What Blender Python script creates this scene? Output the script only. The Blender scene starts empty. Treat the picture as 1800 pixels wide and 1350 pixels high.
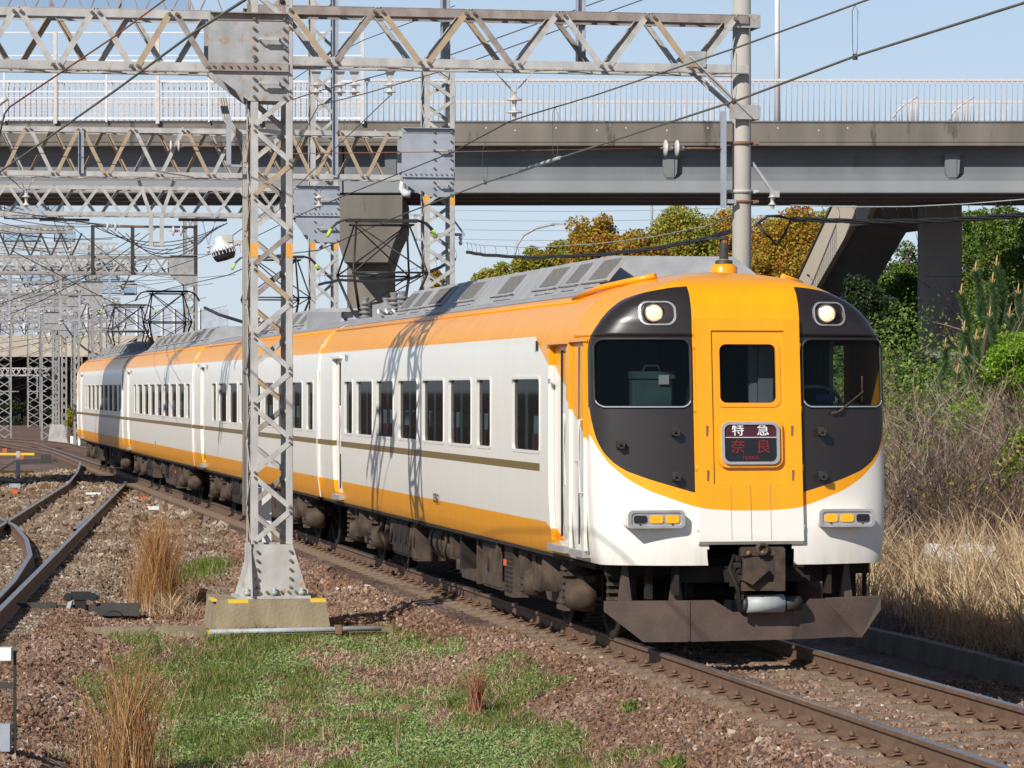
import bpy, bmesh, math, random
import numpy as np
from mathutils import Vector, Matrix
# ------------------------------------------------------------------ camera, sky, sun, exposure
F = 5900.0; H = 2.5; YH = 683.0            # focal length in photo pixels, eye height, horizon row
TH = math.radians(10.78)                   # heading of the main track
R = random.Random(7); NR = np.random.RandomState(11)
sc = bpy.context.scene
cam_d = bpy.data.cameras.new('camera'); cam = bpy.data.objects.new('camera', cam_d)
sc.collection.objects.link(cam); sc.camera = cam
cam_d.sensor_width = 36; cam_d.lens = F / 1800 * 36; cam_d.shift_y = 8 / 1800
cam_d.clip_start = .5; cam_d.clip_end = 6000
cam.location = (0, 0, H); cam.rotation_euler = (math.pi / 2, 0, 0)
SUN = Vector((-.444, -.711, .545)).normalized()
world = bpy.data.worlds.new('World'); sc.world = world; world.use_nodes = True
wn = world.node_tree; bg = wn.nodes['Background']
sky = wn.nodes.new('ShaderNodeTexSky'); sky.sky_type = 'NISHITA'; sky.sun_disc = False
sky.sun_elevation = math.radians(33); sky.sun_rotation = math.radians(212)
sky.air_density = 1.0; sky.dust_density = .12; sky.ozone_density = 5.0; sky.altitude = 50
tint = wn.nodes.new('ShaderNodeMix'); tint.data_type = 'RGBA'; tint.blend_type = 'MULTIPLY'; tint.inputs[0].default_value = 1; tint.inputs[7].default_value = (1.20, 1.10, 1.10, 1)
wn.links.new(sky.outputs[0], tint.inputs[6])
gco = wn.nodes.new('ShaderNodeTexCoord'); gsp = wn.nodes.new('ShaderNodeSeparateXYZ'); wn.links.new(gco.outputs['Generated'], gsp.inputs[0])      # pale haze towards the horizon, all the way round
gmr = wn.nodes.new('ShaderNodeMapRange'); gmr.inputs[1].default_value = 0; gmr.inputs[2].default_value = .45; gmr.inputs[3].default_value = .72; gmr.inputs[4].default_value = 0; wn.links.new(gsp.outputs[2], gmr.inputs[0])
hz = wn.nodes.new('ShaderNodeMix'); hz.data_type = 'RGBA'; wn.links.new(gmr.outputs[0], hz.inputs[0]); wn.links.new(tint.outputs[2], hz.inputs[6]); hz.inputs[7].default_value = (7.6, 9.2, 11.3, 1)
wn.links.new(hz.outputs[2], bg.inputs[0]); bg.inputs[1].default_value = .078
sd = bpy.data.lights.new('sun', 'SUN'); sd.energy = 5.0; sd.angle = math.radians(.5); sd.color = (1, .94, .86)
so = bpy.data.objects.new('sun', sd); sc.collection.objects.link(so)
so.rotation_euler = SUN.to_track_quat('Z', 'Y').to_euler()
sc.view_settings.view_transform = 'Standard'; sc.view_settings.look = 'None'
sc.view_settings.exposure = .06; sc.view_settings.gamma = 1; sc.view_settings.use_curve_mapping = False
sc.render.engine = 'CYCLES'
sc.cycles.max_bounces = 6; sc.cycles.transparent_max_bounces = 8

COL = sc.collection
# ------------------------------------------------------------------ helpers
def at(px, py, Y): return Vector(((px - 900) * Y / F, Y, H - (py - YH) * Y / F))
def gp(px, py, z=0):
    Y = F * (H - z) / (py - YH); return Vector(((px - 900) * Y / F, Y, z))
def tag(o, label=None, cat=None, group=None, kind=None):
    if label: o['label'] = label
    if cat: o['category'] = cat
    if group: o['group'] = group
    if kind: o['kind'] = kind
    return o
def empty(name, loc=(0, 0, 0), rz=0, label=None, cat=None, group=None, kind=None, parent=None):
    o = bpy.data.objects.new(name, None); COL.objects.link(o); o.location = loc; o.rotation_euler = (0, 0, rz)
    o.empty_display_size = .1
    if parent: o.parent = parent
    return tag(o, label, cat, group, kind)
def link(name, me, mats, parent=None, loc=None):
    if mats is not None and not me.materials:
        for m in (mats if isinstance(mats, (list, tuple)) else [mats]): me.materials.append(m)
    o = bpy.data.objects.new(name, me); COL.objects.link(o)
    if parent: o.parent = parent
    if loc is not None: o.location = loc
    return o
def children(o): return [c for c in bpy.data.objects if c.parent == o]
def copy_tree(o, parent=None, kids=None):
    c = o.copy(); COL.objects.link(c); c.parent = parent
    for ch in (kids[o.name] if kids and o.name in kids else list(o.children)): copy_tree(ch, c)
    return c
class MB:
    def __init__(s): s.v = []; s.f = []; s.m = []; s.sm = []
    def add(s, vs, fs, mi=0, smooth=False):
        b = len(s.v); s.v.extend([tuple(p) for p in vs])
        for f in fs: s.f.append([b + i for i in f]); s.m.append(mi); s.sm.append(smooth)
        return s
    def box(s, c, d, mi=0, rz=0, rx=0, ry=0, bev=0):
        x, y, z = d[0] / 2, d[1] / 2, d[2] / 2
        if bev:
            b = min(bev, x * .9, y * .9, z * .9); vs = []
            for sz in (-1, 1):
                for (ax, ay, az) in ((x - b, y - b, z), (x, y - b, z - b), (x - b, y, z - b)): pass
            vs = []; idx = {}
            for sx in (-1, 1):
                for sy in (-1, 1):
                    for sz in (-1, 1):
                        idx[(sx, sy, sz)] = len(vs)
                        vs += [(sx * x, sy * (y - b), sz * (z - b)), (sx * (x - b), sy * y, sz * (z - b)), (sx * (x - b), sy * (y - b), sz * z)]
            I = lambda a, k: idx[a] + k
            fs = []
            for k in (-1, 1):
                fs.append([I((k, -1, -1), 0), I((k, k, -1) if False else (k, 1, -1), 0), I((k, 1, 1), 0), I((k, -1, 1), 0)][::k])
                fs.append([I((-1, k, -1), 1), I((1, k, -1), 1), I((1, k, 1), 1), I((-1, k, 1), 1)][::-k])
                fs.append([I((-1, -1, k), 2), I((1, -1, k), 2), I((1, 1, k), 2), I((-1, 1, k), 2)][::k])
            for a in (-1, 1):
                for c2 in (-1, 1):
                    q = [I((a, c2, -1), 0), I((a, c2, 1), 0), I((a, c2, 1), 1), I((a, c2, -1), 1)]
                    fs.append(q[::-a * c2]); q = [I((a, -1, c2), 0), I((a, 1, c2), 0), I((a, 1, c2), 2), I((a, -1, c2), 2)]
                    fs.append(q[::a * c2]); q = [I((-1, a, c2), 1), I((1, a, c2), 1), I((1, a, c2), 2), I((-1, a, c2), 2)]
                    fs.append(q[::-a * c2])
                    for e in (-1, 1):
                        t = [I((a, c2, e), 0), I((a, c2, e), 1), I((a, c2, e), 2)]; fs.append(t[::a * c2 * e])
        else:
            vs = [(-x, -y, -z), (x, -y, -z), (x, y, -z), (-x, y, -z), (-x, -y, z), (x, -y, z), (x, y, z), (-x, y, z)]
            fs = [(0, 3, 2, 1), (4, 5, 6, 7), (0, 1, 5, 4), (1, 2, 6, 5), (2, 3, 7, 6), (3, 0, 4, 7)]
        if rz or rx or ry:
            M = Matrix.Rotation(rz, 3, 'Z') @ Matrix.Rotation(ry, 3, 'Y') @ Matrix.Rotation(rx, 3, 'X')
            vs = [M @ Vector(v) for v in vs]
        return s.add([(v[0] + c[0], v[1] + c[1], v[2] + c[2]) for v in vs], fs, mi)
    def b2(s, x0, x1, y0, y1, z0, z1, mi=0, bev=0):
        return s.box(((x0 + x1) / 2, (y0 + y1) / 2, (z0 + z1) / 2), (abs(x1 - x0), abs(y1 - y0), abs(z1 - z0)), mi, bev=bev)
    def bar(s, p0, p1, w, h, mi=0, up=(0, 0, 1)):
        p0 = Vector(p0); p1 = Vector(p1); d = (p1 - p0); d.normalize(); u = Vector(up)
        a = d.cross(u)
        if a.length < 1e-4: a = d.cross(Vector((0, 1, 0)))
        a.normalize(); b = a.cross(d)
        vs = []
        for p in (p0, p1):
            for (i, j) in ((-1, -1), (1, -1), (1, 1), (-1, 1)): vs.append(p + a * i * w / 2 + b * j * h / 2)
        return s.add(vs, [(0, 1, 2, 3), (7, 6, 5, 4), (0, 4, 5, 1), (1, 5, 6, 2), (2, 6, 7, 3), (3, 7, 4, 0)], mi)
    def angle(s, p0, p1, w, t, mi=0, n=(0, -1, 0), flip=1):      # L section, one leg in the plane normal to n
        p0 = Vector(p0); p1 = Vector(p1); d = (p1 - p0).normalized(); n = Vector(n).normalized()
        a = d.cross(n).normalized() * flip
        pr = [(-w / 2, 0), (w / 2, 0), (w / 2, -t), (-w / 2 + t, -t), (-w / 2 + t, -w), (-w / 2, -w)]
        vs = [p + a * i + n * j for p in (p0, p1) for (i, j) in pr]
        fs = [(0, 1, 2, 3), (0, 3, 4, 5), (9, 8, 7, 6), (11, 10, 9, 6)] + [(i, i + 6, (i + 1) % 6 + 6, (i + 1) % 6) for i in range(6)]
        return s.add(vs, fs, mi)
    def tube(s, pts, r, n=6, mi=0, cap=True, smooth=True):
        pts = [Vector(p) for p in pts]; k = len(pts); rr = r if isinstance(r, (list, tuple)) else [r] * k
        ref = Vector((0, 0, 1)); vs = []
        for i, p in enumerate(pts):
            d = (pts[min(i + 1, k - 1)] - pts[max(i - 1, 0)]).normalized()
            a = d.cross(ref)
            if a.length < .05: a = d.cross(Vector((0, 1, 0)))
            a.normalize(); b = a.cross(d)
            for j in range(n):
                t = 2 * math.pi * j / n; vs.append(p + a * math.cos(t) * rr[i] + b * math.sin(t) * rr[i])
        fs = [(i * n + j, i * n + (j + 1) % n, (i + 1) * n + (j + 1) % n, (i + 1) * n + j) for i in range(k - 1) for j in range(n)]
        s.add(vs, fs, mi, smooth)
        if cap: s.add([], []); b = len(s.v) - n * k; s.f.append([b + j for j in range(n)][::-1]); s.m.append(mi); s.sm.append(False); s.f.append([b + (k - 1) * n + j for j in range(n)]); s.m.append(mi); s.sm.append(False)
        return s
    def cyl(s, p0, p1, r, n=12, mi=0, r2=None): return s.tube([p0, p1], [r, r if r2 is None else r2], n, mi)
    def lathe(s, c, prof, n=14, axis='Z', mi=0):
        vs = []; k = len(prof)
        for (r, h) in prof:
            for j in range(n):
                t = 2 * math.pi * j / n; x, y = r * math.cos(t), r * math.sin(t)
                v = (x, y, h) if axis == 'Z' else ((h, x, y) if axis == 'X' else (x, h, y))
                vs.append((c[0] + v[0], c[1] + v[1], c[2] + v[2]))
        fs = [(i * n + j, i * n + (j + 1) % n, (i + 1) * n + (j + 1) % n, (i + 1) * n + j) for i in range(k - 1) for j in range(n)]
        if axis == 'Y': fs = [f[::-1] for f in fs]
        return s.add(vs, fs, mi, True)
    def prism(s, poly, d0, d1, plane='XZ', mi=0):               # poly in the plane, extruded along the third axis
        def P(a, b, d): return (a, d, b) if plane == 'XZ' else ((a, b, d) if plane == 'XY' else (d, a, b))
        n = len(poly); vs = [P(a, b, d0) for a, b in poly] + [P(a, b, d1) for a, b in poly]
        s.add(vs, [list(range(n))[::-1], list(range(n, 2 * n))] + [(i, (i + 1) % n, (i + 1) % n + n, i + n) for i in range(n)], mi)
        return s
    def build(s, name, mats, parent=None, loc=None, fix=True):
        me = bpy.data.meshes.new(name); me.from_pydata(s.v, [], s.f)
        for m in (mats if isinstance(mats, (list, tuple)) else [mats]): me.materials.append(m)
        me.polygons.foreach_set('material_index', s.m); me.polygons.foreach_set('use_smooth', s.sm)
        if fix and len(s.f) < 60000:
            bm = bmesh.new(); bm.from_mesh(me); bmesh.ops.recalc_face_normals(bm, faces=bm.faces); bm.to_mesh(me); bm.free()
        me.update(); return link(name, me, None, parent, loc)
def npmesh(name, V, Fc, mats, parent=None, smooth=False, mi=None):
    me = bpy.data.meshes.new(name); n = len(V); k = Fc.shape[1]; m = len(Fc)
    me.vertices.add(n); me.vertices.foreach_set('co', np.asarray(V, np.float32).ravel())
    me.loops.add(m * k); me.loops.foreach_set('vertex_index', np.asarray(Fc, np.int32).ravel())
    me.polygons.add(m); me.polygons.foreach_set('loop_start', np.arange(m, dtype=np.int32) * k)
    me.polygons.foreach_set('loop_total', np.full(m, k, np.int32))
    for q in (mats if isinstance(mats, (list, tuple)) else [mats]): me.materials.append(q)
    if mi is not None: me.polygons.foreach_set('material_index', np.asarray(mi, np.int32))
    me.polygons.foreach_set('use_smooth', np.full(m, smooth)); me.update(calc_edges=True)
    return link(name, me, None, parent)
def rrect(x0, x1, z0, z1, r, n=5):
    P = []
    for (cx, cz, a) in ((x1 - r, z1 - r, 0), (x0 + r, z1 - r, 90), (x0 + r, z0 + r, 180), (x1 - r, z0 + r, 270)):
        for i in range(n + 1):
            t = math.radians(a + 90 * i / n); P.append((cx + r * math.cos(t), cz + r * math.sin(t)))
    return P
def vnoise(x, y, seed=0):                                     # smooth value noise in 0..1
    x = np.asarray(x, float); y = np.asarray(y, float)
    xi = np.floor(x).astype(int); yi = np.floor(y).astype(int); fx = x - xi; fy = y - yi
    fx = fx * fx * (3 - 2 * fx); fy = fy * fy * (3 - 2 * fy)
    def h(a, b):
        n = (a * 374761393 + b * 668265263 + seed * 144665) & 0x7fffffff
        n = ((n ^ (n >> 13)) * 1274126177) & 0x7fffffff
        return ((n ^ (n >> 16)) & 0xffff) / 65535.0
    return (h(xi, yi) * (1 - fx) + h(xi + 1, yi) * fx) * (1 - fy) + (h(xi, yi + 1) * (1 - fx) + h(xi + 1, yi + 1) * fx) * fy
# ------------------------------------------------------------------ materials
def newmat(name):
    m = bpy.data.materials.new(name); m.use_nodes = True; nt = m.node_tree
    return m, nt, nt.nodes, nt.links, nt.nodes['Principled BSDF']
def rgba(c): return (c[0], c[1], c[2], 1)
def ramp(N, stops, interp='LINEAR'):
    r = N.new('ShaderNodeValToRGB'); r.color_ramp.interpolation = interp
    e = r.color_ramp.elements
    while len(e) < len(stops): e.new(.5)
    for i, (p, c) in enumerate(stops): e[i].position = p; e[i].color = rgba(c) if isinstance(c, (tuple, list)) else (c, c, c, 1)
    return r
def mk(name, c1, c2=None, scale=6, rough=.6, metal=0, bump=0, bscale=30, streak=1.0, rust=None, rustamt=.6, detail=5, spec=.5, island=0, wave=None):
    m, nt, N, L, b = newmat(name); b.inputs['Roughness'].default_value = rough; b.inputs['Metallic'].default_value = metal
    b.inputs['Specular IOR Level'].default_value = spec
    tc = N.new('ShaderNodeTexCoord'); mp = N.new('ShaderNodeMapping'); mp.inputs['Scale'].default_value = (1, 1, streak)
    L.new(tc.outputs['Object'], mp.inputs['Vector'])
    c2 = c2 or tuple(x * .75 for x in c1)
    n1 = N.new('ShaderNodeTexNoise'); n1.inputs['Scale'].default_value = scale; n1.inputs['Detail'].default_value = detail
    L.new(mp.outputs[0], n1.inputs['Vector']); r = ramp(N, [(.3, c1), (.7, c2)]); L.new(n1.outputs[0], r.inputs[0]); col = r.outputs[0]
    if rust:
        n2 = N.new('ShaderNodeTexNoise'); n2.inputs['Scale'].default_value = scale * 1.7; n2.inputs['Detail'].default_value = 8; n2.inputs['Roughness'].default_value = .7
        L.new(mp.outputs[0], n2.inputs['Vector']); r2 = ramp(N, [(rustamt, 0.0), (rustamt + .08, 1.0)]); L.new(n2.outputs[0], r2.inputs[0])
        mx = N.new('ShaderNodeMix'); mx.data_type = 'RGBA'; L.new(r2.outputs[0], mx.inputs[0]); L.new(col, mx.inputs[6]); mx.inputs[7].default_value = rgba(rust); col = mx.outputs[2]
    if island:
        g = N.new('ShaderNodeNewGeometry'); mr = N.new('ShaderNodeMapRange'); mr.inputs[3].default_value = 1 - island; mr.inputs[4].default_value = 1 + island
        L.new(g.outputs['Random Per Island'], mr.inputs[0]); mx = N.new('ShaderNodeMix'); mx.data_type = 'RGBA'; mx.blend_type = 'MULTIPLY'; mx.inputs[0].default_value = 1
        L.new(col, mx.inputs[6]); L.new(mr.outputs[0], mx.inputs[7]); col = mx.outputs[2]
    L.new(col, b.inputs['Base Color'])
    if bump:
        n3 = N.new('ShaderNodeTexNoise'); n3.inputs['Scale'].default_value = bscale; n3.inputs['Detail'].default_value = 6; L.new(tc.outputs['Object'], n3.inputs['Vector'])
        bp = N.new('ShaderNodeBump'); bp.inputs['Strength'].default_value = bump; bp.inputs['Distance'].default_value = .02
        L.new(n3.outputs[0], bp.inputs['Height']); L.new(bp.outputs[0], b.inputs['Normal'])
    return m
def islandmat(name, stops, rough=.85, trans=0, spec=.3, nscale=None, nc=None):   # every loose piece takes a colour of its own
    m, nt, N, L, b = newmat(name); b.inputs['Roughness'].default_value = rough; b.inputs['Specular IOR Level'].default_value = spec
    g = N.new('ShaderNodeNewGeometry'); r = ramp(N, stops); L.new(g.outputs['Random Per Island'], r.inputs[0]); col = r.outputs[0]
    if nscale:
        tc = N.new('ShaderNodeTexCoord'); n = N.new('ShaderNodeTexNoise'); n.inputs['Scale'].default_value = nscale; L.new(tc.outputs['Object'], n.inputs['Vector'])
        r2 = ramp(N, [(.42, 0.0), (.6, 1.0)]); L.new(n.outputs[0], r2.inputs[0]); mx = N.new('ShaderNodeMix'); mx.data_type = 'RGBA'; mx.blend_type = 'MULTIPLY'
        L.new(r2.outputs[0], mx.inputs[0]); L.new(col, mx.inputs[6]); mx.inputs[7].default_value = rgba(nc); col = mx.outputs[2]
    L.new(col, b.inputs['Base Color'])
    if trans:
        t = N.new('ShaderNodeBsdfTranslucent'); L.new(col, t.inputs[0]); mx = N.new('ShaderNodeMixShader'); mx.inputs[0].default_value = trans
        L.new(b.outputs[0], mx.inputs[1]); L.new(t.outputs[0], mx.inputs[2]); L.new(mx.outputs[0], N['Material Output'].inputs[0])
    return m
def emis(name, col, st, base=(.8, .8, .8)):
    m, nt, N, L, b = newmat(name); b.inputs['Base Color'].default_value = rgba(base); b.inputs['Emission Color'].default_value = rgba(col); b.inputs['Emission Strength'].default_value = st
    b.inputs['Roughness'].default_value = .3; return m
def glass(name, tint=(.25, .3, .3), mixv=.65):
    m, nt, N, L, b = newmat(name); b.inputs['Base Color'].default_value = (.004, .008, .009, 1); b.inputs['Roughness'].default_value = .04; b.inputs['Specular IOR Level'].default_value = .22
    t = N.new('ShaderNodeBsdfTransparent'); t.inputs[0].default_value = rgba(tint); mx = N.new('ShaderNodeMixShader'); mx.inputs[0].default_value = mixv
    L.new(t.outputs[0], mx.inputs[1]); L.new(b.outputs[0], mx.inputs[2]); L.new(mx.outputs[0], N['Material Output'].inputs[0]); return m
RUST = (.20, .09, .04)
M = dict(
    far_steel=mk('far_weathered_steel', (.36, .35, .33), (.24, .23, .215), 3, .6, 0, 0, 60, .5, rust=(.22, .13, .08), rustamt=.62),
    steel=mk('galvanised_steel', (.52, .505, .47), (.33, .325, .31), 5, .55, .0, .15, 60, .5, rust=(.36, .21, .11), rustamt=.60),
    steel_grey=mk('blue_grey_steel', (.36, .39, .43), (.28, .30, .34), 3, .5, 0, .1, 50, rust=(.30, .20, .13), rustamt=.68),
    steel_dark=mk('dark_steel', (.065, .06, .055), (.038, .035, .032), 8, .6, .2, .2),
    rusty=mk('rusty_steel', (.26, .15, .09), (.17, .09, .05), 9, .8, 0, .3, 60),
    beam_brown=mk('weathered_brown_steel', (.20, .15, .12), (.33, .30, .27), 6, .65, 0, .2, 60, .6),
    gusset=mk('stained_zinc_plate', (.40, .40, .39), (.28, .29, .29), 5, .55, 0, .15, 40, .8, rust=(.36, .22, .12), rustamt=.565, detail=6),
    bolt=mk('bolt_brown', (.20, .14, .09), (.12, .08, .06), 20, .7),
    tan_steel=mk('tan_stained_steel', (.44, .33, .21), (.33, .25, .17), 6, .65, 0, .15, 60, .5, rust=(.30, .14, .06), rustamt=.62),
    orange_band=mk('orange_band_paint', (.80, .36, .05), (.6, .3, .08), 10, .6),
    orange=mk('orange_train_paint', (.88, .34, .008), (.85, .32, .008), 2, .28),
    white=mk('ivory_train_paint', (.76, .74, .67), (.72, .70, .64), 2, .3),
    roofgrey=mk('roof_grey_paint', (.34, .35, .36), (.27, .28, .29), 3, .7, 0, .25, 40, rust=(.22, .21, .20), rustamt=.62),
    acgrey=mk('cover_grey_paint', (.37, .375, .37), (.28, .285, .285), 4, .6, 0, .1, 50, .6, rust=(.27, .26, .25), rustamt=.64),
    grille=mk('vent_grille', (.24, .23, .22), (.16, .155, .15), 20, .7, .2),
    black=mk('black_rubber', (.02, .02, .02), (.012, .012, .012), 10, .6),
    charcoal=mk('charcoal_paint', (.035, .032, .033), (.03, .028, .029), 3, .22),
    silver=mk('silver_trim', (.62, .61, .58), (.5, .49, .47), 12, .35, .6),
    tan=mk('dusty_underframe', (.10, .066, .042), (.034, .023, .015), 7, .85, 0, .2, 40),
    tandark=mk('dark_underframe', (.022, .016, .012), (.009, .007, .005), 7, .85, 0, .2, 40),  # darker underframe copy, deep shade beneath the car put into its colour
    plough=mk('rusty_plough_steel', (.125, .085, .065), (.075, .055, .045), 4, .6, .2, .15, 40, rust=(.22, .10, .06), rustamt=.66),
    rail_side=mk('rusty_rail_side', (.17, .095, .055), (.11, .065, .04), 6, .75, 0, .2, 50),
    rail_top=mk('polished_rail_head', (.46, .45, .46), (.34, .32, .31), 6, .3, .85),
    sleeper=mk('dusty_concrete_sleeper', (.27, .20, .135), (.17, .115, .075), 7, .9, 0, .5, 40),
    wood=mk('weathered_timber_sleeper', (.16, .10, .065), (.09, .06, .04), 10, .9, 0, .5, 40),
    concrete=mk('concrete', (.40, .36, .29), (.28, .25, .20), 2.5, .85, 0, .25, 30, .4, rust=(.17, .14, .10), rustamt=.62),
    concrete_base=mk('foundation_concrete', (.34, .28, .18), (.19, .155, .095), 3, .9, 0, .5, 25, .35, rust=(.13, .10, .065), rustamt=.58),
    pole=mk('spun_concrete_pole', (.44, .41, .36), (.34, .32, .28), 3, .8, 0, .1, 60, .25),
    lit_flange_strip=mk('lit_flange_concrete', (.27, .28, .285), (.22, .23, .235), .8, .85, 0, .1, 20, .5),  # paler girder concrete, light on the lower flange put into the colour
    girder=mk('shaded_girder_concrete', (.185, .195, .205), (.13, .138, .145), .8, .85, 0, .1, 20, .5, rust=(.10, .10, .10), rustamt=.64),  # darkened concrete, shade on the girder web put into the colour
    fascia=mk('stained_fascia_concrete', (.215, .19, .155), (.12, .108, .09), 1.3, .9, 0, .2, 20, .18, rust=(.08, .072, .063), rustamt=.57),
    pierm=mk('pier_concrete', (.24, .235, .23), (.18, .178, .175), .8, .85, 0, .15, 20, .5),
    tancon=mk('tan_concrete', (.50, .44, .35), (.40, .35, .27), .5, .9, 0, 0, 30, .2),
    fence=mk('pale_fence_paint', (.62, .58, .56), (.5, .46, .44), 10, .6),
    white_steel=mk('white_steel_post', (.72, .72, .72), (.6, .6, .6), 3, .5),
    wire=mk('dark_wire', (.09, .09, .075), (.05, .05, .04), 10, .6, .3),
    wire_rust=mk('rusty_wire', (.26, .10, .05), (.16, .06, .03), 10, .7),
    wire_green=mk('patina_wire', (.20, .21, .16), (.12, .13, .09), 10, .5, .4),
    cable=mk('black_cable', (.018, .018, .018), (.01, .01, .01), 10, .5),
    porcelain=mk('insulator_porcelain', (.62, .60, .56), (.46, .44, .41), 8, .25),
    yellow=mk('yellow_paint', (.80, .52, .03), (.7, .46, .05), 15, .7),
    red_orange=mk('orange_marker', (.75, .14, .03), (.6, .11, .03), 10, .5),
    pano=mk('pantograph_dark', (.045, .042, .04), (.03, .028, .026), 8, .55, .3),
    pipe=mk('grey_pipe', (.40, .43, .43), (.30, .32, .32), 6, .5),
    earth=mk('bare_earth', (.20, .14, .09), (.13, .09, .055), 3, .95, 0, .5, 30),
    teal=mk('teal_curtain', (.08, .19, .19), (.05, .12, .12), 5, .8),
    seat=mk('seat_cloth', (.28, .07, .09), (.2, .06, .08), 8, .9),
    headrest=mk('white_headrest_cover', (.5, .6, .62), (.42, .5, .52), 8, .9),
    interior=mk('dark_interior', (.03, .035, .035), (.02, .022, .022), 4, .8),
    bag=mk('teal_leather', (.10, .17, .18), (.07, .12, .13), 8, .35),
    paper=mk('white_paper', (.75, .76, .76), (.7, .7, .7), 8, .6),
    blue=mk('blue_plastic', (.02, .08, .42), (.02, .06, .36), 8, .4),
    lime=mk('lime_horn_tip', (.42, .60, .06), (.36, .52, .06), 8, .5),
    bark=mk('bark', (.11, .08, .055), (.06, .045, .03), 14, .95, 0, .4, 40),
    glass=glass('carriage_glass', (.46, .60, .62), .36),
    cabglass=glass('cab_glass', (.66, .72, .71), .34),
    maroon=mk('maroon_sign', (.075, .012, .018), (.06, .01, .015), 5, .4),
    led_black=mk('sign_black', (.012, .012, .013), (.01, .01, .01), 5, .3),
    led_red=emis('led_red', (.6, .03, .025), .13, (.16, .012, .012)),
    sign_white=mk('sign_white', (.8, .8, .78), (.75, .75, .73), 5, .4),
    lamp_warm=emis('headlamp_lit', (1, .80, .45), .55, (.85, .75, .5)),
    lamp_amber=emis('amber_lamp_lit', (1, .42, .01), .48, (.62, .28, .01)),
    lamp_dark=mk('dark_lamp_lens', (.03, .02, .02), (.02, .015, .015), 6, .15),
    reflector=mk('headlamp_bowl', (.55, .38, .25), (.45, .3, .2), 6, .3, .5),
    net=glass('blue_net', (.78, .85, .93), .12),
    farglass=mk('far_noise_barrier', (.42, .47, .53), (.33, .37, .42), 3, .5),
)
# ------------------------------------------------------------------ terrain
def cmain(Y):                                                  # centre line of the train's track
    Y = np.asarray(Y, float); return 8.257 - .1904 * Y - .006 * np.maximum(Y - 150, 0) ** 2
T2Y = [0, 20, 38, 62, 88, 100, 114, 134, 157, 200, 300]; T2X = [-3.2, -5.0, -6.56, -8.65, -10.9, -12.2, -13.9, -17.6, -23.2, -38, -90]
def c2(Y): return np.interp(Y, T2Y, T2X)
def height(X, Y):
    X = np.asarray(X, float); Y = np.asarray(Y, float)
    v = (X - cmain(Y)) * .982; w = (X - c2(Y)) * .995
    base = -.52 + .06 * (vnoise(X * .7, Y * .5, 3) - .5) + .035 * (vnoise(X * 2.3, Y * 1.9, 5) - .5)
    base = base + .17 * np.clip((Y - 33) / 4.5, 0, 1) + .06 * np.clip((Y - 44) / 20, 0, 1)
    def bed(a, l, r):                                           # flat bed with shoulders
        s = np.interp(a, [-9, -l - 1.05, -l, r, r + .8, 9], [-1, -.56, -.205, -.205, -.52, -1])
        return s + .02 * (vnoise(X * 9, Y * 9, 8) - .5) * (np.abs(a) > 1.0)
    z = np.maximum(base, np.maximum(bed(v, 1.45, 1.4), bed(w, 1.6, 1.55)))
    z = z - .006 * (np.abs(v) < 1.2)
    z = np.where(v > 1.4, np.interp(v, [1.4, 1.9, 2.9, 4.6], [-.205, -.42, -.80, -.82]) + .02 * (vnoise(X * 9, Y * 9, 8) - .5), z)
    vs_ = (X - 8.257 + .1904 * Y) * .982; bank = np.interp(np.where(X > -9, vs_, np.minimum(vs_, 3)), [4.45, 4.6, 6.5, 10, 16, 30, 700], [-.8, -.52, -.22, 1.0, 2.8, 4.5, 6]) + .25 * (vnoise(X * .6, Y * .4, 9) - .5) * (v > 4)
    z = np.where((vs_ > 4.5) & (X > -9), bank, z)
    return z
xs = np.concatenate([-np.geomspace(900, 16, 26), np.arange(-15.6, -9, .3), np.arange(-9, 6, .11), np.arange(6, 12, .4), np.geomspace(12.5, 900, 28)])
ys = np.concatenate([np.arange(2, 22, 2.), np.arange(22, 62, .16), np.arange(62, 120, .6), np.geomspace(121, 3500, 40)])
GX, GY = np.meshgrid(xs, ys); GZ = height(GX, GY)
nx, ny = len(xs), len(ys)
ii = (np.arange(ny - 1)[:, None] * nx + np.arange(nx - 1)[None, :]).ravel()
def ground_mat():
    m, nt, N, L, b = newmat('ballast_and_earth'); b.inputs['Roughness'].default_value = .95; b.inputs['Specular IOR Level'].default_value = .2
    tc = N.new('ShaderNodeTexCoord'); v = N.new('ShaderNodeTexVoronoi'); v.inputs['Scale'].default_value = 17; L.new(tc.outputs['Object'], v.inputs['Vector'])
    r = ramp(N, [(0, (.15, .085, .06)), (.35, (.24, .155, .115)), (.6, (.17, .12, .105)), (.85, (.30, .22, .17)), (1, (.20, .16, .15))])
    sp = N.new('ShaderNodeSeparateColor'); L.new(v.outputs['Color'], sp.inputs[0]); L.new(sp.outputs[0], r.inputs[0])
    n = N.new('ShaderNodeTexNoise'); n.inputs['Scale'].default_value = .5; n.inputs['Detail'].default_value = 6; L.new(tc.outputs['Object'], n.inputs['Vector'])
    r2 = ramp(N, [(.35, (.55, .5, .46)), (.65, (1, 1, 1))]); L.new(n.outputs[0], r2.inputs[0])
    mx = N.new('ShaderNodeMix'); mx.data_type = 'RGBA'; mx.blend_type = 'MULTIPLY'; mx.inputs[0].default_value = 1; L.new(r.outputs[0], mx.inputs[6]); L.new(r2.outputs[0], mx.inputs[7])
    L.new(mx.outputs[2], b.inputs['Base Color'])
    bp = N.new('ShaderNodeBump'); bp.inputs['Distance'].default_value = .04; bp.inputs['Strength'].default_value = .9; bp.invert = True
    L.new(v.outputs['Distance'], bp.inputs['Height']); L.new(bp.outputs[0], b.inputs['Normal']); return m
M['ground'] = ground_mat()
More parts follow.
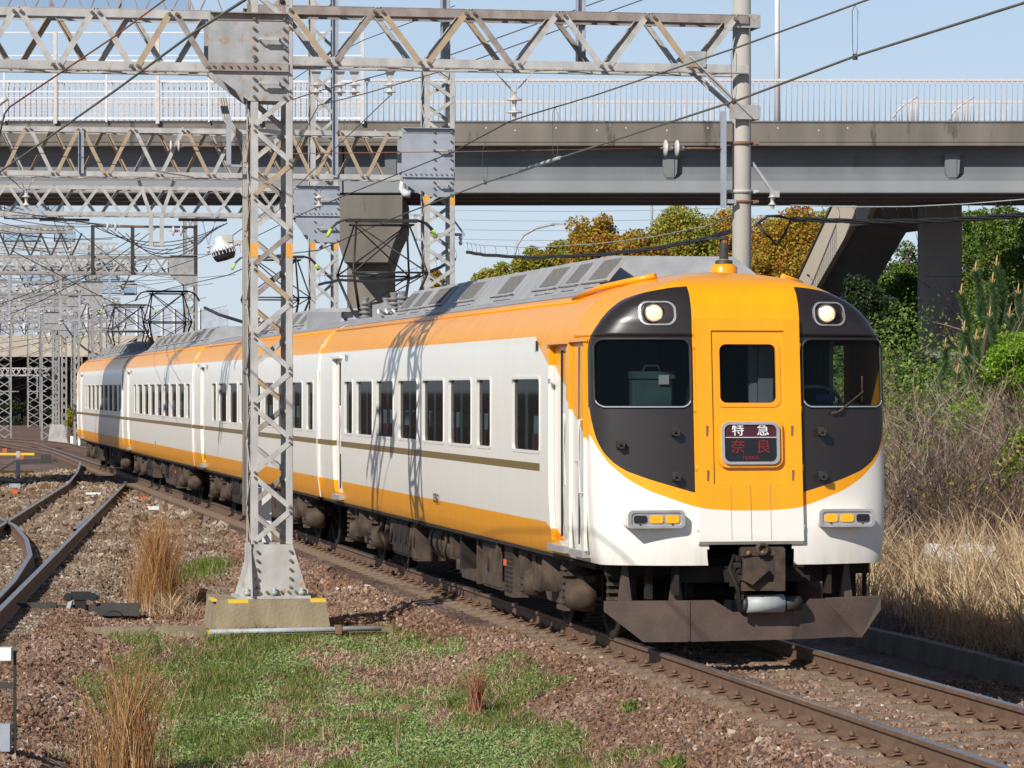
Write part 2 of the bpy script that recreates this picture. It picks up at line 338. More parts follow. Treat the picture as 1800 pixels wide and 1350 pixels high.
ground = npmesh('ground', np.stack([GX.ravel(), GY.ravel(), GZ.ravel()], 1), np.stack([ii, ii + 1, ii + 1 + nx, ii + nx], 1), M['ground'], smooth=True)
tag(ground, kind='structure')
# ------------------------------------------------------------------ rails and sleepers
RP = [(-.07, -.155), (.07, -.155), (.07, -.14), (.012, -.115), (.009, -.045), (.034, -.032), (.034, -.003), (.028, 0), (-.028, 0), (-.034, -.003), (-.034, -.032), (-.009, -.045), (-.012, -.115), (-.07, -.14)]
def rail(pts, parent, zoff=0, name='rail'):
    V = []; n = len(RP); pts = [Vector((p[0], p[1], 0)) for p in pts]
    for i, p in enumerate(pts):
        d = (pts[min(i + 1, len(pts) - 1)] - pts[max(i - 1, 0)]).normalized(); a = Vector((d.y, -d.x, 0))
        for (x, z) in RP: V.append((p.x + a.x * x, p.y + a.y * x, z + zoff))
    Fc = []; mi = []
    for i in range(len(pts) - 1):
        for j in range(n): Fc.append((i * n + j, i * n + (j + 1) % n, (i + 1) * n + (j + 1) % n, (i + 1) * n + j)); mi.append(1 if j in (6, 7, 8) else 0)
    return npmesh(name, V, np.array(Fc), [M['rail_side'], M['rail_top']], parent, mi=mi)
def offs(cf, d, y0, y1, st=2.0):
    Y = np.arange(y0, y1 + .01, st); X = cf(Y); s = np.gradient(X, Y); c = np.sqrt(1 + s * s)
    return list(zip(X + d / c, Y - d * s / c))
sl_me = MB().prism([(-1.1, -.19), (1.1, -.19), (1.1, -.165), (1.05, -.155), (.35, -.158), (.3, -.178), (-.3, -.178), (-.35, -.158), (-1.05, -.155), (-1.1, -.165)], -.11, .11)
tmp = sl_me.build('sleeper', M['sleeper']); sleeper_mesh = tmp.data; bpy.data.objects.remove(tmp)
tmp = MB().box((0, 0, -.215), (2.3, .2, .06)).build('sleeper', M['wood']); wood_mesh = tmp.data; bpy.data.objects.remove(tmp)
cl = MB(); cl.b2(-.055, .075, -.05, .05, -.155, -.138); cl.b2(-.03, .05, -.022, .022, -.138, -.118); cl.tube([(-.06, -.03, -.135), (-.01, -.035, -.118), (.05, -.03, -.122), (.085, 0, -.135)], .009, 5); cl.tube([(-.06, .03, -.135), (-.01, .035, -.118), (.05, .03, -.122)], .009, 5); cl.cyl((.01, 0, -.12), (.01, 0, -.068), .015, 6); cl.cyl((.01, 0, -.105), (.01, 0, -.085), .028, 6)
tmp = cl.build('rail_clip', [M['rail_side']]); clip_mesh = tmp.data; bpy.data.objects.remove(tmp)
trk = empty('railway_track', kind='structure', label='ballasted track that the train runs on')
RP = [(x * 1.05, z * 1.13) for x, z in RP]
rail(offs(lambda y: cmain(y), -.75, 4, 240), trk); rail(offs(lambda y: cmain(y), .75, 4, 240), trk)
Y = 20.5; k = 0
while k < 210:
    X = float(cmain(Y)); s = link('sleeper', sleeper_mesh, None, trk, (X, Y, -.02)); s.rotation_euler = (0, 0, TH + R.uniform(-.01, .01))
    if Y < 66:
        for sx in (-1, 1):
            for o in ((1,) if sx < 0 and Y > 33 else (1, -1)) if Y > 33 else (1, -1):
                if Y > 33 and sx > 0 : continue
                c = link('rail_clip', clip_mesh, None, s, (sx * .75 + sx * o * .1, 0, 0)); c.rotation_euler = (0, 0, 0 if sx * o < 0 else math.pi)
    Y += .56; k += 1
trk2 = empty('railway_track', kind='structure', label='second track curving in from the left')
rail(offs(c2, .75, 26, 91, 1.5), trk2); rail(offs(c2, -.75, 26, 240, 1.5), trk2)
dv = [(-5.52, 34.5), (-6.05, 39), (-6.5, 43.8), (-7.25, 50.5), (-8.1, 56), (-9.15, 61.7), (-10.6, 68), (-12.6, 76), (-15, 85)]
rail([(float(np.interp(y, [d[1] for d in dv], [d[0] for d in dv])), y) for y in np.arange(34.5, 85, 1)], trk2)
rail([(float(np.interp(y, [d[1] for d in dv], [d[0] for d in dv])) - 1.5, y) for y in np.arange(30, 85, 1)], trk2)
rail(offs(c2, .66, 60, 66, 1.5), trk2, -.01, 'check_rail')
Y = 30.0; k = 0
while Y < 150:
    X = float(c2(Y)); s = link('sleeper', wood_mesh, None, trk2, (X - (.9 if Y < 62 else .0), Y, 0)); s.scale = (1.75 if Y < 62 else 1.1, 1, 1)
    s.rotation_euler = (0, 0, math.atan((float(c2(Y - 1)) - float(c2(Y + 1))) / 2) + R.uniform(-.015, .015)); Y += .58
# ------------------------------------------------------------------ ballast stones
M['stone'] = islandmat('crushed_stone', [(0, (.27, .15, .09)), (.18, (.12, .068, .045)), (.34, (.33, .205, .13)), (.5, (.15, .095, .07)), (.66, (.32, .215, .145)), (.8, (.20, .135, .105)), (.95, (.38, .28, .20)), (1, (.55, .47, .38))], .9, nscale=.55, nc=(.74, .66, .58))
M['stone_grey'] = islandmat('grey_crushed_stone', [(0, (.20, .155, .11)), (.25, (.27, .20, .14)), (.5, (.15, .105, .075)), (.78, (.33, .26, .19)), (.95, (.40, .34, .27)), (1, (.52, .47, .40))], .9, nscale=.5, nc=(.7, .6, .5))
def stones(name, P, size, mat, parent=None):
    n = len(P); oc = np.array([(1, 0, 0), (-1, 0, 0), (0, 1, 0), (0, -1, 0), (0, 0, 1), (0, 0, -1)], float)
    B = oc[None] * NR.uniform(.55, 1.15, (n, 6, 1)) + NR.uniform(-.28, .28, (n, 6, 3)); B[:, :, 2] *= .75
    q = NR.normal(size=(n, 3, 3)); u = q[:, 0] / np.linalg.norm(q[:, 0], axis=1, keepdims=True); w = np.cross(u, q[:, 1]); w /= np.linalg.norm(w, axis=1, keepdims=True); t = np.cross(u, w)
    Rm = np.stack([u, w, t], 1); V = np.einsum('nij,njk->nik', B, Rm) * np.asarray(size)[:, None, None] + P[:, None, :]
    f = np.array([(0, 2, 4), (2, 1, 4), (1, 3, 4), (3, 0, 4), (2, 0, 5), (1, 2, 5), (3, 1, 5), (0, 3, 5)])
    Fc = (np.arange(n)[:, None, None] * 6 + f[None]).reshape(-1, 3)
    return npmesh(name, V.reshape(-1, 3), Fc, mat, parent)
def sample(n, y0, y1, x0=None, x1=None):
    Y = NR.uniform(y0, y1, n * 3); X = NR.uniform(-.16, .16, n * 3) * (Y + 1.5) if x0 is None else NR.uniform(x0, x1, n * 3)
    return X, Y
def in_view(X, Y): return np.abs(X) < .1575 * Y + .3
def stone_pts(y0, y1, dens):
    A = .31 * (y0 + y1) / 2 * (y1 - y0); n = int(A * dens); Y = NR.uniform(y0, y1, n); X = NR.uniform(-.158, .158, n) * (Y + 1)
    v = (X - cmain(Y)) * .982; w = (X - c2(Y)) * .995
    gr = (Y < 39.0) & (v < -2.15 - .35 * np.clip((32 - Y) / 4, 0, 1) + .9 * (vnoise(X * 1.3, Y * 1.1, 21) - .5)) & (w > 2.25 + .8 * (vnoise(X * 1.7, Y, 22) - .5))       # the green patch
    keep = ~gr & (v < 4.35) & ~((v > -1.45) & (v < 4.4) & (Y > 38)) 
    keep &= ~((np.abs(np.abs(v) - .75) < .085)) & ~((np.abs(np.abs(w) - .75) < .08) & (Y > 30))
    # sleeper tops stay mostly clear
    ph = np.mod(Y - 20.5 - v * .19, .56); on = ((ph < .13) | (ph > .43)) & (np.abs(v) < 1.12) & (NR.rand(n) < .975); keep &= ~on
    ph2 = np.mod(Y - 30.0, .58); on2 = ((ph2 < .1) | (ph2 > .48)) & (w < 1.2) & (w > -3) & (NR.rand(n) < .6); keep &= ~on2
    X, Y, v = X[keep], Y[keep], v[keep]; return X, Y, v
for (y0, y1, dens, s0, s1) in ((22, 33, 700, .016, .032), (33, 45, 540, .018, .036), (45, 62, 240, .028, .050), (62, 110, 50, .06, .10)):
    X, Y, v = stone_pts(y0, y1, dens); S = NR.uniform(s0, s1, len(X)) * np.where(NR.rand(len(X)) < .06, 1.6, 1); Z = height(X, Y) + S * .25 - .004 * (np.abs(v) < 1.22)
    g = (X - c2(Y) < 3.4) & (Y > 44) | ((X - c2(Y) < 1.2) & (Y > 34))
    for sel, mt in ((~g, 'stone'), (g, 'stone_grey')):
        if sel.sum(): tag(stones('ballast_stones', np.stack([X[sel], Y[sel], Z[sel]], 1), S[sel], M[mt]), ('reddish brown' if mt == 'stone' else 'greyish') + ' crushed ballast stones around the rails, %s' % {22: 'nearest the photographer', 33: 'level with the train front', 45: 'beside the middle of the train', 62: 'far off towards the overpass'}[y0], 'ballast', kind='stuff')
# ------------------------------------------------------------------ blades, leaves
def blades(name, P, h, w, lean, mat, parent=None, segs=2, droop=.35):
    n = len(P); az = NR.uniform(0, 2 * np.pi, n); la = NR.uniform(0, 2 * np.pi, n); h = np.asarray(h) * np.ones(n); w = np.asarray(w) * np.ones(n); lean = np.asarray(lean) * NR.uniform(.2, 1, n)
    side = np.stack([np.cos(az), np.sin(az), 0 * az], 1); d = np.stack([np.cos(la), np.sin(la), 0 * la], 1); V = []
    for i in range(segs + 1):
        t = i / segs; c = P + np.stack([0 * h, 0 * h, h * t * (1 - droop * t * lean)], 1) + d * (h * lean * t * t)[:, None]
        ww = (w * (1 - t) if i == segs else w * (1 - .35 * t)) / 2
        if i < segs: V += [c - side * ww[:, None], c + side * ww[:, None]]
        else: V += [c]
    k = 2 * segs + 1; V = np.stack(V, 1).reshape(-1, 3); b = (np.arange(n) * k)[:, None]; T = []
    for i in range(segs - 1): T += [b + np.array([[2 * i, 2 * i + 1, 2 * i + 3]]), b + np.array([[2 * i, 2 * i + 3, 2 * i + 2]])]
    T.append(b + np.array([[2 * segs - 2, 2 * segs - 1, 2 * segs]]))
    return npmesh(name, V, np.concatenate(T), mat, parent)
def leaves(name, P, size, mat, parent=None, up=.3, fold=.25, asp=.6):
    n = len(P); nr = NR.normal(size=(n, 3)); nr[:, 2] = np.abs(nr[:, 2]) + up; nr /= np.linalg.norm(nr, axis=1, keepdims=True)
    a = np.cross(nr, NR.normal(size=(n, 3))); a /= np.linalg.norm(a, axis=1, keepdims=True); b = np.cross(nr, a); s = np.asarray(size)[:, None] * np.ones((n, 1))
    V = np.stack([P - a * s * .5, P + b * s * asp * .5 + nr * s * fold * .4, P + a * s * .5, P - b * s * asp * .5 + nr * s * fold * .4], 1).reshape(-1, 3)
    b0 = (np.arange(n) * 4)[:, None]; T = np.concatenate([b0 + np.array([[0, 1, 2]]), b0 + np.array([[0, 2, 3]])])
    return npmesh(name, V, T, mat, parent)
M['grass'] = islandmat('green_grass', [(0, (.05, .10, .012)), (.35, (.10, .17, .02)), (.65, (.17, .24, .035)), (.82, (.28, .30, .09)), (.92, (.42, .34, .17)), (1, (.28, .17, .08))], .7, .3)
M['clover'] = islandmat('grey_green_cover', [(0, (.09, .15, .03)), (.3, (.17, .27, .07)), (.6, (.27, .38, .12)), (.8, (.36, .46, .20)), (.92, (.38, .33, .15)), (1, (.20, .13, .07))], .75, .2)
M['straw'] = islandmat('dry_straw', [(0, (.50, .35, .18)), (.25, (.68, .52, .31)), (.5, (.36, .22, .11)), (.72, (.76, .62, .40)), (.88, (.24, .14, .07)), (1, (.85, .75, .54))], .8, .25)
M['russet'] = islandmat('russet_weed', [(0, (.30, .13, .045)), (.35, (.42, .21, .07)), (.65, (.22, .095, .03)), (.85, (.52, .32, .14)), (1, (.50, .38, .20))], .8, .2)
M['russet_dark'] = islandmat('dark_russet_weed', [(0, (.26, .10, .05)), (.5, (.36, .16, .08)), (1, (.46, .26, .15))], .8, .2)
def green_zone(n, y0, y1):
    Y = NR.uniform(y0, y1, n); X = NR.uniform(-.155, .1, n) * Y; v = (X - cmain(Y)) * .982; w = (X - c2(Y)) * .995
    k = (v < -1.95 - .35 * np.clip((32 - Y) / 4, 0, 1) + .9 * (vnoise(X * 1.3, Y * 1.1, 21) - .5)) & (w > 2.0 + .8 * (vnoise(X * 1.7, Y, 22) - .5)) & (Y < 39.3)
    return X[k], Y[k], v[k], w[k]
X, Y, v, w = green_zone(170000, 26, 39.4); tall = vnoise(X * .8 + 4, Y * .25, 31) * .55 + vnoise(X * 2.9, Y * .9, 32) * .45
bare = vnoise(X * 1.1, Y * .35, 41) * .55 + vnoise(X * 4.5, Y * 1.6, 42) * .45
edge = np.minimum(np.abs(v + 2.0), np.abs(w - 2.0))
kr = NR.uniform(-.09, .09, len(X)); kg = ((tall + kr > .60) | (edge < .55) & (tall + kr * 2 > .46)) & (bare + kr > .42) & (NR.rand(len(X)) < .55 + .45 * tall)
P = np.stack([X, Y, height(X, Y)], 1)[kg]
tag(blades('grass', P, NR.uniform(.03, .12, kg.sum()) * (.5 + tall[kg]), .008, .9, M['grass']), 'tufts of bright green grass on the open ground below the tower', 'grass', kind='stuff')
kc = (tall + kr * 1.5 <= .64) & (bare + kr * .9 > .47) & (NR.rand(len(X)) < 1.6 * (bare - .25))
P = np.stack([X, Y, height(X, Y) + NR.uniform(.0, .045, len(X))], 1)[kc]
P = np.concatenate([P, P + NR.uniform(-.03, .03, P.shape) * [1, 1, .3]])
tag(leaves('ground_cover', P, NR.uniform(.020, .048, len(P)), M['clover'], up=-.2, asp=.45), 'low grey green leafy ground cover among bare patches', 'ground cover', kind='stuff')
X, Y, v, w = green_zone(60000, 26, 39.4); b2_ = vnoise(X * 1.1, Y * .35, 41) * .55 + vnoise(X * 4.5, Y * 1.6, 42) * .45; kk = b2_ < .6
P = np.stack([X, Y, height(X, Y) + .004], 1)[kk]; tag(stones('gravel_litter', P, NR.uniform(.01, .028, len(P)), M['stone']), 'loose small stones lying in the bare patches of the grass', 'gravel', kind='stuff')
P = P[NR.rand(len(P)) < .4]; tag(blades('dry_litter', P + [0, 0, .01], NR.uniform(.04, .14, len(P)), .006, 2.0, M['straw'], droop=.45), 'short dry straw litter among the ground cover', 'straw', kind='stuff')
# small green tuft patches at the foot of the ballast and between the tracks
def clump(name, cx, cy, rx, ry, n, h, wd, lean, mt, label, cat='grass', kind=None, segs=3, base=None):
    a = NR.uniform(0, 2 * np.pi, n); r = np.abs(NR.normal(0, .48, n)); X = cx + rx * r * np.cos(a); Y = cy + ry * r * np.sin(a)
    P = np.stack([X, Y, height(X, Y)], 1); return tag(blades(name, P, h * NR.uniform(.3, 1.12, n) * np.exp(-.35 * r * r) * (.8 + .35 * vnoise(X * 9, Y * 3, 77)), wd, lean, M[mt], segs=segs), label, cat, kind=kind)
g = lambda px, py, z=-.4: gp(px, py, z)
p = g(355, 1015); clump('grass', p.x, p.y, .55, 3.2, 2600, .20, .012, .6, 'grass', 'green grass patch beside the timber left of the tower foot', kind='stuff')
p = g(278, 1075); clump('tall_dry_weed', p.x, p.y, .42, 1.1, 1250, 1.38, .0055, .42, 'russet', 'tall russet dry weed standing left of the tower foundation', 'weed', segs=4)
p = g(300, 1090); clump('tall_dry_weed', p.x, p.y, .50, .5, 420, .36, .008, 1.2, 'straw', 'sprawling pale straw at the foot of the russet weed', 'weed', segs=4)
p = g(232, 1340); clump('tall_dry_weed', p.x, p.y, .38, .9, 560, 1.15, .0055, .42, 'russet', 'tall russet dry weed at the bottom left of the green patch', 'weed', segs=4)
p = g(215, 1345); clump('tall_dry_weed', p.x, p.y, .33, .5, 60, 1.0, .005, .4, 'straw', 'sparse pale stalks rising through the nearest russet weed', 'weed', segs=4)
p = g(838, 1236); clump('small_dry_weed', p.x, p.y, .10, .2, 330, .50, .007, .42, 'russet_dark', 'small dark russet weed leaning at the edge of the ballast', 'weed', segs=4)
p = g(800, 1228); clump('green_weed', p.x, p.y, .13, .25, 260, .16, .014, .8, 'grass', 'bright green weed tuft left of the small russet weed', 'weed')
for (px, py, n_, l_) in ((1180, 1335, 240, 'green weed growing out of the ballast at the bottom of the photo'), (1110, 1262, 120, 'tiny green weed in the ballast beside the rail')):
    p = g(px, py, -.35); clump('green_weed', p.x, p.y, .12, .3, n_, .12, .02, .9, 'grass', l_, 'weed')
for i, (px, py) in enumerate(((500, 1335), (565, 1300), (605, 1290), (700, 1330), (940, 1320))):
    p = g(px, py, -.5); clump('dry_stalk', p.x, p.y, .12, .12, 5, .42, .006, .25, 'straw', 'thin pale dry stalk %s' % ['nearest the bottom edge in the ground cover', 'second from the left in the ground cover', 'standing near the middle of the ground cover', 'below the brown rock', 'near the bare patch right of the brown rock'][i], 'stalk', segs=4)
def rock(name, px, py, z, s, sc_, mt, label, cat='rock'):
    p = gp(px, py, z); bm = bmesh.new(); bmesh.ops.create_icosphere(bm, subdivisions=2, radius=s)
    for v_ in bm.verts: v_.co = Vector((v_.co.x * sc_[0], v_.co.y * sc_[1], v_.co.z * sc_[2])) * (1 + .22 * (R.random() - .5))
    me = bpy.data.meshes.new(name); bm.to_mesh(me); bm.free(); me.materials.append(M[mt]); o = link(name, me, None, None, p); return tag(o, label, cat)
rock('rock', 712, 1250, -.5, .085, (1.2, 1, .75), 'rusty', 'brown rock lying in the ground cover')
rock('soil_heap', 590, 1140, -.56, .33, (1.2, 1.6, .4), 'earth', 'low heap of bare soil in the grass below the tower', 'soil heap')
rock('stone_slab', 525, 1133, -.50, .13, (1.5, 1, .35), 'pipe', 'pale grey stone slab lying by the end of the pipe', 'stone')
# ------------------------------------------------------------------ dry reeds, kerb
kz = -.63
kerb = empty('concrete_kerb', label='weathered concrete kerb wall along the right of the track, half in the train shadow', cat='kerb')
blk = MB().box((0, 0, -.24), (.16, .985, .44)).build('kerb_block', M['concrete'], kerb); bmesh_k = blk.data
Y = 24.0; first = True
while Y < 72:
    o = blk if first else link('kerb_block', bmesh_k, None, kerb); first = False
    o.location = (float(cmain(Y)) + 4.52, Y, kz + .09 + R.uniform(-.008, .008)); o.rotation_euler = (0, R.uniform(-.015, .015), TH); Y += .985
def reed_pts(n, v0, v1, y0, y1):
    Y = NR.uniform(y0, y1, n); v = NR.uniform(v0, v1, n); X = cmain(Y) + v / .982; return np.stack([X, Y, height(X, Y)], 1), v
P, v = reed_pts(15000, 4.62, 7.2, 31, 49); dens = vnoise(P[:, 0] * 3.2, P[:, 1] * 1.6, 71); k_ = NR.rand(len(P)) < dens * 1.3; P, v = P[k_], v[k_]; tag(blades('dry_reeds', P, NR.uniform(.35, 1.45, len(P)) * (.65 + .5 * dens[k_]), NR.uniform(.006, .018, len(P)), .85, M['straw'], segs=4), 'dense dry straw coloured reeds behind the kerb right of the train', 'dry reeds', kind='stuff')
P, v = reed_pts(5200, 4.5, 5.6, 29, 42); tag(blades('dry_reeds', P, NR.uniform(.2, .7, len(P)), .009, 2.0, M['straw'], segs=4, droop=.45), 'flattened dry reeds spilling over the kerb top', 'dry reeds', kind='stuff')
P, v = reed_pts(2600, 5.8, 11, 42, 66); tag(blades('dry_reeds', P, NR.uniform(.3, .9, len(P)), .012, .9, M['russet'], segs=3), 'dry grass further up the bank under the bare shrubs', 'dry reeds', kind='stuff')
# ------------------------------------------------------------------ the train
GRP = 'coupled cars of the orange and white train'
O = Vector((2.255, 31.674, 0)); U = Vector((-math.sin(TH), math.cos(TH), 0)); PITCH = 20.5; BL = 20.18
def side_y(px):                                                # distance along the train of a photo column on its left side
    q = (px - 900) / F; return (.865 - 31.41 * q) / (.187 + .982 * q)
PROF = [(1.335, .835), (1.35, .86), (1.385, 1.14), (1.40, 1.45), (1.402, 1.85), (1.402, 2.30), (1.40, 2.61), (1.398, 2.88), (1.385, 3.0), (1.36, 3.08), (1.32, 3.17), (1.26, 3.26), (1.18, 3.345), (1.08, 3.42), (.94, 3.49), (.75, 3.55), (.5, 3.60), (.25, 3.63), (0, 3.64)]
def wz(z): return float(np.interp(z, [p_[1] for p_ in PROF], [p_[0] for p_ in PROF]))
def wn(z): return wz(min(3.64, z + float(np.interp(z, [2.85, 3.1, 3.4, 3.63], [0, .10, .09, 0.01]))))
def y0z(z): return float(np.interp(z, [.83, 3.16, 3.3, 3.4, 3.48, 3.54, 3.59, 3.62, 3.64], [0, .20, .24, .30, .40, .54, .74, .95, 1.25]))
def nose(t, z):                                                # t 0..1 from the centre to the side, then it is on the side wall
    w = wn(z); x = t * w if t < 1 else w; y = y0z(z)
    if x > .50: y += .28 * ((x - .50) / (w - .50)) ** 1.7 * min(1, (w - .50) / .90)
    rc = .12; y += rc * (1 - (max(0, 1 - max(0, (t - .80) / .20) ** 3)) ** (1 / 2.2)) if t > .80 else 0
    return Vector((x, y, z))
def scheme(kind):                                              # the paint: where the colours are is set by the car's own coordinates
    m, nt, N, L, b = newmat('train_paint_' + kind); tc = N.new('ShaderNodeTexCoord'); sp = N.new('ShaderNodeSeparateXYZ'); L.new(tc.outputs['Object'], sp.inputs[0])
    X_, Y_, Z_ = sp.outputs
    def op(o, a, b2=None, c=None):
        n = N.new('ShaderNodeMath'); n.operation = o
        for i, q in enumerate((a, b2, c)):
            if q is None: continue
            if isinstance(q, (int, float)): n.inputs[i].default_value = q
            else: L.new(q, n.inputs[i])
        return n.outputs[0]
    gt = lambda a, c: op('GREATER_THAN', a, c); lt = lambda a, c: op('LESS_THAN', a, c); mul = lambda a, c: op('MULTIPLY', a, c); mx_ = lambda a, c: op('MAXIMUM', a, c)
    def curve(inp, pts, lo, hi, zs):                             # piecewise curve by float curve node
        mr = N.new('ShaderNodeMapRange'); mr.inputs[1].default_value = lo; mr.inputs[2].default_value = hi; L.new(inp, mr.inputs[0])
        fc = N.new('ShaderNodeFloatCurve'); cv = fc.mapping.curves[0]; pp = [((x - lo) / (hi - lo), z / zs) for x, z in pts]
        cv.points[0].location = pp[0]; cv.points[-1].location = pp[-1]
        for q in pp[1:-1]: cv.points.new(*q)
        fc.mapping.update(); L.new(mr.outputs[0], fc.inputs[1]); return mul(fc.outputs[0], zs)
    ax = op('ABSOLUTE', X_); side_top = gt(Z_, 3.035); side_low = lt(Z_, 1.15)
    gold = mul(gt(Z_, 1.655), lt(Z_, 1.735)); dark = None
    if kind == 'front':
        yf = op('SUBTRACT', Y_, mul(op('SUBTRACT', Z_, .84), .088))
        onface = lt(yf, .43)
        O_ = curve(ax, [(.5, 1.385), (.75, 1.47), (1.0, 1.58), (1.2, 1.73), (1.32, 1.88), (1.40, 2.06)], .5, 1.4, 4)
        D_ = curve(ax, [(.5, 1.515), (.75, 1.59), (1.0, 1.675), (1.15, 1.745), (1.26, 1.84), (1.33, 1.95), (1.375, 2.10), (1.40, 2.32)], .5, 1.4, 4)
        T_ = curve(ax, [(.5, 3.475), (.75, 3.445), (1.0, 3.375), (1.2, 3.26), (1.33, 3.11), (1.40, 2.95)], .5, 1.4, 4)
        C_ = curve(ax, [(0, 1.35), (.25, 1.355), (.5, 1.385), (.7, 1.45)], 0, .7, 4)
        inner = gt(ax, .508); dk = mul(mul(gt(Z_, D_), lt(Z_, T_)), mul(inner, mul(onface, lt(ax, 1.5))))
        face_or = mx_(mul(inner, gt(Z_, O_)), mul(op('SUBTRACT', 1, inner), gt(Z_, C_)))
        # side: diagonal sweep of orange behind the cab and the white gap in the lower band
        dg = op('ADD', 2.02, mul(op('SUBTRACT', Y_, .62), .385)); sweep = gt(Z_, dg)
        low = mul(side_low, gt(Y_, op('ADD', 1.83, mul(op('SUBTRACT', Z_, .885), 3.2))))
        side_or = mx_(mx_(mul(sweep, lt(Y_, 3.3)), low), mul(side_top, gt(Y_, 1.0)))
        org = op('ADD', mul(onface, face_or), mul(op('SUBTRACT', 1, onface), side_or)); org = mx_(org, gt(Z_, 3.5))
        gold = mul(gold, gt(Y_, 2.93)); dark = dk
    else:
        org = mx_(side_top, side_low)
        if kind == 'tail': org = mx_(org, mul(gt(Y_, 19.7), gt(Z_, 2.2)))
    def mix(f, a, c):
        n = N.new('ShaderNodeMix'); n.data_type = 'RGBA'; L.new(f, n.inputs[0])
        for i, q in ((6, a), (7, c)):
            if isinstance(q, tuple): n.inputs[i].default_value = rgba(q)
            else: L.new(q, n.inputs[i])
        return n.outputs[2]
    nz = N.new('ShaderNodeTexNoise'); mp = N.new('ShaderNodeMapping'); mp.inputs['Scale'].default_value = (1.5, 1.5, .25); L.new(tc.outputs['Object'], mp.inputs[0]); L.new(mp.outputs[0], nz.inputs['Vector']); nz.inputs['Scale'].default_value = 3; nz.inputs['Detail'].default_value = 7
    rw = ramp(N, [(.3, (.80, .775, .70)), (.8, (.77, .74, .66))]); L.new(nz.outputs[0], rw.inputs[0])
    ro = ramp(N, [(.3, (.90, .375, .004)), (.7, (.85, .335, .004))]); L.new(nz.outputs[0], ro.inputs[0])
    c = mix(org, rw.outputs[0], ro.outputs[0]); c = mix(mul(gold, op('SUBTRACT', 1, org)), c, (.18, .12, .022))
    if dark is not None: c = mix(dark, c, (.024, .0185, .0165))
    # grime low down and on the bottom hem
    gz = N.new('ShaderNodeMapRange'); gz.inputs[1].default_value = 1.15; gz.inputs[2].default_value = .83; L.new(Z_, gz.inputs[0])
    n2 = N.new('ShaderNodeTexNoise'); n2.inputs['Scale'].default_value = 8; n2.inputs['Detail'].default_value = 8; L.new(mp.outputs[0], n2.inputs['Vector'])
    gr = mul(mul(gz.outputs[0], n2.outputs[0]), .45); c = mix(gr, c, (.16, .10, .05))
    L.new(c, b.inputs['Base Color']); b.inputs['Roughness'].default_value = .3; b.inputs['Specular IOR Level'].default_value = .4; b.inputs['Coat Weight'].default_value = .15; b.inputs['Coat Roughness'].default_value = .12
    # slightly wavy sheet metal
    n3 = N.new('ShaderNodeTexNoise'); n3.inputs['Scale'].default_value = 1.6; n3.inputs['Detail'].default_value = 1; L.new(tc.outputs['Object'], n3.inputs['Vector'])
    bp = N.new('ShaderNodeBump'); bp.inputs['Strength'].default_value = .16; bp.inputs['Distance'].default_value = .02; L.new(n3.outputs[0], bp.inputs['Height']); L.new(bp.outputs[0], b.inputs['Normal']); L.new(bp.outputs[0], b.inputs['Coat Normal'])
    return m
M['p_front'] = scheme('front'); M['p_mid'] = scheme('mid'); M['p_tail'] = scheme('tail')
def shell(mb, ya, yb, holes, depth=.045, ystep=1.0):             # both side walls and the roof, holes: (y0, y1, z0, z1, depth)
    zs = sorted(set([p_[1] for p_ in PROF] + [h[2] for h in holes] + [h[3] for h in holes]))
    yy = sorted(set([ya, yb] + list(np.arange(ya, yb, ystep)) + [h[0] for h in holes] + [h[1] for h in holes]))
    for sx in (-1, 1):
        b = len(mb.v)
        for z in zs:
            for y in yy: mb.v.append((sx * wz(z), y, z))
        for i in range(len(zs) - 1):
            for j in range(len(yy) - 1):
                zc = (zs[i] + zs[i + 1]) / 2; yc = (yy[j] + yy[j + 1]) / 2
                if any(h[0] < yc < h[1] and h[2] < zc < h[3] for h in holes): continue
                a = b + i * len(yy) + j; f = [a, a + 1, a + 1 + len(yy), a + len(yy)]
                mb.f.append(f if sx > 0 else f[::-1]); mb.m.append(0); mb.sm.append(True)
        for h in holes:
            y0, y1, z0, z1, d = h; zz = [z for z in zs if z0 <= z <= z1]; xi = 1.402 - d
            for y in (y0, y1):
                vs = [(sx * wz(z), y, z) for z in zz] + [(sx * (wz(z) - d), y, z) for z in zz]; k = len(zz)
                mb.add(vs, [(i, i + 1, k + i + 1, k + i) for i in range(k - 1)], 0)
            for z in (z0, z1): mb.add([(sx * wz(z), y0, z), (sx * wz(z), y1, z), (sx * (wz(z) - d), y1, z), (sx * (wz(z) - d), y0, z)], [(0, 1, 2, 3)], 0)
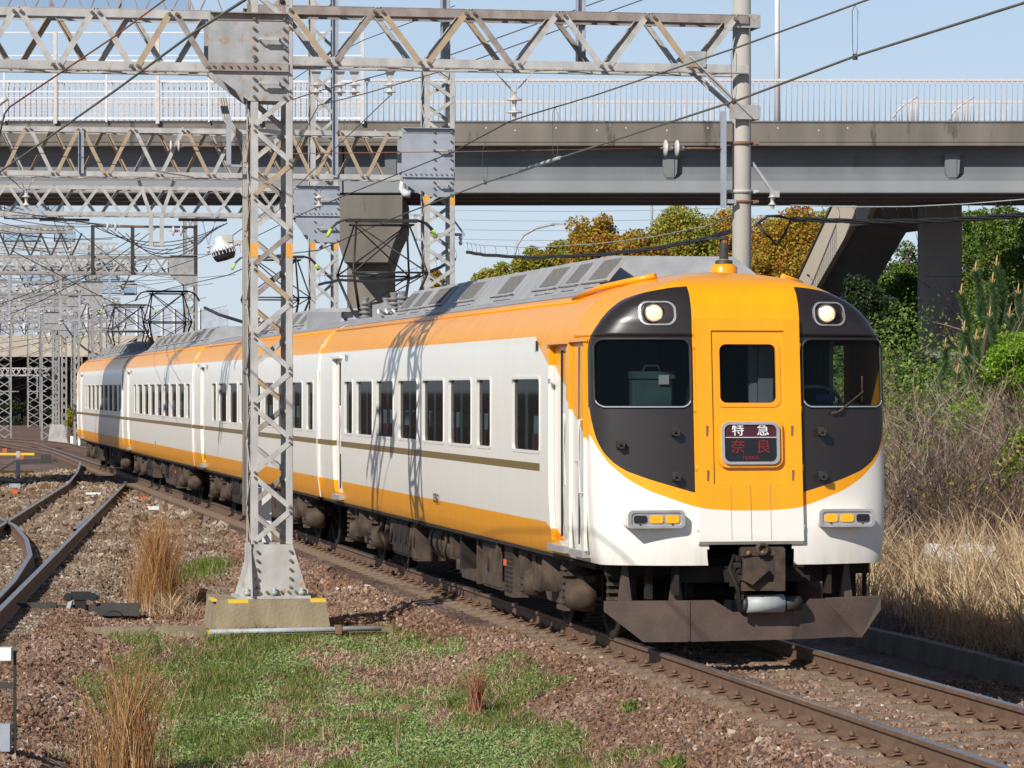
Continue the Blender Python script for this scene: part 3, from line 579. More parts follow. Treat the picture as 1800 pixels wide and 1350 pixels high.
def window_at(car, y0, y1, z0, z1, sx, curtain=True):
    w = MB(); o = rrect(y0 - .018, y1 + .018, z0 - .018, z1 + .018, .06); i_ = rrect(y0 + .012, y1 - .012, z0 + .012, z1 - .012, .055); n = len(o)
    f1 = sx * 1.408; f2 = sx * 1.372
    w.add([(f1, a, c) for a, c in o] + [(f1, a, c) for a, c in i_] + [(f2, a, c) for a, c in i_] + [(sx * 1.398, a, c) for a, c in o],
          [(k, (k + 1) % n, (k + 1) % n + n, k + n) for k in range(n)] + [(k + n, (k + 1) % n + n, (k + 1) % n + 2 * n, k + 2 * n) for k in range(n)] + [(k + 3 * n, (k + 1) % n + 3 * n, (k + 1) % n, k) for k in range(n)])
    fr = w.build('window', M['white'], car)
    g_ = MB(); g_.add([(sx * 1.376, a, c) for a, c in i_], [list(range(n))]); g_.build('pane', M['glass'], fr)
    if sx < 0:
        r_ = MB()
        for (ya, yb) in ((y0, y0 + .14), (y1 - .18, y1)):
            k = 7; vs = []
            for q in range(k + 1): yq = ya + (yb - ya) * q / k; vs += [(-1.27 + .02 * (q % 2), yq, z0 - .05), (-1.27 + .02 * (q % 2), yq, z1 + .05)]
            r_.add(vs, [(2 * q, 2 * q + 2, 2 * q + 3, 2 * q + 1) for q in range(k)])
        r_.build('curtain', M['teal'], fr)
def bogie(car, yc):
    bg_ = MB()
    for sx in (-1, 1):
        bg_.b2(sx * 1.0, sx * 1.12, yc - 1.35, yc - .75, .48, .62); bg_.b2(sx * 1.0, sx * 1.12, yc + .75, yc + 1.35, .48, .62)
        bg_.prism([(yc - .8, .62), (yc - .45, .42), (yc + .45, .42), (yc + .8, .62), (yc + .8, .50), (yc + .45, .28), (yc - .45, .28), (yc - .8, .50)], sx * 1.0, sx * 1.12, 'YZ')
        bg_.lathe((sx * 1.0, yc, .40), [(.0, .40), (.26, .38), (.28, .2), (.26, .0), (0, -.02)], 14)
        for dy in (-.62, .62): bg_.cyl((sx * 1.15, yc + dy, .35), (sx * 1.15, yc + dy, .82), .035, 8)
        bg_.b2(sx * 1.12, sx * 1.2, yc - .95, yc - .7, .30, .78); bg_.b2(sx * 1.12, sx * 1.2, yc + .7, yc + .9, .36, .80)
    bg_.b2(-1.06, 1.06, yc - .2, yc + .2, .42, .58); f_ = bg_.build('bogie', M['tan'], car)
    for dy in (-1.1, 1.1):
        w = MB()
        for sx in (-1, 1): w.lathe((sx * .72, yc + dy, .43), [(0, -.07), (.12, -.07), (.14, -.03), (.37, -.02), (.39, -.06), (.425, -.065), (.43, .02), (.465, .05), (.46, .07), (.38, .07), (.36, .02), (.1, .03), (0, .03)] if sx > 0 else [(0, .07), (.12, .07), (.14, .03), (.37, .02), (.39, .06), (.425, .065), (.43, -.02), (.465, -.05), (.46, -.07), (.38, -.07), (.36, -.02), (.1, -.03), (0, -.03)], 26, 'X')
        w.cyl((-.8, yc + dy, .43), (.8, yc + dy, .43), .08, 10); w.build('wheelset', M['tandark'], f_)
        for sx in (-1, 1):
            a = MB(); a.lathe((sx * 1.0, yc + dy - .14, .43), [(0, sx * .28), (.13, sx * .26), (.17, sx * .12), (.17, 0), (0, 0)], 14, 'X'); a.b2(sx * .98, sx * 1.15, yc + dy - .18, yc + dy + .02, .32, .56)
            for q in range(5): a.b2(sx * 1.0, sx * 1.24, yc + dy + .06, yc + dy + .34, .33 + q * .07, .365 + q * .07)
            a.b2(sx * 1.03, sx * 1.2, yc + dy + .10, yc + dy + .30, .3, .68); a.lathe((sx * 1.12, yc + dy + .2, .67), [(.14, 0), (.13, .05), (.02, .14), (0, .14)], 10); a.b2(sx * .98, sx * 1.26, yc + dy + .02, yc + dy + .38, .26, .31)
            a.build('axle_box', M['tan'], f_)
def underbox(car, y0, y1, z0, z1, name='equipment_box', xo=1.22, mat='tan', doors=2, louvre=False):
    m_ = MB(); m_.b2(-xo, xo, y0, y1, z0, z1); o_ = m_.build(name, M[mat], car)
    for sx in (-1,):
        if louvre:
            l_ = MB(); n = max(2, int((z1 - z0 - .1) / .05))
            for q in range(n):
                for (a, b) in ((y0 + .03, (y0 + y1) / 2 - .015), ((y0 + y1) / 2 + .015, y1 - .03)): l_.b2(sx * (xo - .004), sx * (xo + .008), a, b, z0 + .05 + q * .05, z0 + .078 + q * .05)
            l_.build('louvre', M['tandark'], o_)
        elif doors:
            for q in range(doors):
                d_ = MB(); a = y0 + (y1 - y0) * q / doors + .025; b = y0 + (y1 - y0) * (q + 1) / doors - .025
                d_.b2(sx * xo, sx * (xo + .018), a, b, z0 + .03, z1 - .04); e_ = d_.build('box_door', M[mat], o_)
                d2 = MB(); d2.cyl((sx * (xo + .035), a + .06, (z0 + z1) / 2 - .08), (sx * (xo + .035), a + .06, (z0 + z1) / 2 + .08), .008, 5); d2.v and d2.build('box_door_handle', M['tandark'], o_)
    return o_
def airtank(car, y0, y1, z, r, xc=-.92):
    t = MB(); t.lathe((xc, y0, z), [(0, -.02), (r * .6, .01), (r, .10), (r, y1 - y0 - .10), (r * .6, y1 - y0 - .01), (0, y1 - y0 + .02)], 20, 'Y'); o_ = t.build('air_tank', M['tan'], car)
    for f_ in (.25, .75):
        s_ = MB(); yb = y0 + (y1 - y0) * f_; s_.lathe((xc, yb - .02, z), [(r + .004, 0), (r + .012, 0), (r + .012, .04), (r + .004, .04)], 20, 'Y'); s_.build('tank_strap', M['tandark'], o_)
def cover(car, y0, y1, panels, h0=3.50, h1=3.87, front=True):
    c_ = MB(); a, b = .92, .62; yf = y0 + (.55 if front else .15); yr = y1 - .2
    vs = [(-a, y0, h0), (a, y0, h0), (a, y1, h0), (-a, y1, h0), (-b, yf, h1), (b, yf, h1), (b, yr, h1), (-b, yr, h1)]
    c_.add(vs, [(4, 5, 6, 7), (0, 1, 5, 4), (1, 2, 6, 5), (2, 3, 7, 6), (3, 0, 4, 7)]); c_.b2(-a - .05, a + .05, y0 - .02, y1 + .02, h0 - .06, h0 + .004)
    o_ = c_.build('roof_cover', M['acgrey'], car)
    nrm = Vector((-(h1 - h0), 0, a - b)).normalized()
    for (p0, p1) in panels:
        def S(y, t, off): return Vector((-a + (a - b) * t, y, h0 + (h1 - h0) * t)) + nrm * off
        g_ = MB(); vs = [S(p0, .2, .002), S(p1, .2, .002), S(p1, .86, .002), S(p0, .86, .002), S(p0, .2, .028), S(p1, .2, .028), S(p1, .86, .028), S(p0, .86, .028)]
        g_.add(vs, [(4, 5, 6, 7), (0, 1, 5, 4), (1, 2, 6, 5), (2, 3, 7, 6), (3, 0, 4, 7)]); g_.build('vent_frame', M['acgrey'], o_)
        g2 = MB(); d_ = (p1 - p0) * .1; n = max(6, int((p1 - p0) / .05)); g2.add([S(p0 + d_, .26, .030), S(p1 - d_, .26, .030), S(p1 - d_, .8, .030), S(p0 + d_, .8, .030)], [(0, 1, 2, 3)])
        for q in range(n):
            yq = p0 + d_ + (p1 - p0 - 2 * d_) * (q + .5) / n; g2.bar(S(yq, .26, .034), S(yq, .8, .034), .012, .01)
        g2.tube([S(p0 + .05, .17, .02), S(p0 + .05, .1, .06), S(p1 - .05, .1, .06), S(p1 - .05, .17, .02)], .008, 5); g2.build('vent_grille', M['grille'], o_)
    for q in range(int((y1 - y0) / 1.6)):                         # joints between the cover sections
        yq = y0 + 1.1 + q * 1.6
        if yq > y1 - .5: break
        s_ = MB()
        for sx in (-1, 1): s_.bar((sx * (a - .004), yq, h0 + .01), (sx * (b + .0), yq, h1 + .004), .035, .014)
        s_.b2(-b, b, yq - .018, yq + .018, h1, h1 + .008); s_.build('cover_joint', M['acgrey'], o_)
    return o_
def pantograph(car, yc, h=1.52):
    zb = 3.72; p_ = MB(); T = lambda a, b, r=.014: p_.tube([a, b], r, 6)
    kn = .62
    for sy in (-1, 1):
        for sx in (-1, 1):
            T((sx * .40, yc + sy * .35, zb), (sx * .58, yc + sy * .95, zb + h * .42), .024)      # lower arms
            T((sx * .58, yc + sy * .95, zb + h * .42), (sx * .42, yc + sy * .12, zb + h * .95), .017)
        T((-.58, yc + sy * .95, zb + h * .42), (.58, yc + sy * .95, zb + h * .42), .018)
        T((-.58, yc + sy * .95, zb + h * .42), (.42, yc + sy * .12, zb + h * .95), .012); T((.58, yc + sy * .95, zb + h * .42), (-.42, yc + sy * .12, zb + h * .95), .012)
        T((-.40, yc + sy * .35, zb), (.58, yc + sy * .95, zb + h * .42), .011)
        T((-.5, yc + sy * .12, zb + h * .95), (.5, yc + sy * .12, zb + h * .95), .02)
    o_ = p_.build('pantograph', M['pano'], car)
    b_ = MB()
    for sx in (-1, 1): b_.b2(sx * .46, sx * .54, yc - .8, yc + .8, zb - .06, zb + .02)
    for sy in (-1, 1): b_.b2(-.56, .56, yc + sy * .55 - .04, yc + sy * .55 + .04, zb - .05, zb + .04); b_.cyl((-.3, yc + sy * .35, zb + .05), (.3, yc + sy * .35, zb + .05), .075, 10); b_.b2(-.16, .16, yc + sy * .2 - .1, yc + sy * .2 + .1, zb, zb + .18)
    b_.build('base_frame', M['pano'], o_)
    for sy in (-.07, .07):                                        # two collector strips with drooping horns
        c_ = MB(); prof = [(-.86, -.26), (-.79, -.13), (-.70, -.04), (-.58, 0), (.58, 0), (.70, -.04), (.79, -.13), (.86, -.26)]
        c_.tube([(x, yc + sy, zb + h + z) for x, z in prof], .018, 6); c_.b2(-.56, .56, yc + sy - .025, yc + sy + .025, zb + h - .035, zb + h + .02)
        for x in (-.4, .4): c_.cyl((x, yc + sy, zb + h * .95), (x, yc + sy, zb + h), .014, 6)
        q = c_.build('collector_head', M['pano'], o_)
        for sx in (-1, 1): t_ = MB(); t_.tube([(sx * .805, yc + sy, zb + h - .15), (sx * .868, yc + sy, zb + h - .28)], .024, 6); t_.build('horn_tip', M['lime'], o_)
    for (x, y) in ((-.5, -.7), (.5, -.7), (-.5, .7), (.5, .7)):
        i_ = MB(); i_.lathe((x, yc + y, 3.50), [(.05, 0), (.05, .03), (.085, .04), (.045, .06), (.085, .08), (.045, .10), (.085, .12), (.045, .14), (.06, .17)], 10); i_.build('support_insulator', M['steel_grey'], o_)
def arrester(car, x, y):
    i_ = MB(); pr = [(.09, 0), (.09, .03)]
    for q in range(4): pr += [(.04, .04 + q * .07), (.09, .055 + q * .07), (.09, .07 + q * .07), (.04, .095 + q * .07)]
    pr += [(.06, .34), (.06, .37), (0, .37)]; i_.lathe((x, y, 3.55), pr, 12); i_.build('roof_insulator', M['grille'], car)
def roof_strip(car, ya, yb):
    r_ = MB(); vs = []; zz = [3.44, 3.49, 3.55, 3.60, 3.63, 3.64]
    prof = [(-(wz(z)), z + .006) for z in zz] + [(wz(z), z + .006) for z in zz[:-1][::-1]]
    for y in (ya, yb): vs += [(x, y, z) for x, z in prof]
    n = len(prof); r_.add(vs, [(i, i + 1, i + 1 + n, i + n) for i in range(n - 1)], 0, True); o_ = r_.build('roof_sheet', M['roofgrey'], car)
    for sx in (-1, 1): g_ = MB(); g_.tube([(sx * 1.15, y, 3.375) for y in (ya, yb)], .014, 6); g_.build('rain_gutter', M['orange'], car)
def side_door(car, y0, y1, z0=.98, z1=2.93, mat='white', front=False, sx=-1):
    d_ = MB(); vs = []; zz = [z0] + [p_[1] for p_ in PROF if z0 < p_[1] < z1] + [z1]
    for z in zz: vs += [(sx * (wz(z) - .058), y0 + .015, z), (sx * (wz(z) - .058), y1 - .015, z)]
    d_.add(vs, [(2 * i, 2 * i + 1, 2 * i + 3, 2 * i + 2) for i in range(len(zz) - 1)]); ym = (y0 + y1) / 2
    for z in zz[:-1]: pass
    o_ = d_.build('door', M[mat], car)
    l_ = MB(); l_.bar((sx * 1.35, ym, z0 + .05), (sx * 1.352, ym, z1 - .05), .012, .02, up=(1, 0, 0)); l_.build('door_seam', M['tandark'], o_)
    h_ = MB(); h_.tube([(sx * 1.348, y0 + .12, 1.55), (sx * 1.39, y0 + .12, 1.55), (sx * 1.39, y0 + .12, 2.25), (sx * 1.348, y0 + .12, 2.25)], .014, 6); h_.build('handrail', M['white'], o_)
    s_ = MB(); s_.b2(sx * 1.30, sx * 1.42, y0 + .02, y1 - .02, z0 - .10, z0 - .035); s_.build('door_step', M['silver'], o_)
    c_ = MB(); c_.b2(sx * 1.392, sx * 1.43, y0 - .06, y1 + .06, z1 + .01, z1 + .045); c_.build('door_canopy', M[mat], o_)
def seats(car, ys_):
    for y in ys_:
        for x in (-1.0,):
            s_ = MB(); s_.box((x, y, 1.75), (.46, .14, .55), rx=.15); s_.box((x, y - .25, 1.5), (.46, .5, .14)); o_ = s_.build('seat', M['seat'], car)
            h_ = MB(); h_.box((x, y + .03, 2.08), (.40, .15, .24), rx=.15); h_.build('headrest', M['headrest'], o_)
WIN1 = [(16.55, 17.36), (14.62, 16.15), (12.75, 14.22), (10.79, 12.31), (8.80, 10.35), (6.92, 8.44), (5.70, 6.55), (2.93, 4.43)]
WINM = [(.38, 1.2)] + [(1.74 + 1.93 * i, 3.19 + 1.93 * i) for i in range(7)] + [(15.3, 16.1)]
def car_common(car, wins, doors, ya, paint, seatrow=True):
    holes = [(a, b, 1.85, 2.61, .04) for a, b in wins] + [(a, b, .98, 2.93, .06) for a, b in doors]
    m_ = MB(); shell(m_, ya, BL, holes)
    # rear end wall
    pr = [(-x, z) for x, z in PROF] + [(x, z) for x, z in PROF[::-1][1:]]
    m_.add([(x, BL, z) for x, z in pr], [list(range(len(pr)))]); b_ = m_.build('body', M[paint], car)
    for a, b in wins:
        window_at(car, a, b, 1.85, 2.61, -1)
    for a, b in wins: window_at(car, a, b, 1.85, 2.61, 1)
    i_ = MB(); i_.b2(-.55, -.50, 2.2, BL - .3, 1.2, 3.0); i_.b2(-1.3, 1.3, 2.2 if ya > .5 else .2, BL - .2, 1.16, 1.2); i_.b2(-1.30, 1.30, 2.2 if ya > .5 else .2, BL - .2, 2.85, 2.9); i_.build('interior', M['interior'], car)  # includes an added dark partition, stops light showing through from the opposite windows
    h_ = MB()
    for sx in (-1, 1): h_.b2(sx * 1.30, sx * 1.338, ya + .4, BL, .80, .836)
    h_.b2(-1.2, 1.2, 1.2, BL - .1, .74, .84); h_.build('underframe', M['tandark'], car)
    g_ = MB()
    for (x0, x1) in ((-1.30, -.55), (.55, 1.30)): g_.b2(x0, x1, BL, BL + .30, .95, 3.2)
    g_.b2(-.55, .55, BL, BL + .32, .95, 3.3); g_.build('gangway_bellows', M['charcoal'], car)
    for y in (ya + 2.2 if ya > .5 else .3, BL - .25):
        pass
    e_ = MB()
    for sx in (-1, 1): e_.tube([(sx * (wz(z) + .008), BL - .02, z) for z in (.84, 1.14, 1.85, 2.61, 2.88, 3.08, 3.26, 3.42)], .022, 6)
    e_.build('end_trim', M['p_mid'], car)
    return b_
def small_marks(car, pos):
    for (y, z, w, h, mt) in pos:
        m_ = MB(); m_.b2(-1.404, -1.412, y, y + w, z, z + h); m_.build('side_fitting', M[mt], car)
def text(body, size, mat, parent, loc, rot, ext=.002, sx=1.0, name='lettering'):
    cu = bpy.data.curves.new(name, 'FONT'); cu.body = body; cu.size = size; cu.extrude = ext; cu.align_x = 'CENTER'; cu.align_y = 'CENTER'; cu.materials.append(mat)
    o_ = bpy.data.objects.new(name, cu); COL.objects.link(o_); bpy.context.view_layer.update(); me = bpy.data.meshes.new_from_object(o_.evaluated_get(bpy.context.evaluated_depsgraph_get())); bpy.data.objects.remove(o_)
    o_ = link(name, me, None, parent); o_.location = loc; o_.rotation_euler = rot; o_.scale = (sx, 1, 1); return o_
cars = []
LAB = ['leading car with the gangway door and headlights, nearest the camera', 'second car of the train, passing behind the foreground lattice tower', 'third car of the train, with no pantograph on its roof', 'last car of the train, crossed by the shadow of the overpass']
for k in range(4):
    p = O + U * (PITCH * k); cars.append(empty('train_car', p, TH, LAB[k], 'train car', GRP)); cars[-1].scale = (1.035, 1, 1)
# ---- car 1: the nose
c1 = cars[0]; DOORS1 = [(1.62, 2.48), (.68, 1.34), (17.75, 18.65)]
body = car_common(c1, WIN1, DOORS1[:1] + DOORS1[2:], 1.30, 'p_front')
n_ = MB(); zs = list(np.arange(.835, 1.04, .05)) + [1.04, 1.15, 1.3] + list(np.arange(1.4, 2.3, .1)) + list(np.arange(2.3, 3.0, .02)) + list(np.arange(3.0, 3.5, .03)) + [3.52, 3.54, 3.56, 3.575, 3.59, 3.605, 3.62, 3.63, 3.638]
zs = [round(float(z), 4) for z in zs]; ts = [0, .1, .2, .28, .285] + [round(.3 + .0125 * i, 4) for i in range(56)] + [1.0]
SCR = (.528, 1.368, 2.325, 2.97)
def in_screen(x, z, g=0.0):
    x0, x1, z0, z1 = SCR[0] - g, SCR[1] + g, SCR[2] - g, SCR[3] + g; r = .09
    if not (x0 < x < x1 and z0 < z < z1): return False
    dx = max(x0 + r - x, x - (x1 - r), 0); dz = max(z0 + r - z, z - (z1 - r), 0); return dx * dx + dz * dz < r * r
gl = {-1: MB(), 1: MB()}
for sx in (-1, 1):
    rows = []
    for z in zs:
        row = [nose(t, z) for t in ts] + [Vector((wn(z) + (wz(z) - wn(z)) * f_, nose(1.0, z).y * (1 - f_) + 1.302 * f_, z)) for f_ in (.25, .5, .75, 1)]
        rows.append(row)
    nn = len(rows[0]); b = len(n_.v)
    for row in rows:
        for q in row: n_.v.append((sx * q.x, q.y, q.z))
    for i in range(len(zs) - 1):
        for j in range(nn - 1):
            a = b + i * nn + j; cx = (rows[i][j].x + rows[i + 1][j + 1].x) / 2; cz = (zs[i] + zs[i + 1]) / 2
            if cz < 1.04 and cx < .40: continue
            if cx < .29 and 2.33 < cz < 2.95: continue
            if j < len(ts) - 1 and in_screen(cx, cz): continue
            if .72 < rows[i][j].y + .001 and rows[i][j].y < 1.31 and j >= nn - 3 and False: continue
            n_.f.append([a, a + 1, a + 1 + nn, a + nn] if sx < 0 else [a, a + nn, a + 1 + nn, a + 1]); n_.m.append(0); n_.sm.append(True)
    G = gl[sx]; b = 0
    for row in rows:
        for q in row: G.v.append((sx * q.x, q.y + .012, q.z))
    for i in range(len(zs) - 1):
        for j in range(len(ts) - 1):
            a = i * nn + j; cx = (rows[i][j].x + rows[i + 1][j + 1].x) / 2; cz = (zs[i] + zs[i + 1]) / 2
            if in_screen(cx, cz, .012): G.f.append([a, a + 1, a + 1 + nn, a + nn] if sx < 0 else [a, a + nn, a + 1 + nn, a + 1]); G.m.append(0); G.sm.append(True)
    G2 = G.build('windshield', M['cabglass'], c1, fix=False)
    pts = []
    for (x, z) in rrect(SCR[0], SCR[1], SCR[2], SCR[3], .09, 6) + [rrect(SCR[0], SCR[1], SCR[2], SCR[3], .09, 6)[0]]:
        w_ = wn(z); q = nose(x / w_, z); pts.append((sx * q.x, q.y - .004, z))
    full = []
    for a, b2_ in zip(pts[:-1], pts[1:]):
        for f_ in (0, .2, .4, .6, .8):
            x = abs(a[0]) + (abs(b2_[0]) - abs(a[0])) * f_; z = a[2] + (b2_[2] - a[2]) * f_; q = nose(x / wn(z), z); full.append((sx * q.x, q.y - .004, z))
    full.append(full[0]); t_ = MB(); t_.tube(full, .016, 6, cap=False); t_.build('windshield_seal', M['black'], G2)
    t_ = MB(); lo = [q for q in full if q[2] < SCR[2] + .06]; lo.sort(key=lambda q: abs(q[0])); t_.tube([(q[0], q[1] - .012, q[2]) for q in lo], .008, 5); t_.build('windshield_trim', M['steel_grey'], G2)
nose_o = n_.build('nose', M['p_front'], c1, fix=False)
# cab interior
ci = MB(); ci.b2(-1.3, 1.3, 1.9, 1.94, 1.2, 3.2); ci.b2(-1.25, 1.25, .4, 1.9, 1.15, 1.2); ci.b2(-1.25, 1.25, .75, 1.9, 3.1, 3.14); ci.b2(-1.28, -.40, .62, 1.0, 1.3, 2.30); ci.b2(.40, 1.2, .62, 1.15, 1.3, 2.36); ci.b2(-.42, -.36, .5, 1.9, 1.2, 3.0); ci.b2(.36, .42, .5, 1.9, 1.2, 3.0)
ci.build('cab_interior', M['interior'], c1)
sw = MB(); sw.tube([(.78 + .28 * math.cos(t), .78 - .1 * math.sin(t), 2.36 + .16 * math.sin(t)) for t in np.linspace(0, math.pi, 14)], .02, 6); sw.b2(1.02, 1.06, 1.0, 1.2, 2.3, 3.0); sw.build('driver_console', M['steel_grey'], c1)
oc = MB(); oc.b2(1.05, 1.12, 1.3, 1.36, 2.3, 2.85); oc.build('orange_post', M['orange'], c1)
# gangway door
gd = MB(); gd.prism([(-.515, 1.04), (-.515, 3.165), (.515, 3.165), (.515, 1.04), (.485, 1.02), (-.485, 1.02)], 0, .4, 'XZ')
gd = MB(); W2 = .492
def fy(z, off=0): return y0z(z) - .055 - off
zz = [1.03, 1.06, 1.2, 1.7, 2.3, 2.345, 2.94, 3.0, 3.165]
def strip(mb, x0, x1, z0, z1, off, mi=0):
    mb.add([(x0, fy(z0, off), z0), (x1, fy(z0, off), z0), (x1, fy(z1, off), z1), (x0, fy(z1, off), z1)], [(0, 1, 2, 3)], mi)
WX, WZ0, WZ1 = .285, 2.345, 2.94
RX, RZ0 = .345, 1.60                                             # recessed centre leaf
strip(gd, -W2, -RX, 1.06, 3.165, 0); strip(gd, RX, W2, 1.06, 3.165, 0); strip(gd, -RX, RX, 1.06, RZ0, 0); strip(gd, -RX, RX, 3.05, 3.165, 0)
for x in (-RX, RX): gd.add([(x, fy(RZ0), RZ0), (x, fy(RZ0, -.02), RZ0), (x, fy(3.05, -.02), 3.05), (x, fy(3.05), 3.05)], [(0, 1, 2, 3)])
gd.add([(-RX, fy(RZ0), RZ0), (RX, fy(RZ0), RZ0), (RX, fy(RZ0, -.02), RZ0), (-RX, fy(RZ0, -.02), RZ0)], [(0, 1, 2, 3)]); gd.add([(-RX, fy(3.05), 3.05), (RX, fy(3.05), 3.05), (RX, fy(3.05, -.02), 3.05), (-RX, fy(3.05, -.02), 3.05)], [(0, 1, 2, 3)])
for (a, b, z0, z1) in ((-RX, -WX, RZ0, 3.05), (WX, RX, RZ0, 3.05), (-WX, WX, RZ0, WZ0), (-WX, WX, WZ1, 3.05)): strip(gd, a, b, z0, z1, -.02)
for sx in (-1, 1): gd.add([(sx * W2, fy(1.06), 1.06), (sx * W2, fy(3.165), 3.165), (sx * W2, y0z(3.165) + .1, 3.165), (sx * W2, y0z(1.06) + .1, 1.03), (sx * W2, fy(1.03) + .03, 1.03)], [(0, 1, 2, 3, 4)])
gd.add([(-W2, fy(3.165), 3.165), (W2, fy(3.165), 3.165), (W2, y0z(3.165) + .05, 3.165), (-W2, y0z(3.165) + .05, 3.165)], [(0, 1, 2, 3)])
gd.add([(-W2, fy(1.06), 1.06), (W2, fy(1.06), 1.06), (W2, fy(1.03) + .03, 1.03), (-W2, fy(1.03) + .03, 1.03), (-W2, .5, 1.03), (W2, .5, 1.03)], [(0, 1, 2, 3), (3, 2, 5, 4)])
gdo = gd.build('gangway_door', M['p_front'], c1)
for x in (-.185, .0, .185):
    s_ = MB(); s_.bar((x, fy(1.07, -.001), 1.07), (x, fy(RZ0 - .01, -.001), RZ0 - .01), .004, .004, up=(0, 1, 0)); s_.build('panel_seam', M['steel_dark'] if x == 0 else M['grille'], gdo)
for (x, z) in ((-.40, 2.1), (.40, 2.1), (-.40, 1.68), (.40, 1.68)): s_ = MB(); s_.box((x, fy(z) - .002, z), (.016, .012, .10)); s_.build('door_slot', M['rusty'], gdo)
for sx in (-1, 1):
    for z in (1.18, 1.75, 2.3, 2.9): s_ = MB(); s_.cyl((sx * (W2 + .004), fy(z) + .02, z - .03), (sx * (W2 + .004), fy(z) + .02, z + .03), .012, 6); s_.build('hinge', M['orange'] if z > 1.4 else M['white'], gdo)
w_ = MB(); o_ = rrect(-WX - .02, WX + .02, WZ0 - .02, WZ1 + .02, .07); i_ = rrect(-WX + .02, WX - .02, WZ0 + .02, WZ1 - .02, .06); n = len(o_)
w_.add([(x, fy(z, -.012), z) for x, z in o_] + [(x, fy(z, -.012), z) for x, z in i_] + [(x, fy(z, -.05), z) for x, z in i_], [(k, (k + 1) % n, (k + 1) % n + n, k + n) for k in range(n)] + [(k + n, (k + 1) % n + n, (k + 1) % n + 2 * n, k + 2 * n) for k in range(n)]); wf = w_.build('door_window', M['orange'], gdo)
w_ = MB(); w_.add([(x, fy(z, -.04), z) for x, z in i_], [list(range(n))]); w_.build('pane', M['cabglass'], gdo)
w_ = MB(); w_.b2(-.31, -.28, .3, .34, 2.2, 3.0); w_.b2(.12, .20, .55, .6, 2.2, 3.0); w_.b2(.2, .34, .50, .53, 2.2, 3.0); w_.build('inner_curtain', M['steel_grey'], c1)
# destination sign
sg = MB(); o_ = rrect(-.272, .272, 1.785, 2.185, .07); i_ = rrect(-.246, .246, 1.81, 2.16, .055); n = len(o_); yo = -.065
sg.add([(x, fy(z, .045), z) for x, z in i_] + [(x, fy(z, .045), z) for x, z in o_] + [(x, fy(z, -.01), z) for x, z in o_] + [(x, fy(z, .025), z) for x, z in i_], [(k, (k + 1) % n, (k + 1) % n + n, k + n) for k in range(n)] + [(k + n, (k + 1) % n + n, (k + 1) % n + 2 * n, k + 2 * n) for k in range(n)] + [(k, (k + 1) % n, (k + 1) % n + 3 * n, k + 3 * n) for k in range(n)])
sgo = sg.build('destination_sign', M['silver'], c1)
s2 = MB(); o2 = rrect(-.305, .305, 1.755, 2.215, .085); n2 = len(o2); s2.add([(x, fy(z, .02), z) for x, z in o2] + [(x, fy(z, -.02), z) for x, z in o2], [list(range(n2))] + [(k, (k + 1) % n2, (k + 1) % n2 + n2, k + n2) for k in range(n2)]); s2.build('sign_surround', M['orange'], c1)
s3 = MB(); lo = [(x, z) for x, z in i_ if z <= 2.035]; hi = [(x, z) for x, z in i_ if z > 2.035]
s3.add([(x, fy(z, .026), z) for x, z in hi + [(-.246, 2.043), (.246, 2.043)]], [list(range(len(hi) + 2))]); s3.build('sign_band', M['maroon'], sgo)
s3 = MB(); s3.add([(x, fy(z, .026), z) for x, z in lo + [(.246, 2.035), (-.246, 2.035)]], [list(range(len(lo) + 2))]); s3.build('sign_screen', M['led_black'], sgo)
s3 = MB(); s3.box((0, fy(2.039, .028), 2.039), (.49, .004, .006)); s3.build('sign_divider', M['sign_white'], sgo)
rk = math.atan(.088); rot = (math.pi / 2 - rk, 0, 0)
for ch, x in (('特', -.118), ('急', .118)):
    text(ch, .118, M['sign_white'], sgo, (x, fy(2.10, .03), 2.10), rot); text(ch, .118, M['sign_white'], sgo, (x + .003, fy(2.10, .031), 2.101), rot)
for ch, x in (('奈', -.12), ('良', .12)): text(ch, .14, M['led_red'], sgo, (x, fy(1.945, .03), 1.945), rot)
text('NARA', .05, M['led_red'], sgo, (0, fy(1.845, .03), 1.845), rot, sx=1.15)
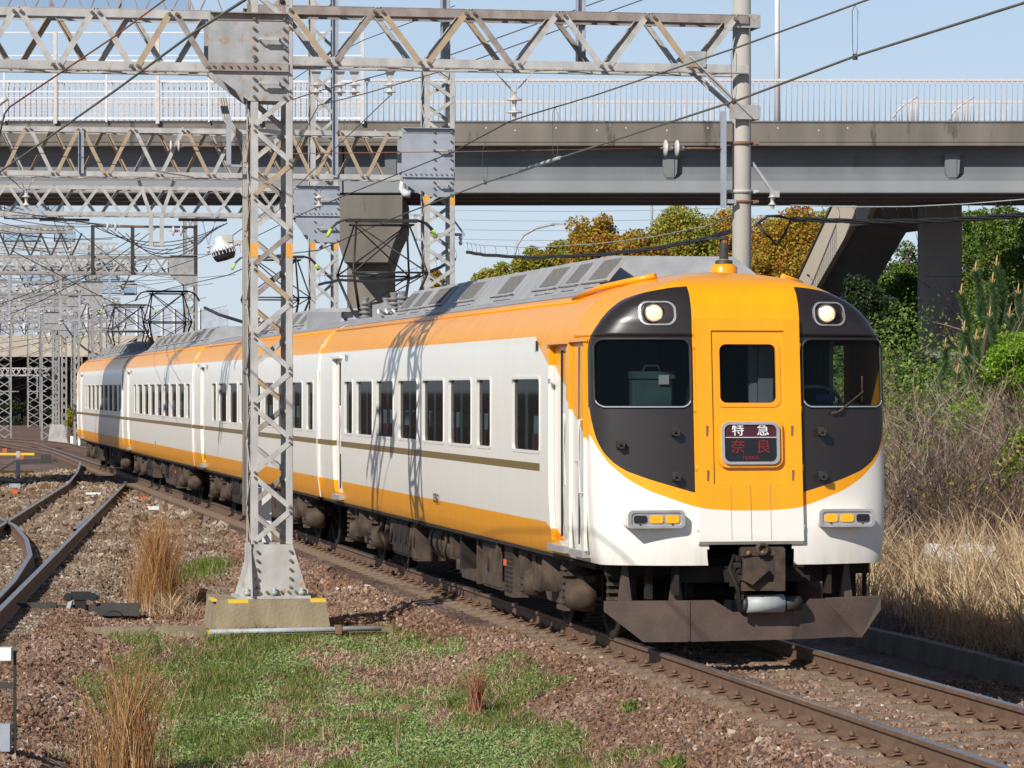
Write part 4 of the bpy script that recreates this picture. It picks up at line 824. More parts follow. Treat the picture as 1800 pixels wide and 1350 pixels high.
# lamps
def on_face(x, z, off): q = nose(abs(x) / wn(z), z); return Vector((x, q.y - off, z))
for sx in (-1, 1):
    c = on_face(sx * .815, 3.215, 0); rotm = Matrix.Rotation(math.radians(-18) * -sx * -1, 3, 'Z')
    h_ = MB(); pr = rrect(-.165, .165, -.115, .115, .085, 6); n = len(pr)
    def FP(x, z, off):
        xx = sx * .815 + x; q = on_face(xx, 3.215 + z, 0); return Vector((q.x, q.y - off, q.z))
    A_ = [FP(x, z, .012) for x, z in pr]; B_ = [FP(x * .90, z * .88, .014) for x, z in pr]; C_ = [FP(x * .85, z * .82, -.05) for x, z in pr]; D_ = [FP(x, z, -.01) for x, z in pr]
    h_.add(A_ + B_ + D_, [(k, (k + 1) % n, (k + 1) % n + n, k + n) for k in range(n)] + [(k, (k + 1) % n, (k + 1) % n + 2 * n, k + 2 * n) for k in range(n)]); ho = h_.build('headlight', M['silver'], c1)
    h_ = MB(); h_.add(B_ + C_, [(k, (k + 1) % n, (k + 1) % n + n, k + n) for k in range(n)] + [list(range(n, 2 * n))]); h_.build('lamp_bowl', M['reflector'], ho)
    cc = FP(-.035, .0, 0); l_ = MB(); l_.lathe((cc.x, cc.y, cc.z), [(.098, .03), (.098, -.03), (.085, -.035)], 22, 'Y'); l_.build('lamp_ring', M['black'], ho)
    l_ = MB(); l_.lathe((cc.x, cc.y, cc.z), [(.086, -.022), (.07, -.042), (.04, -.052), (0, -.056)], 22, 'Y'); l_.build('lamp_lens', M['lamp_warm'], ho)
    l_ = MB()
    for (r_, y_) in ((.074, -.040),): l_.lathe((cc.x, cc.y, cc.z), [(r_, y_), (r_ + .005, y_ - .004), (r_ + .01, y_)], 20, 'Y')
    l_.build('lens_ridge', M['reflector'], ho)
    # lower lamp unit
    xc, zc = sx * .895, 1.275; yf_ = on_face(sx * .66, zc, .0).y - .11
    b_ = MB(); po = rrect(xc - .265, xc + .265, zc - .085, zc + .085, .045); n = len(po)
    b_.add([(x, yf_, z) for x, z in po] + [(x, yf_ + .32, z) for x, z in po], [(k, (k + 1) % n, (k + 1) % n + n, k + n) for k in range(n)]); bo = b_.build('lamp_unit', M['white'], c1)
    b_ = MB(); pi_ = rrect(xc - .235, xc + .235, zc - .062, zc + .062, .035); b_.add([(x, yf_ - .004, z) for x, z in po] + [(x, yf_ - .004, z) for x, z in pi_] + [(x, yf_ + .012, z) for x, z in pi_], [(k, (k + 1) % n, (k + 1) % n + n, k + n) for k in range(n)] + [(k + n, (k + 1) % n + n, (k + 1) % n + 2 * n, k + 2 * n) for k in range(n)] + [list(range(2 * n, 3 * n))]); b_.build('lamp_bezel', M['silver'], bo)
    for q in range(3):
        x = xc + (-.15, .0, .15)[q]; dark_ = (q == 0) if sx < 0 else (q == 2)
        b_ = MB(); pl = rrect(x - .06, x + .06, zc - .036, zc + .036, .02); m2 = len(pl); b_.add([(a, yf_ - .002, c_) for a, c_ in pl] + [(a, yf_ + .012, c_) for a, c_ in pl], [list(range(m2))] + [(k, (k + 1) % m2, (k + 1) % m2 + m2, k + m2) for k in range(m2)]); b_.build('marker_lamp', M['lamp_dark'] if dark_ else M['lamp_amber'], bo)
    for x in (-.15, .15): b_ = MB(); b_.lathe((xc + x, yf_ + .008, zc - .05), [(0, -.012), (.008, -.010), (.01, 0)], 8, 'Y'); b_.build('screw', M['steel_dark'], bo)
    # step brackets on the dark panel
    for (x, z) in ([(.69, 2.09), (.69, 1.67), (1.17, 1.97)] if sx < 0 else [(.69, 2.09), (.69, 1.67)]):
        q = on_face(sx * x, z, 0); b_ = MB(); b_.b2(q.x - .03, q.x + .03, q.y - .10, q.y + .02, z - .035, z - .02); b_.b2(q.x - .03, q.x - .018, q.y - .10, q.y, z - .035, z + .03); b_.b2(q.x + .018, q.x + .03, q.y - .10, q.y, z - .035, z + .03); b_.b2(q.x - .03, q.x + .03, q.y - .02, q.y + .02, z - .04, z + .045); b_.build('step_bracket', M['steel_dark'], c1)
# wiper on the driver's side
wp = MB(); a = on_face(.86, 2.27, .03); b = on_face(1.14, 2.47, .03); wp.tube([a, b], .009, 6); wp.tube([on_face(.80, 2.265, .03), on_face(.92, 2.285, .03)], .012, 6); wp.tube([on_face(1.13, 2.38, .02), on_face(1.135, 2.62, .02)], .006, 5); wp.build('wiper', M['tan'], c1)
# crew door recess panel, built proud frames
for (y0, y1) in (DOORS1[1],):
    d_ = MB(); d_.b2(-1.398, -1.412, y0, y1, .98, 2.93)
    d_ = MB(); d_.b2(-1.395, -1.425, y0 - .03, y0 + .0, .95, 2.95); d_.b2(-1.395, -1.425, y1, y1 + .03, .95, 2.95); d_.b2(-1.395, -1.44, y0 - .05, y1 + .05, 2.95, 2.98); o_ = d_.build('crew_door', M['p_front'], c1)
    s_ = MB(); s_.b2(-1.395, -1.408, y0 + .29, y0 + .30, 1.0, 2.9); s_.b2(-1.395, -1.408, y0 + .02, y0 + .025, 1.0, 2.9); s_.build('door_seam', M['tandark'], o_)
    s_ = MB(); s_.tube([(-1.40, y0 + .12, 1.5), (-1.44, y0 + .12, 1.5), (-1.44, y0 + .12, 2.2), (-1.40, y0 + .12, 2.2)], .013, 6); s_.build('handrail', M['white'], o_)
    s_ = MB(); s_.b2(-1.33, -1.43, y0 + .02, y1 - .02, .88, .945); s_.build('door_step', M['silver'], o_)
    s_ = MB(); s_.b2(-1.40, -1.43, y0 + .28, y0 + .34, 1.78, 1.80); s_.build('door_handle', M['silver'], o_)
side_door(c1, *DOORS1[0], mat='p_front'); side_door(c1, *DOORS1[2])
small_marks(c1, [(3.02, 2.89, .07, .10, 'black'), (3.10, 2.89, .08, .10, 'white'), (2.35, 2.55, .09, .05, 'steel_grey'), (17.1, 2.90, .14, .09, 'steel_grey')])
t_ = text('12512', .16, M['charcoal'], c1, (-1.408, 9.35, 1.17), (math.pi / 2, 0, -math.pi / 2), sx=1.0)
text('71', .10, M['steel_grey'], c1, (-1.362, 1.05, .93), (math.pi / 2, 0, -math.pi / 2))
seats(c1, [3.3, 4.2, 5.9, 6.9, 7.8, 8.8, 9.9, 11.0, 12.0, 13.1, 14.1, 15.2])
pv = lambda px: (lambda q: ((2.24 - .8 * .982) - (31.67 - .8 * .187) * q) / (.187 + .982 * q))((px - 900) / F)
pan = [(pv(b), pv(a)) for a, b in ((712, 729), (735, 752), (760, 788), (815, 845), (883, 916), (957, 992), (1005, 1032), (1045, 1083))]
cover(c1, 2.55, pv(703), pan); roof_strip(c1, 2.3, BL)
h_ = MB(); h_.lathe((.13, 1.55, 3.62), [(.13, 0), (.13, .08), (.10, .11), (.06, .115), (.055, .15), (.042, .16), (.042, .36), (.03, .37)], 16); ho = h_.build('roof_whistle', M['orange'], c1)
h_ = MB(); h_.lathe((.13, 1.55, 3.735), [(.085, 0), (.085, .03), (.045, .04), (.042, .27), (0, .28)], 14); h_.b2(-.02, .16, 1.5, 1.6, 3.975, 3.995); h_.build('whistle_pipe', M['steel_dark'], ho)
for sx in (-1, 1): g_ = MB(); g_.tube([(sx * 1.12, 2.6, 3.41), (sx * 1.02, 1.9, 3.50), (sx * .86, 1.45, 3.545), (sx * .62, 1.2, 3.60)], .03, 8); g_.build('roof_rib', M['orange'], c1)
u_ = MB(); u_.b2(-.5, .5, pv(682), pv(621), 3.5, 3.80); u_.b2(-.85, .85, pv(682) - .3, pv(621) + .3, 3.48, 3.56); u_.build('roof_box', M['acgrey'], c1)
for i, (x, y) in enumerate(((-.55, 17.6), (-.2, 18.0), (-.55, 18.4), (-.1, 18.7))): arrester(c1, x, y)
for q in range(3): t_ = MB(); t_.tube([(-.95 + q * .12, 17.2, 3.60), (-.8 + q * .1, 18.2, 3.66), (-.5, 19.6, 3.62)], .02, 6); t_.build('roof_pipe', M['white'], c1)
# ---- front underframe
pl = MB()                                                       # four flat plates, the outer ones swept back a little
def plate(P4):
    V4 = [Vector(p) for p in P4]; n_ = (V4[1] - V4[0]).cross(V4[-1] - V4[0]).normalized() * .014
    k = len(V4); pl.add([p - n_ for p in V4] + [p + n_ for p in V4], [list(range(k)), list(range(2 * k - 1, k - 1, -1))] + [(i, (i + 1) % k, (i + 1) % k + k, i + k) for i in range(k)])
plate([(-1.33, .20, .40), (-1.33, .20, .50), (-.56, .12, .50), (-.56, .12, .11), (-.97, .16, .11)])
plate([(-.56, .12, .11), (-.56, .12, .50), (-.32, .12, .50), (-.14, .12, .385), (.42, .12, .385), (.42, .12, .12)])
plate([(.42, .12, .12), (.42, .12, .385), (.60, .14, .50), (.74, .15, .50), (1.02, .22, .13)])
plate([(1.02, .22, .13), (.74, .15, .50), (1.27, .12, .52), (1.27, .12, .40), (1.10, .17, .13)])
po = pl.build('snow_plough', M['plough'], c1)
s_ = MB(); s_.bar((-.56, .10, .12), (-.56, .10, .50), .02, .012, up=(0, 1, 0)); s_.build('plough_joint', M['plough'], po)
for x in (-1.1, -.62, 1.0): s_ = MB(); s_.prism([(x - .06, .48), (x + .06, .48), (x + .02, .84), (x - .02, .84)], .34, .40); s_.build('plough_stay', M['plough'], po)
cp = MB(); cp.b2(-.20, .16, -.10, .05, .62, 1.00); o_ = cp.build('coupler_head', M['steel_dark'], c1)
for v_ in o_.data.vertices: v_.co.x += .1
s_ = MB(); s_.b2(-.12, .27, -.14, -.10, .60, .68); s_.b2(-.12, .27, -.14, -.10, .93, 1.01); s_.b2(.18, .27, -.20, -.10, .60, 1.0); s_.prism([(-.10, .90), (.02, .92), (.12, .80), (-.04, .66), (-.12, .70)], -.22, -.12); s_.lathe((.07, -.15, .99), [(.035, 0), (.035, -.02), (.06, -.02), (.06, .05)], 12, 'Y')
s_.build('coupler_face', M['tan'], o_)
s_ = MB(); [s_.lathe((x, -.145, .955), [(.0, -.012), (.022, -.01), (.024, .0)], 8, 'Y') for x in (-.06, .07, .20)]; s_.build('coupler_bolt', M['rusty'], o_)
s_ = MB(); s_.cyl((-.05, -.02, .47), (.30, -.02, .47), .085, 18); so_ = s_.build('air_cylinder', M['pipe'], c1); s_ = MB(); s_.cyl((.30, -.02, .47), (.46, .02, .47), .07, 12); s_.build('cylinder_end', M['steel_dark'], so_); s_ = MB(); s_.cyl((-.09, -.02, .47), (-.05, -.02, .47), .07, 12); s_.build('cylinder_cap', M['steel_dark'], so_)
s_ = MB(); s_.b2(-.62, .75, .25, .33, .66, .80); s_.b2(-.62, .75, .24, .26, .80, .815); s_.b2(-.55, -.40, .16, .3, .80, .98); s_.b2(.50, .64, .16, .3, .80, .98)
for x in (-.66, .78): s_.b2(x - .02, x + .02, .14, .3, .55, .88)
s_.build('coupler_beam', M['tandark'], c1)
s_ = MB()
for i in range(7): s_.box((-.14 + R.uniform(-.04, .04), -.04, .90 - i * .06), (.07, .08, .05), rz=R.uniform(-.4, .4), ry=R.uniform(-.4, .4))
s_.tube([(-.16, -.02, .93), (-.22, -.08, .8), (-.15, -.10, .62), (-.12, -.05, .42), (-.05, 0, .36)], .02, 6); s_.build('air_hose', M['tandark'], c1)
for bx in ((1.02, 1.10, .9, 1.0, .30, .85), (.90, 1.08, .5, .8, .45, .72), (1.16, 1.21, .75, .8, .34, .86), (1.27, 1.30, .7, .75, .30, .84), (-1.2, -1.12, .6, .68, .42, .86), (-1.28, -1.0, .55, .6, .78, .85), (-1.0, -.96, .5, .55, .4, .85), (-.5, -.44, .45, .5, .5, .85)): s_ = MB(); s_.b2(*bx); s_.build('front_bracket', M['tandark'], c1)
for i in range(5): s_ = MB(); s_.b2(-1.22, -1.10, .56, .62, .48 + i * .07, .51 + i * .07); s_.build('step_tread', M['tan'], c1)
s_ = MB(); s_.b2(-1.25, 1.25, .45, .55, .72, .86); s_.b2(-.9, -.84, .35, .45, .5, .85); s_.build('headstock', M['tandark'], c1)
def under(car, skip_front=False):
    bogie(car, 3.5); bogie(car, 16.85)
    underbox(car, 5.25, 5.75, .22, .80, 'louvred_box', 1.24, 'tan', louvre=True)
    underbox(car, 6.05, 7.15, .25, .78); underbox(car, 7.5, 7.62, .24, .80, doors=0); underbox(car, 8.6, 8.75, .3, .8, doors=0, mat='tandark'); underbox(car, 7.62, 8.6, .26, .36, doors=0, mat='tan')
    airtank(car, 10.1, 11.6, .58, .235); underbox(car, 11.9, 12.3, .28, .78, doors=1); underbox(car, 12.6, 13.9, .30, .78, mat='tandark', doors=3)
    s_ = MB(); s_.lathe((-1.05, 9.6, .4), [(.07, -.1), (.07, .12), (.03, .16)], 10); s_.build('filter', M['tan'], car)
    for pts, r_ in (([(-1.05, 9.6, .58), (-1.1, 9.9, .7), (-1.12, 10.6, .80), (-1.1, 12.4, .79)], .018), ([(-1.1, 14.9, .8), (-1.15, 14.95, .5), (-1.1, 15.1, .3)], .05), ([(-1.1, 15.4, .8), (-1.18, 15.35, .5), (-1.1, 15.3, .3)], .05), ([(-1.14, 4.9, .8), (-1.2, 4.8, .55), (-1.1, 4.75, .3)], .04), ([(-1.24, 5.85, .78), (-1.26, 7.4, .80), (-1.26, 8.9, .79)], .015), ([(-1.2, 9.7, .8), (-1.24, 9.75, .5), (-1.15, 9.9, .32)], .02), ([(-1.2, 12.45, .8), (-1.24, 12.45, .4)], .02), ([(-1.2, 13.95, .8), (-1.22, 14.2, .45), (-1.1, 14.6, .35)], .025)):
        s_ = MB(); s_.tube(pts, r_, 8 if r_ > .03 else 6); s_.build('pipe', M['tan'], car)
    for bx in ((-1.22, -1.0, 4.55, 5.05, .32, .74), (-1.25, -1.05, 4.6, 4.8, .5, .7), (-1.30, -1.26, 5.85, 5.95, .45, .84), (-1.24, -1.1, 9.1, 9.35, .45, .72), (-1.2, -1.0, 14.05, 14.4, .4, .74)): s_ = MB(); s_.b2(*bx); s_.build('brake_unit', M['tan'], car)
    s_ = MB(); s_.b2(-.6, .6, 5.2, 15, .3, .76); s_.build('centre_equipment', M['tandark'], car)
    s_ = MB(); s_.b2(-1.26, -1.245, 5.60, 5.72, .55, .62); s_.build('orange_tag', M['red_orange'], car)
under(c1)
for k in (1, 2, 3):
    c = cars[k]; car_common(c, WINM, [(17.75, 18.55)], 0.0, 'p_tail' if k == 3 else 'p_mid')
    pr = [(-x, z) for x, z in PROF] + [(x, z) for x, z in PROF[::-1][1:]]; m_ = MB(); m_.add([(x, .0, z) for x, z in pr], [list(range(len(pr)))]); m_.build('end_wall', M['white'], c)
    side_door(c, 17.75, 18.55); under(c); roof_strip(c, .02, BL)
    small_marks(c, [(17.1, 2.90, .14, .09, 'steel_grey'), (18.9, 2.95, .06, .07, 'black')])
    if k == 2: cover(c, 1.2, 18.2, [(2.0 + i * 1.9, 3.1 + i * 1.9) for i in range(8)])
    else:
        pantograph(c, 2.9 if k == 1 else 2.4); pantograph(c, 17.6 if k == 1 else 17.2, 1.5)
        cover(c, 5.4, 14.0, [(5.9 + i * 1.35, 6.7 + i * 1.35) for i in range(6)], front=False)
        for (a, b) in ((4.5, 5.2), (14.2, 15.2)): u_ = MB(); u_.b2(-.9, .5, a, b, 3.5, 3.78); u_.build('roof_box', M['roofgrey'], c)
        for (x, y) in ((-.6, .5), (-.25, .7), (-.6, 15.5)): arrester(c, x, y)
    for q in range(2): arrester(c, -.5 + q * .4, 19.3) if k == 2 else None
    seats(c, [2.6, 4.5, 6.4, 8.3, 10.2, 12.1])
text('12', .14, M['charcoal'], cars[3 - 1], (-1.408, 9.35, 1.19), (math.pi / 2, 0, -math.pi / 2))
# things in the cab
def inside(lx_, ly_, lz_): return O + Vector((math.cos(TH) * lx_ - math.sin(TH) * ly_, math.sin(TH) * lx_ + math.cos(TH) * ly_, lz_))
bg1 = empty('briefcase', inside(-.80, .70, 2.30), TH, 'dark teal leather bag standing behind the left cab window', 'bag')
m_ = MB(); m_.b2(-.20, .20, -.07, .09, .01, .30, bev=.02); m_.build('bag_body', M['bag'], bg1); m_ = MB(); m_.box((0, -.0, .33), (.42, .17, .07)); m_.build('flap', M['bag'], bg1)
m_ = MB(); m_.tube([(-.09, 0, .36), (-.06, 0, .42), (.06, 0, .42), (.09, 0, .36)], .012, 6); m_.build('handle', M['white'], bg1); m_ = MB(); m_.b2(.05, .15, -.10, -.088, .24, .33); m_.build('paper_tag', M['paper'], bg1)
m_ = MB(); m_.b2(-.10, .10, -.05, .05, 0, .015); m_.b2(-.10, .10, -.05, -.04, .0, .075); m_.b2(-.10, .10, .04, .05, 0, .075); m_.b2(-.10, -.09, -.05, .05, 0, .075); m_.b2(.09, .10, -.05, .05, 0, .075)
tr = m_.build('blue_tray', M['blue'], None, inside(.92, .72, 2.37)); tr.rotation_euler = (0, 0, TH); tag(tr, 'blue plastic tray on the desk behind the right cab window', 'tray')
# ------------------------------------------------------------------ lattice steel
BC = {}
def brace(parent, p0, p1, w, n, mat='steel', t=.008, name='brace', off=0.0):
    p0 = Vector(p0); p1 = Vector(p1); d = p1 - p0; Lg = round(d.length, 3); d.normalize(); n = Vector(n)
    key = (Lg, w, mat, name)
    if key not in BC:
        m_ = MB(); m_.angle((0, 0, 0), (Lg, 0, 0), w, t, 0, n=(0, 0, 1)); o = m_.build(name, M[mat]); BC[key] = o.data; bpy.data.objects.remove(o)
    y = n.cross(d).normalized(); z = d.cross(y); o = link(name, BC[key], None, parent)
    o.matrix_basis = Matrix(((d.x, y.x, z.x, p0.x + n.x * off), (d.y, y.y, z.y, p0.y + n.y * off), (d.z, y.z, z.z, p0.z + n.z * off), (0, 0, 0, 1))); return o
def lx(px, Xo, Yo): q = (px - 900) / F; return (Yo * q - Xo) / (math.cos(TH) - math.sin(TH) * q)
def lz(px, py, Xo, Yo): x = lx(px, Xo, Yo); return H - (py - YH) * (Yo + math.sin(TH) * x) / F
MATS = ['steel', 'steel', 'steel', 'tan_steel', 'beam_brown', 'steel', 'tan_steel']
def tower(parent, xc, w, d, z0, z1, pitch, aw=.075, bw=.055, detail=2, bands=(), mat='steel'):
    m_ = MB(); h = w / 2
    for (sx, sy, f_) in ((-1, 0, 1), (1, 0, -1), (-1, 1, -1), (1, 1, 1)):
        x = xc + sx * h; y = sy * d
        m_.bar((x - sx * aw / 2, y, z0), (x - sx * aw / 2, y, z1), aw, .009, up=(0, 1, 0)); m_.bar((x, y + (aw / 2 if sy == 0 else -aw / 2), z0), (x, y + (aw / 2 if sy == 0 else -aw / 2), z1), .009, aw, up=(0, 1, 0))
    o_ = m_.build('lattice_tower', M[mat], parent); k = int(round((z1 - z0) / pitch)); pz = (z1 - z0) / k
    J = MB(); bolts = MB()
    for i in range(k):
        a, b = z0 + pz * i + .03, z0 + pz * (i + 1) - .03; l, r = xc - h + aw * .45, xc + h - aw * .45; yl, yr = aw * .45, d - aw * .45
        if i % 2: l, r, yl, yr = r, l, yr, yl
        segs = [((l, 0, a), (r, 0, b), (0, -1, 0), .006), ((r, d, a), (l, d, b), (0, 1, 0), .006), ((xc - h, yl, a), (xc - h, yr, b), (-1, 0, 0), .006), ((xc + h, yr, a), (xc + h, yl, b), (1, 0, 0), .006)]
        for j, (p0, p1, n, off) in enumerate(segs):
            mt = R.choice(MATS) if detail > 1 else 'steel'
            if detail: brace(o_, p0, p1, bw, n, mt, off=.012)
            else: J.bar(p0, p1, bw, .01, up=n)
        if detail > 1:
            for p in (segs[0][0], segs[0][1]): bolts.cyl((p[0], -.012, p[2]), (p[0], -.045, p[2]), .014, 6)
            for p in (segs[2][0], segs[2][1]): bolts.cyl((xc - h - .01, p[1], p[2]), (xc - h - .04, p[1], p[2]), .013, 6)
    if not detail: J.build('tower_lacing', M[mat], o_)
    if bolts.v: tag(bolts.build('bolts', M['bolt'], o_), kind='stuff')
    for bz in bands:
        b_ = MB()
        for sx in (-1, 1): b_.b2(xc + sx * (h - aw) - .0, xc + sx * (h + .004), -.008, .01, bz - .08, bz + .08)
        b_.b2(xc - h - .008, xc - h, -.004, aw, bz - .08, bz + .08); b_.build('orange_band', M['orange_band'], o_)
    return o_
def truss(parent, xa, xb, zb, zt, d, pitch, phase=0.0, ch=.10, bw=.07, detail=2, rear_same=False, mat='steel', topmat=None, y0=0.0):
    m_ = MB()
    for (z, sz) in ((zt, -1), (zb, 1)):
        for y, sy in ((y0, 1), (y0 + d, -1)):
            m_.b2(xa, xb, y, y + sy * .010, z, z + sz * ch, 1 if (z == zt and topmat) else 0); m_.b2(xa, xb, y, y + sy * ch * .9, z - .005, z + .005, 1 if (z == zt and topmat) else 0)
    o_ = m_.build('lattice_beam', [M[mat], M[topmat or mat]], parent); J = MB(); bl = MB()
    k0 = int(math.floor((xa - phase) / pitch)); k1 = int(math.ceil((xb - phase) / pitch)); g = pitch * .045
    for i in range(k0, k1 + 1):
        x0 = phase + i * pitch
        for (s0, s1, ya, n, sh) in ((0, .5, y0, (0, -1, 0), 0), (1, .5, y0, (0, -1, 0), 0), (0, .5, y0 + d, (0, 1, 0), 0 if rear_same else .5), (1, .5, y0 + d, (0, 1, 0), 0 if rear_same else .5)):
            tx = x0 + (s0 + sh) * pitch + (g if s0 == 0 else -g); bx = x0 + (.5 + sh) * pitch - (g if s0 == 0 else -g)
            p0 = (tx, ya, zt - ch * .5); p1 = (bx, ya, zb + ch * .5)
            if min(tx, bx) < xa or max(tx, bx) > xb: continue
            if detail: brace(o_, p0, p1, bw, n, R.choice(MATS) if detail > 1 else mat, off=.008)
            else: J.bar(p0, p1, bw, .01, up=n)
            if detail > 1 and n[1] < 0:
                for p in (p0, p1): bl.cyl((p[0], y0 - .012, p[2]), (p[0], y0 - .05, p[2]), .02, 6)
        for z in (zt, zb):                                       # horizontal lacing
            x1 = x0 + pitch * .5
            if xa < x0 and x0 + pitch < xb: J.bar((x0, y0, z), (x1, y0 + d, z), bw * .7, .008); J.bar((x1, y0 + d, z), (x0 + pitch, y0, z), bw * .7, .008)
    if J.v: tag(J.build('beam_lacing', M[mat], o_), kind='stuff')
    if bl.v: tag(bl.build('bolts', M['bolt'], o_), kind='stuff')
    return o_
def gusset(parent, xl, xr, xt, z_top, z_mid, z_bot, d, detail=2, mat='gusset', flange='beam_brown'):
    for (y, nm) in ((-.014, 'gusset_plate'), (d + .004, 'gusset_plate')):
        m_ = MB(); m_.prism([(xl, z_top), (xr, z_top), (xr, z_bot), (xt, z_bot), (xl, z_mid)], y, y + .012); o_ = m_.build(nm, M[mat], parent)
        if y > 0: continue
        f_ = MB(); f_.b2(xl + .02, xr, -.10, -.014, z_top - .004, z_top + .008); f_.b2(xl, xr + .01, -.06, -.015, z_mid - .012, z_mid); f_.b2(xl + .02, xr, -.026, -.015, z_top - .08, z_top); f_.b2(xl, xr + .005, -.028, -.015, z_mid, z_mid + .09); f_.build('gusset_flange', M[flange if detail > 1 else mat], o_)
        if detail:
            b_ = MB(); r_ = .018
            for i in range(5):
                z = z_mid + .16 + i * (z_top - z_mid - .22) / 4
                for x in (xt + .06, xr - .05): b_.cyl((x, -.02, z), (x, -.06, z), r_, 6)
            for i in range(3):
                z = z_bot + .05 + i * (z_mid - z_bot - .1) / 2.4
                for x in (xt + .06, xr - .05): b_.cyl((x, -.02, z), (x, -.06, z), r_, 6)
            for i in range(int((xr - xl) / .095)): b_.cyl((xl + .06 + i * .095, -.03, z_mid + .045), (xl + .06 + i * .095, -.058, z_mid + .045), .013, 6)
            tag(b_.build('bolts', M['bolt'], o_), kind='stuff')
            for z in (z_mid + (z_top - z_mid) * .55, (z_mid + z_bot) / 2 + .03):
                s_ = MB(); a, b = xt + .12, xr - .10; s_.tube([(a, -.015, z - .01), (a, -.10, z - .01), (a, -.11, z), (b, -.11, z), (b, -.10, z - .01), (b, -.015, z - .01)], .013, 6); s_.b2(a + .02, b - .02, -.13, -.10, z - .022, z + .022); s_.build('step_bar', M['orange_band'] if False else M['steel'], o_)
    return o_
def disc_insul(m_, c, k=2, r=.07, h=.10, axis='Z'):
    pr = []
    for i in range(k): z = -i * h; pr += [(.02, z), (.03, z - h * .12), (r * .6, z - h * .22), (r, z - h * .34), (r, z - h * .40), (.032, z - h * .44), (.022, z - h * .9)]
    m_.lathe(c, pr, 14, axis); return m_
GG = 'overhead line portals over the tracks'
# ---- portal A: the foreground tower
XA, YA = -2.84, 39.3
gA = empty('catenary_portal', (XA, YA, 0), TH, 'foreground overhead line portal, its tower on a concrete block in front of the train', 'portal', GG)
A = lambda px: lx(px, XA, YA)
def Az(px, py): return lz(px, py, XA, YA)
tA = tower(gA, .03, .483, .50, .68, 9.2, .405, .078, .058, 2, bands=(4.12,))
gusset(gA, A(366), A(506), A(437), Az(430, 24), Az(430, 124), Az(430, 177), .5)
truss(gA, A(-90), A(372), Az(100, 121), Az(100, 13), .5, A(232) - A(95), A(30), detail=2)
truss(gA, A(435), A(1316), Az(900, 121), Az(900, 18), .5, (A(985) - A(665)) / 2, A(665), detail=2, rear_same=True, topmat='beam_brown')  # brown top chord: shade on its face put into the darker colour
for s in (-1, 1): pass
sk = MB(); x0, x1, x2, x3 = A(421) , A(541), A(448), A(514)
for y in (-.018, .51): sk.prism([(x0, .0), (x1, .0), (x3, .60), (x2, .60)], y, y + .014)
sk.prism([(-.2, 0), (.70, 0), (.52, .6), (-.02, .6)], A(441) - .012, A(441) + .0, 'YZ'); sk.b2(x0, x1, -.04, -.018, 0, .075); sk.b2(x0 - .03, x1 + .02, -.12, .65, -.03, .0)
so_ = sk.build('base_skirt', M['steel'], gA); so_.location.z = .075
b_ = MB()
for i in range(5):
    for x in (A(452), A(510)): b_.cyl((x, -.02, .52 - i * .105), (x, -.055, .52 - i * .105), .017, 6)
for i in range(9): b_.cyl((x0 + .06 + i * .085, -.04, .045), (x0 + .06 + i * .085, -.07, .045), .016, 6)
tag(b_.build('bolts', M['bolt'], so_), kind='stuff')
for x in (x0 + .08, (x0 + x1) / 2, x1 - .08): b_ = MB(); b_.cyl((x, -.08, .0), (x, -.08, .10), .022, 8); b_.cyl((x, -.08, .015), (x, -.08, .055), .042, 6); b_.build('anchor_bolt', M['pipe'], so_)
fb = MB(); xf0, xf1 = A(378), A(566); zt = .045; yy0, yy1 = -.28, .95
fb.add([(xf0, yy0, zt), (xf1, yy0, zt), (xf1, yy1, zt), (xf0, yy1, zt), (xf0 - .10, yy0 - .14, -.9), (xf1 + .16, yy0 - .14, -.9), (xf1 + .16, yy1 + .1, -.9), (xf0 - .10, yy1 + .1, -.9)], [(0, 1, 2, 3), (7, 6, 5, 4), (0, 4, 5, 1), (1, 5, 6, 2), (2, 6, 7, 3), (3, 7, 4, 0)])
fo = fb.build('foundation_block', M['concrete_base'], gA)
for (a, b) in ((A(397), A(432)), (A(540), A(567))):
    y_ = MB(); y_.b2(a, b, yy0 - .006, yy0 + .10, zt - .035, zt + .006); y_.build('yellow_mark', M['yellow'], fo)
y_ = MB(); y_.b2(xf0 - .05, xf0, yy0 + .1, yy0 + .5, zt - .02, zt + .008); y_.build('yellow_mark', M['yellow'], fo)
# knee, pole, bands
xp = A(1312); pr_ = .118
p_ = MB(); p_.cyl((xp, .22, -.6), (xp, .22, 9.4), .125, 28, r2=.105); po_ = p_.build('concrete_pole', M['pole'], gA)
for (py, w_) in ((250, .02), (335, .02), (353, .016)):
    z = Az(1312, py); b_ = MB(); b_.lathe((xp, .22, z), [(pr_ + .004, -w_), (pr_ + .014, -w_), (pr_ + .014, w_), (pr_ + .004, w_)], 24); b_.b2(xp - .20, xp - .11, .17, .20, z - .02, z + .02); b_.b2(xp + .11, xp + .20, .17, .20, z - .02, z + .02); b_.cyl((xp - .17, .12, z), (xp - .17, .26, z), .014, 6); b_.cyl((xp + .17, .12, z), (xp + .17, .26, z), .014, 6); b_.build('pole_band', M['rusty'] if py != 335 else M['steel'], po_)
k_ = MB()
for y in (-.0, .5): k_.bar((A(1212), y, Az(1212, 100)), (A(1318), y * .6 + .04, Az(1318, 202)), .015, .13, up=(0, 1, 0)); k_.bar((A(1208), y, Az(1212, 96)), (A(1322), y * .6 + .04, Az(1318, 206)), .06, .012, up=(0, 1, 0))
k_.build('knee_brace', M['steel'], gA)
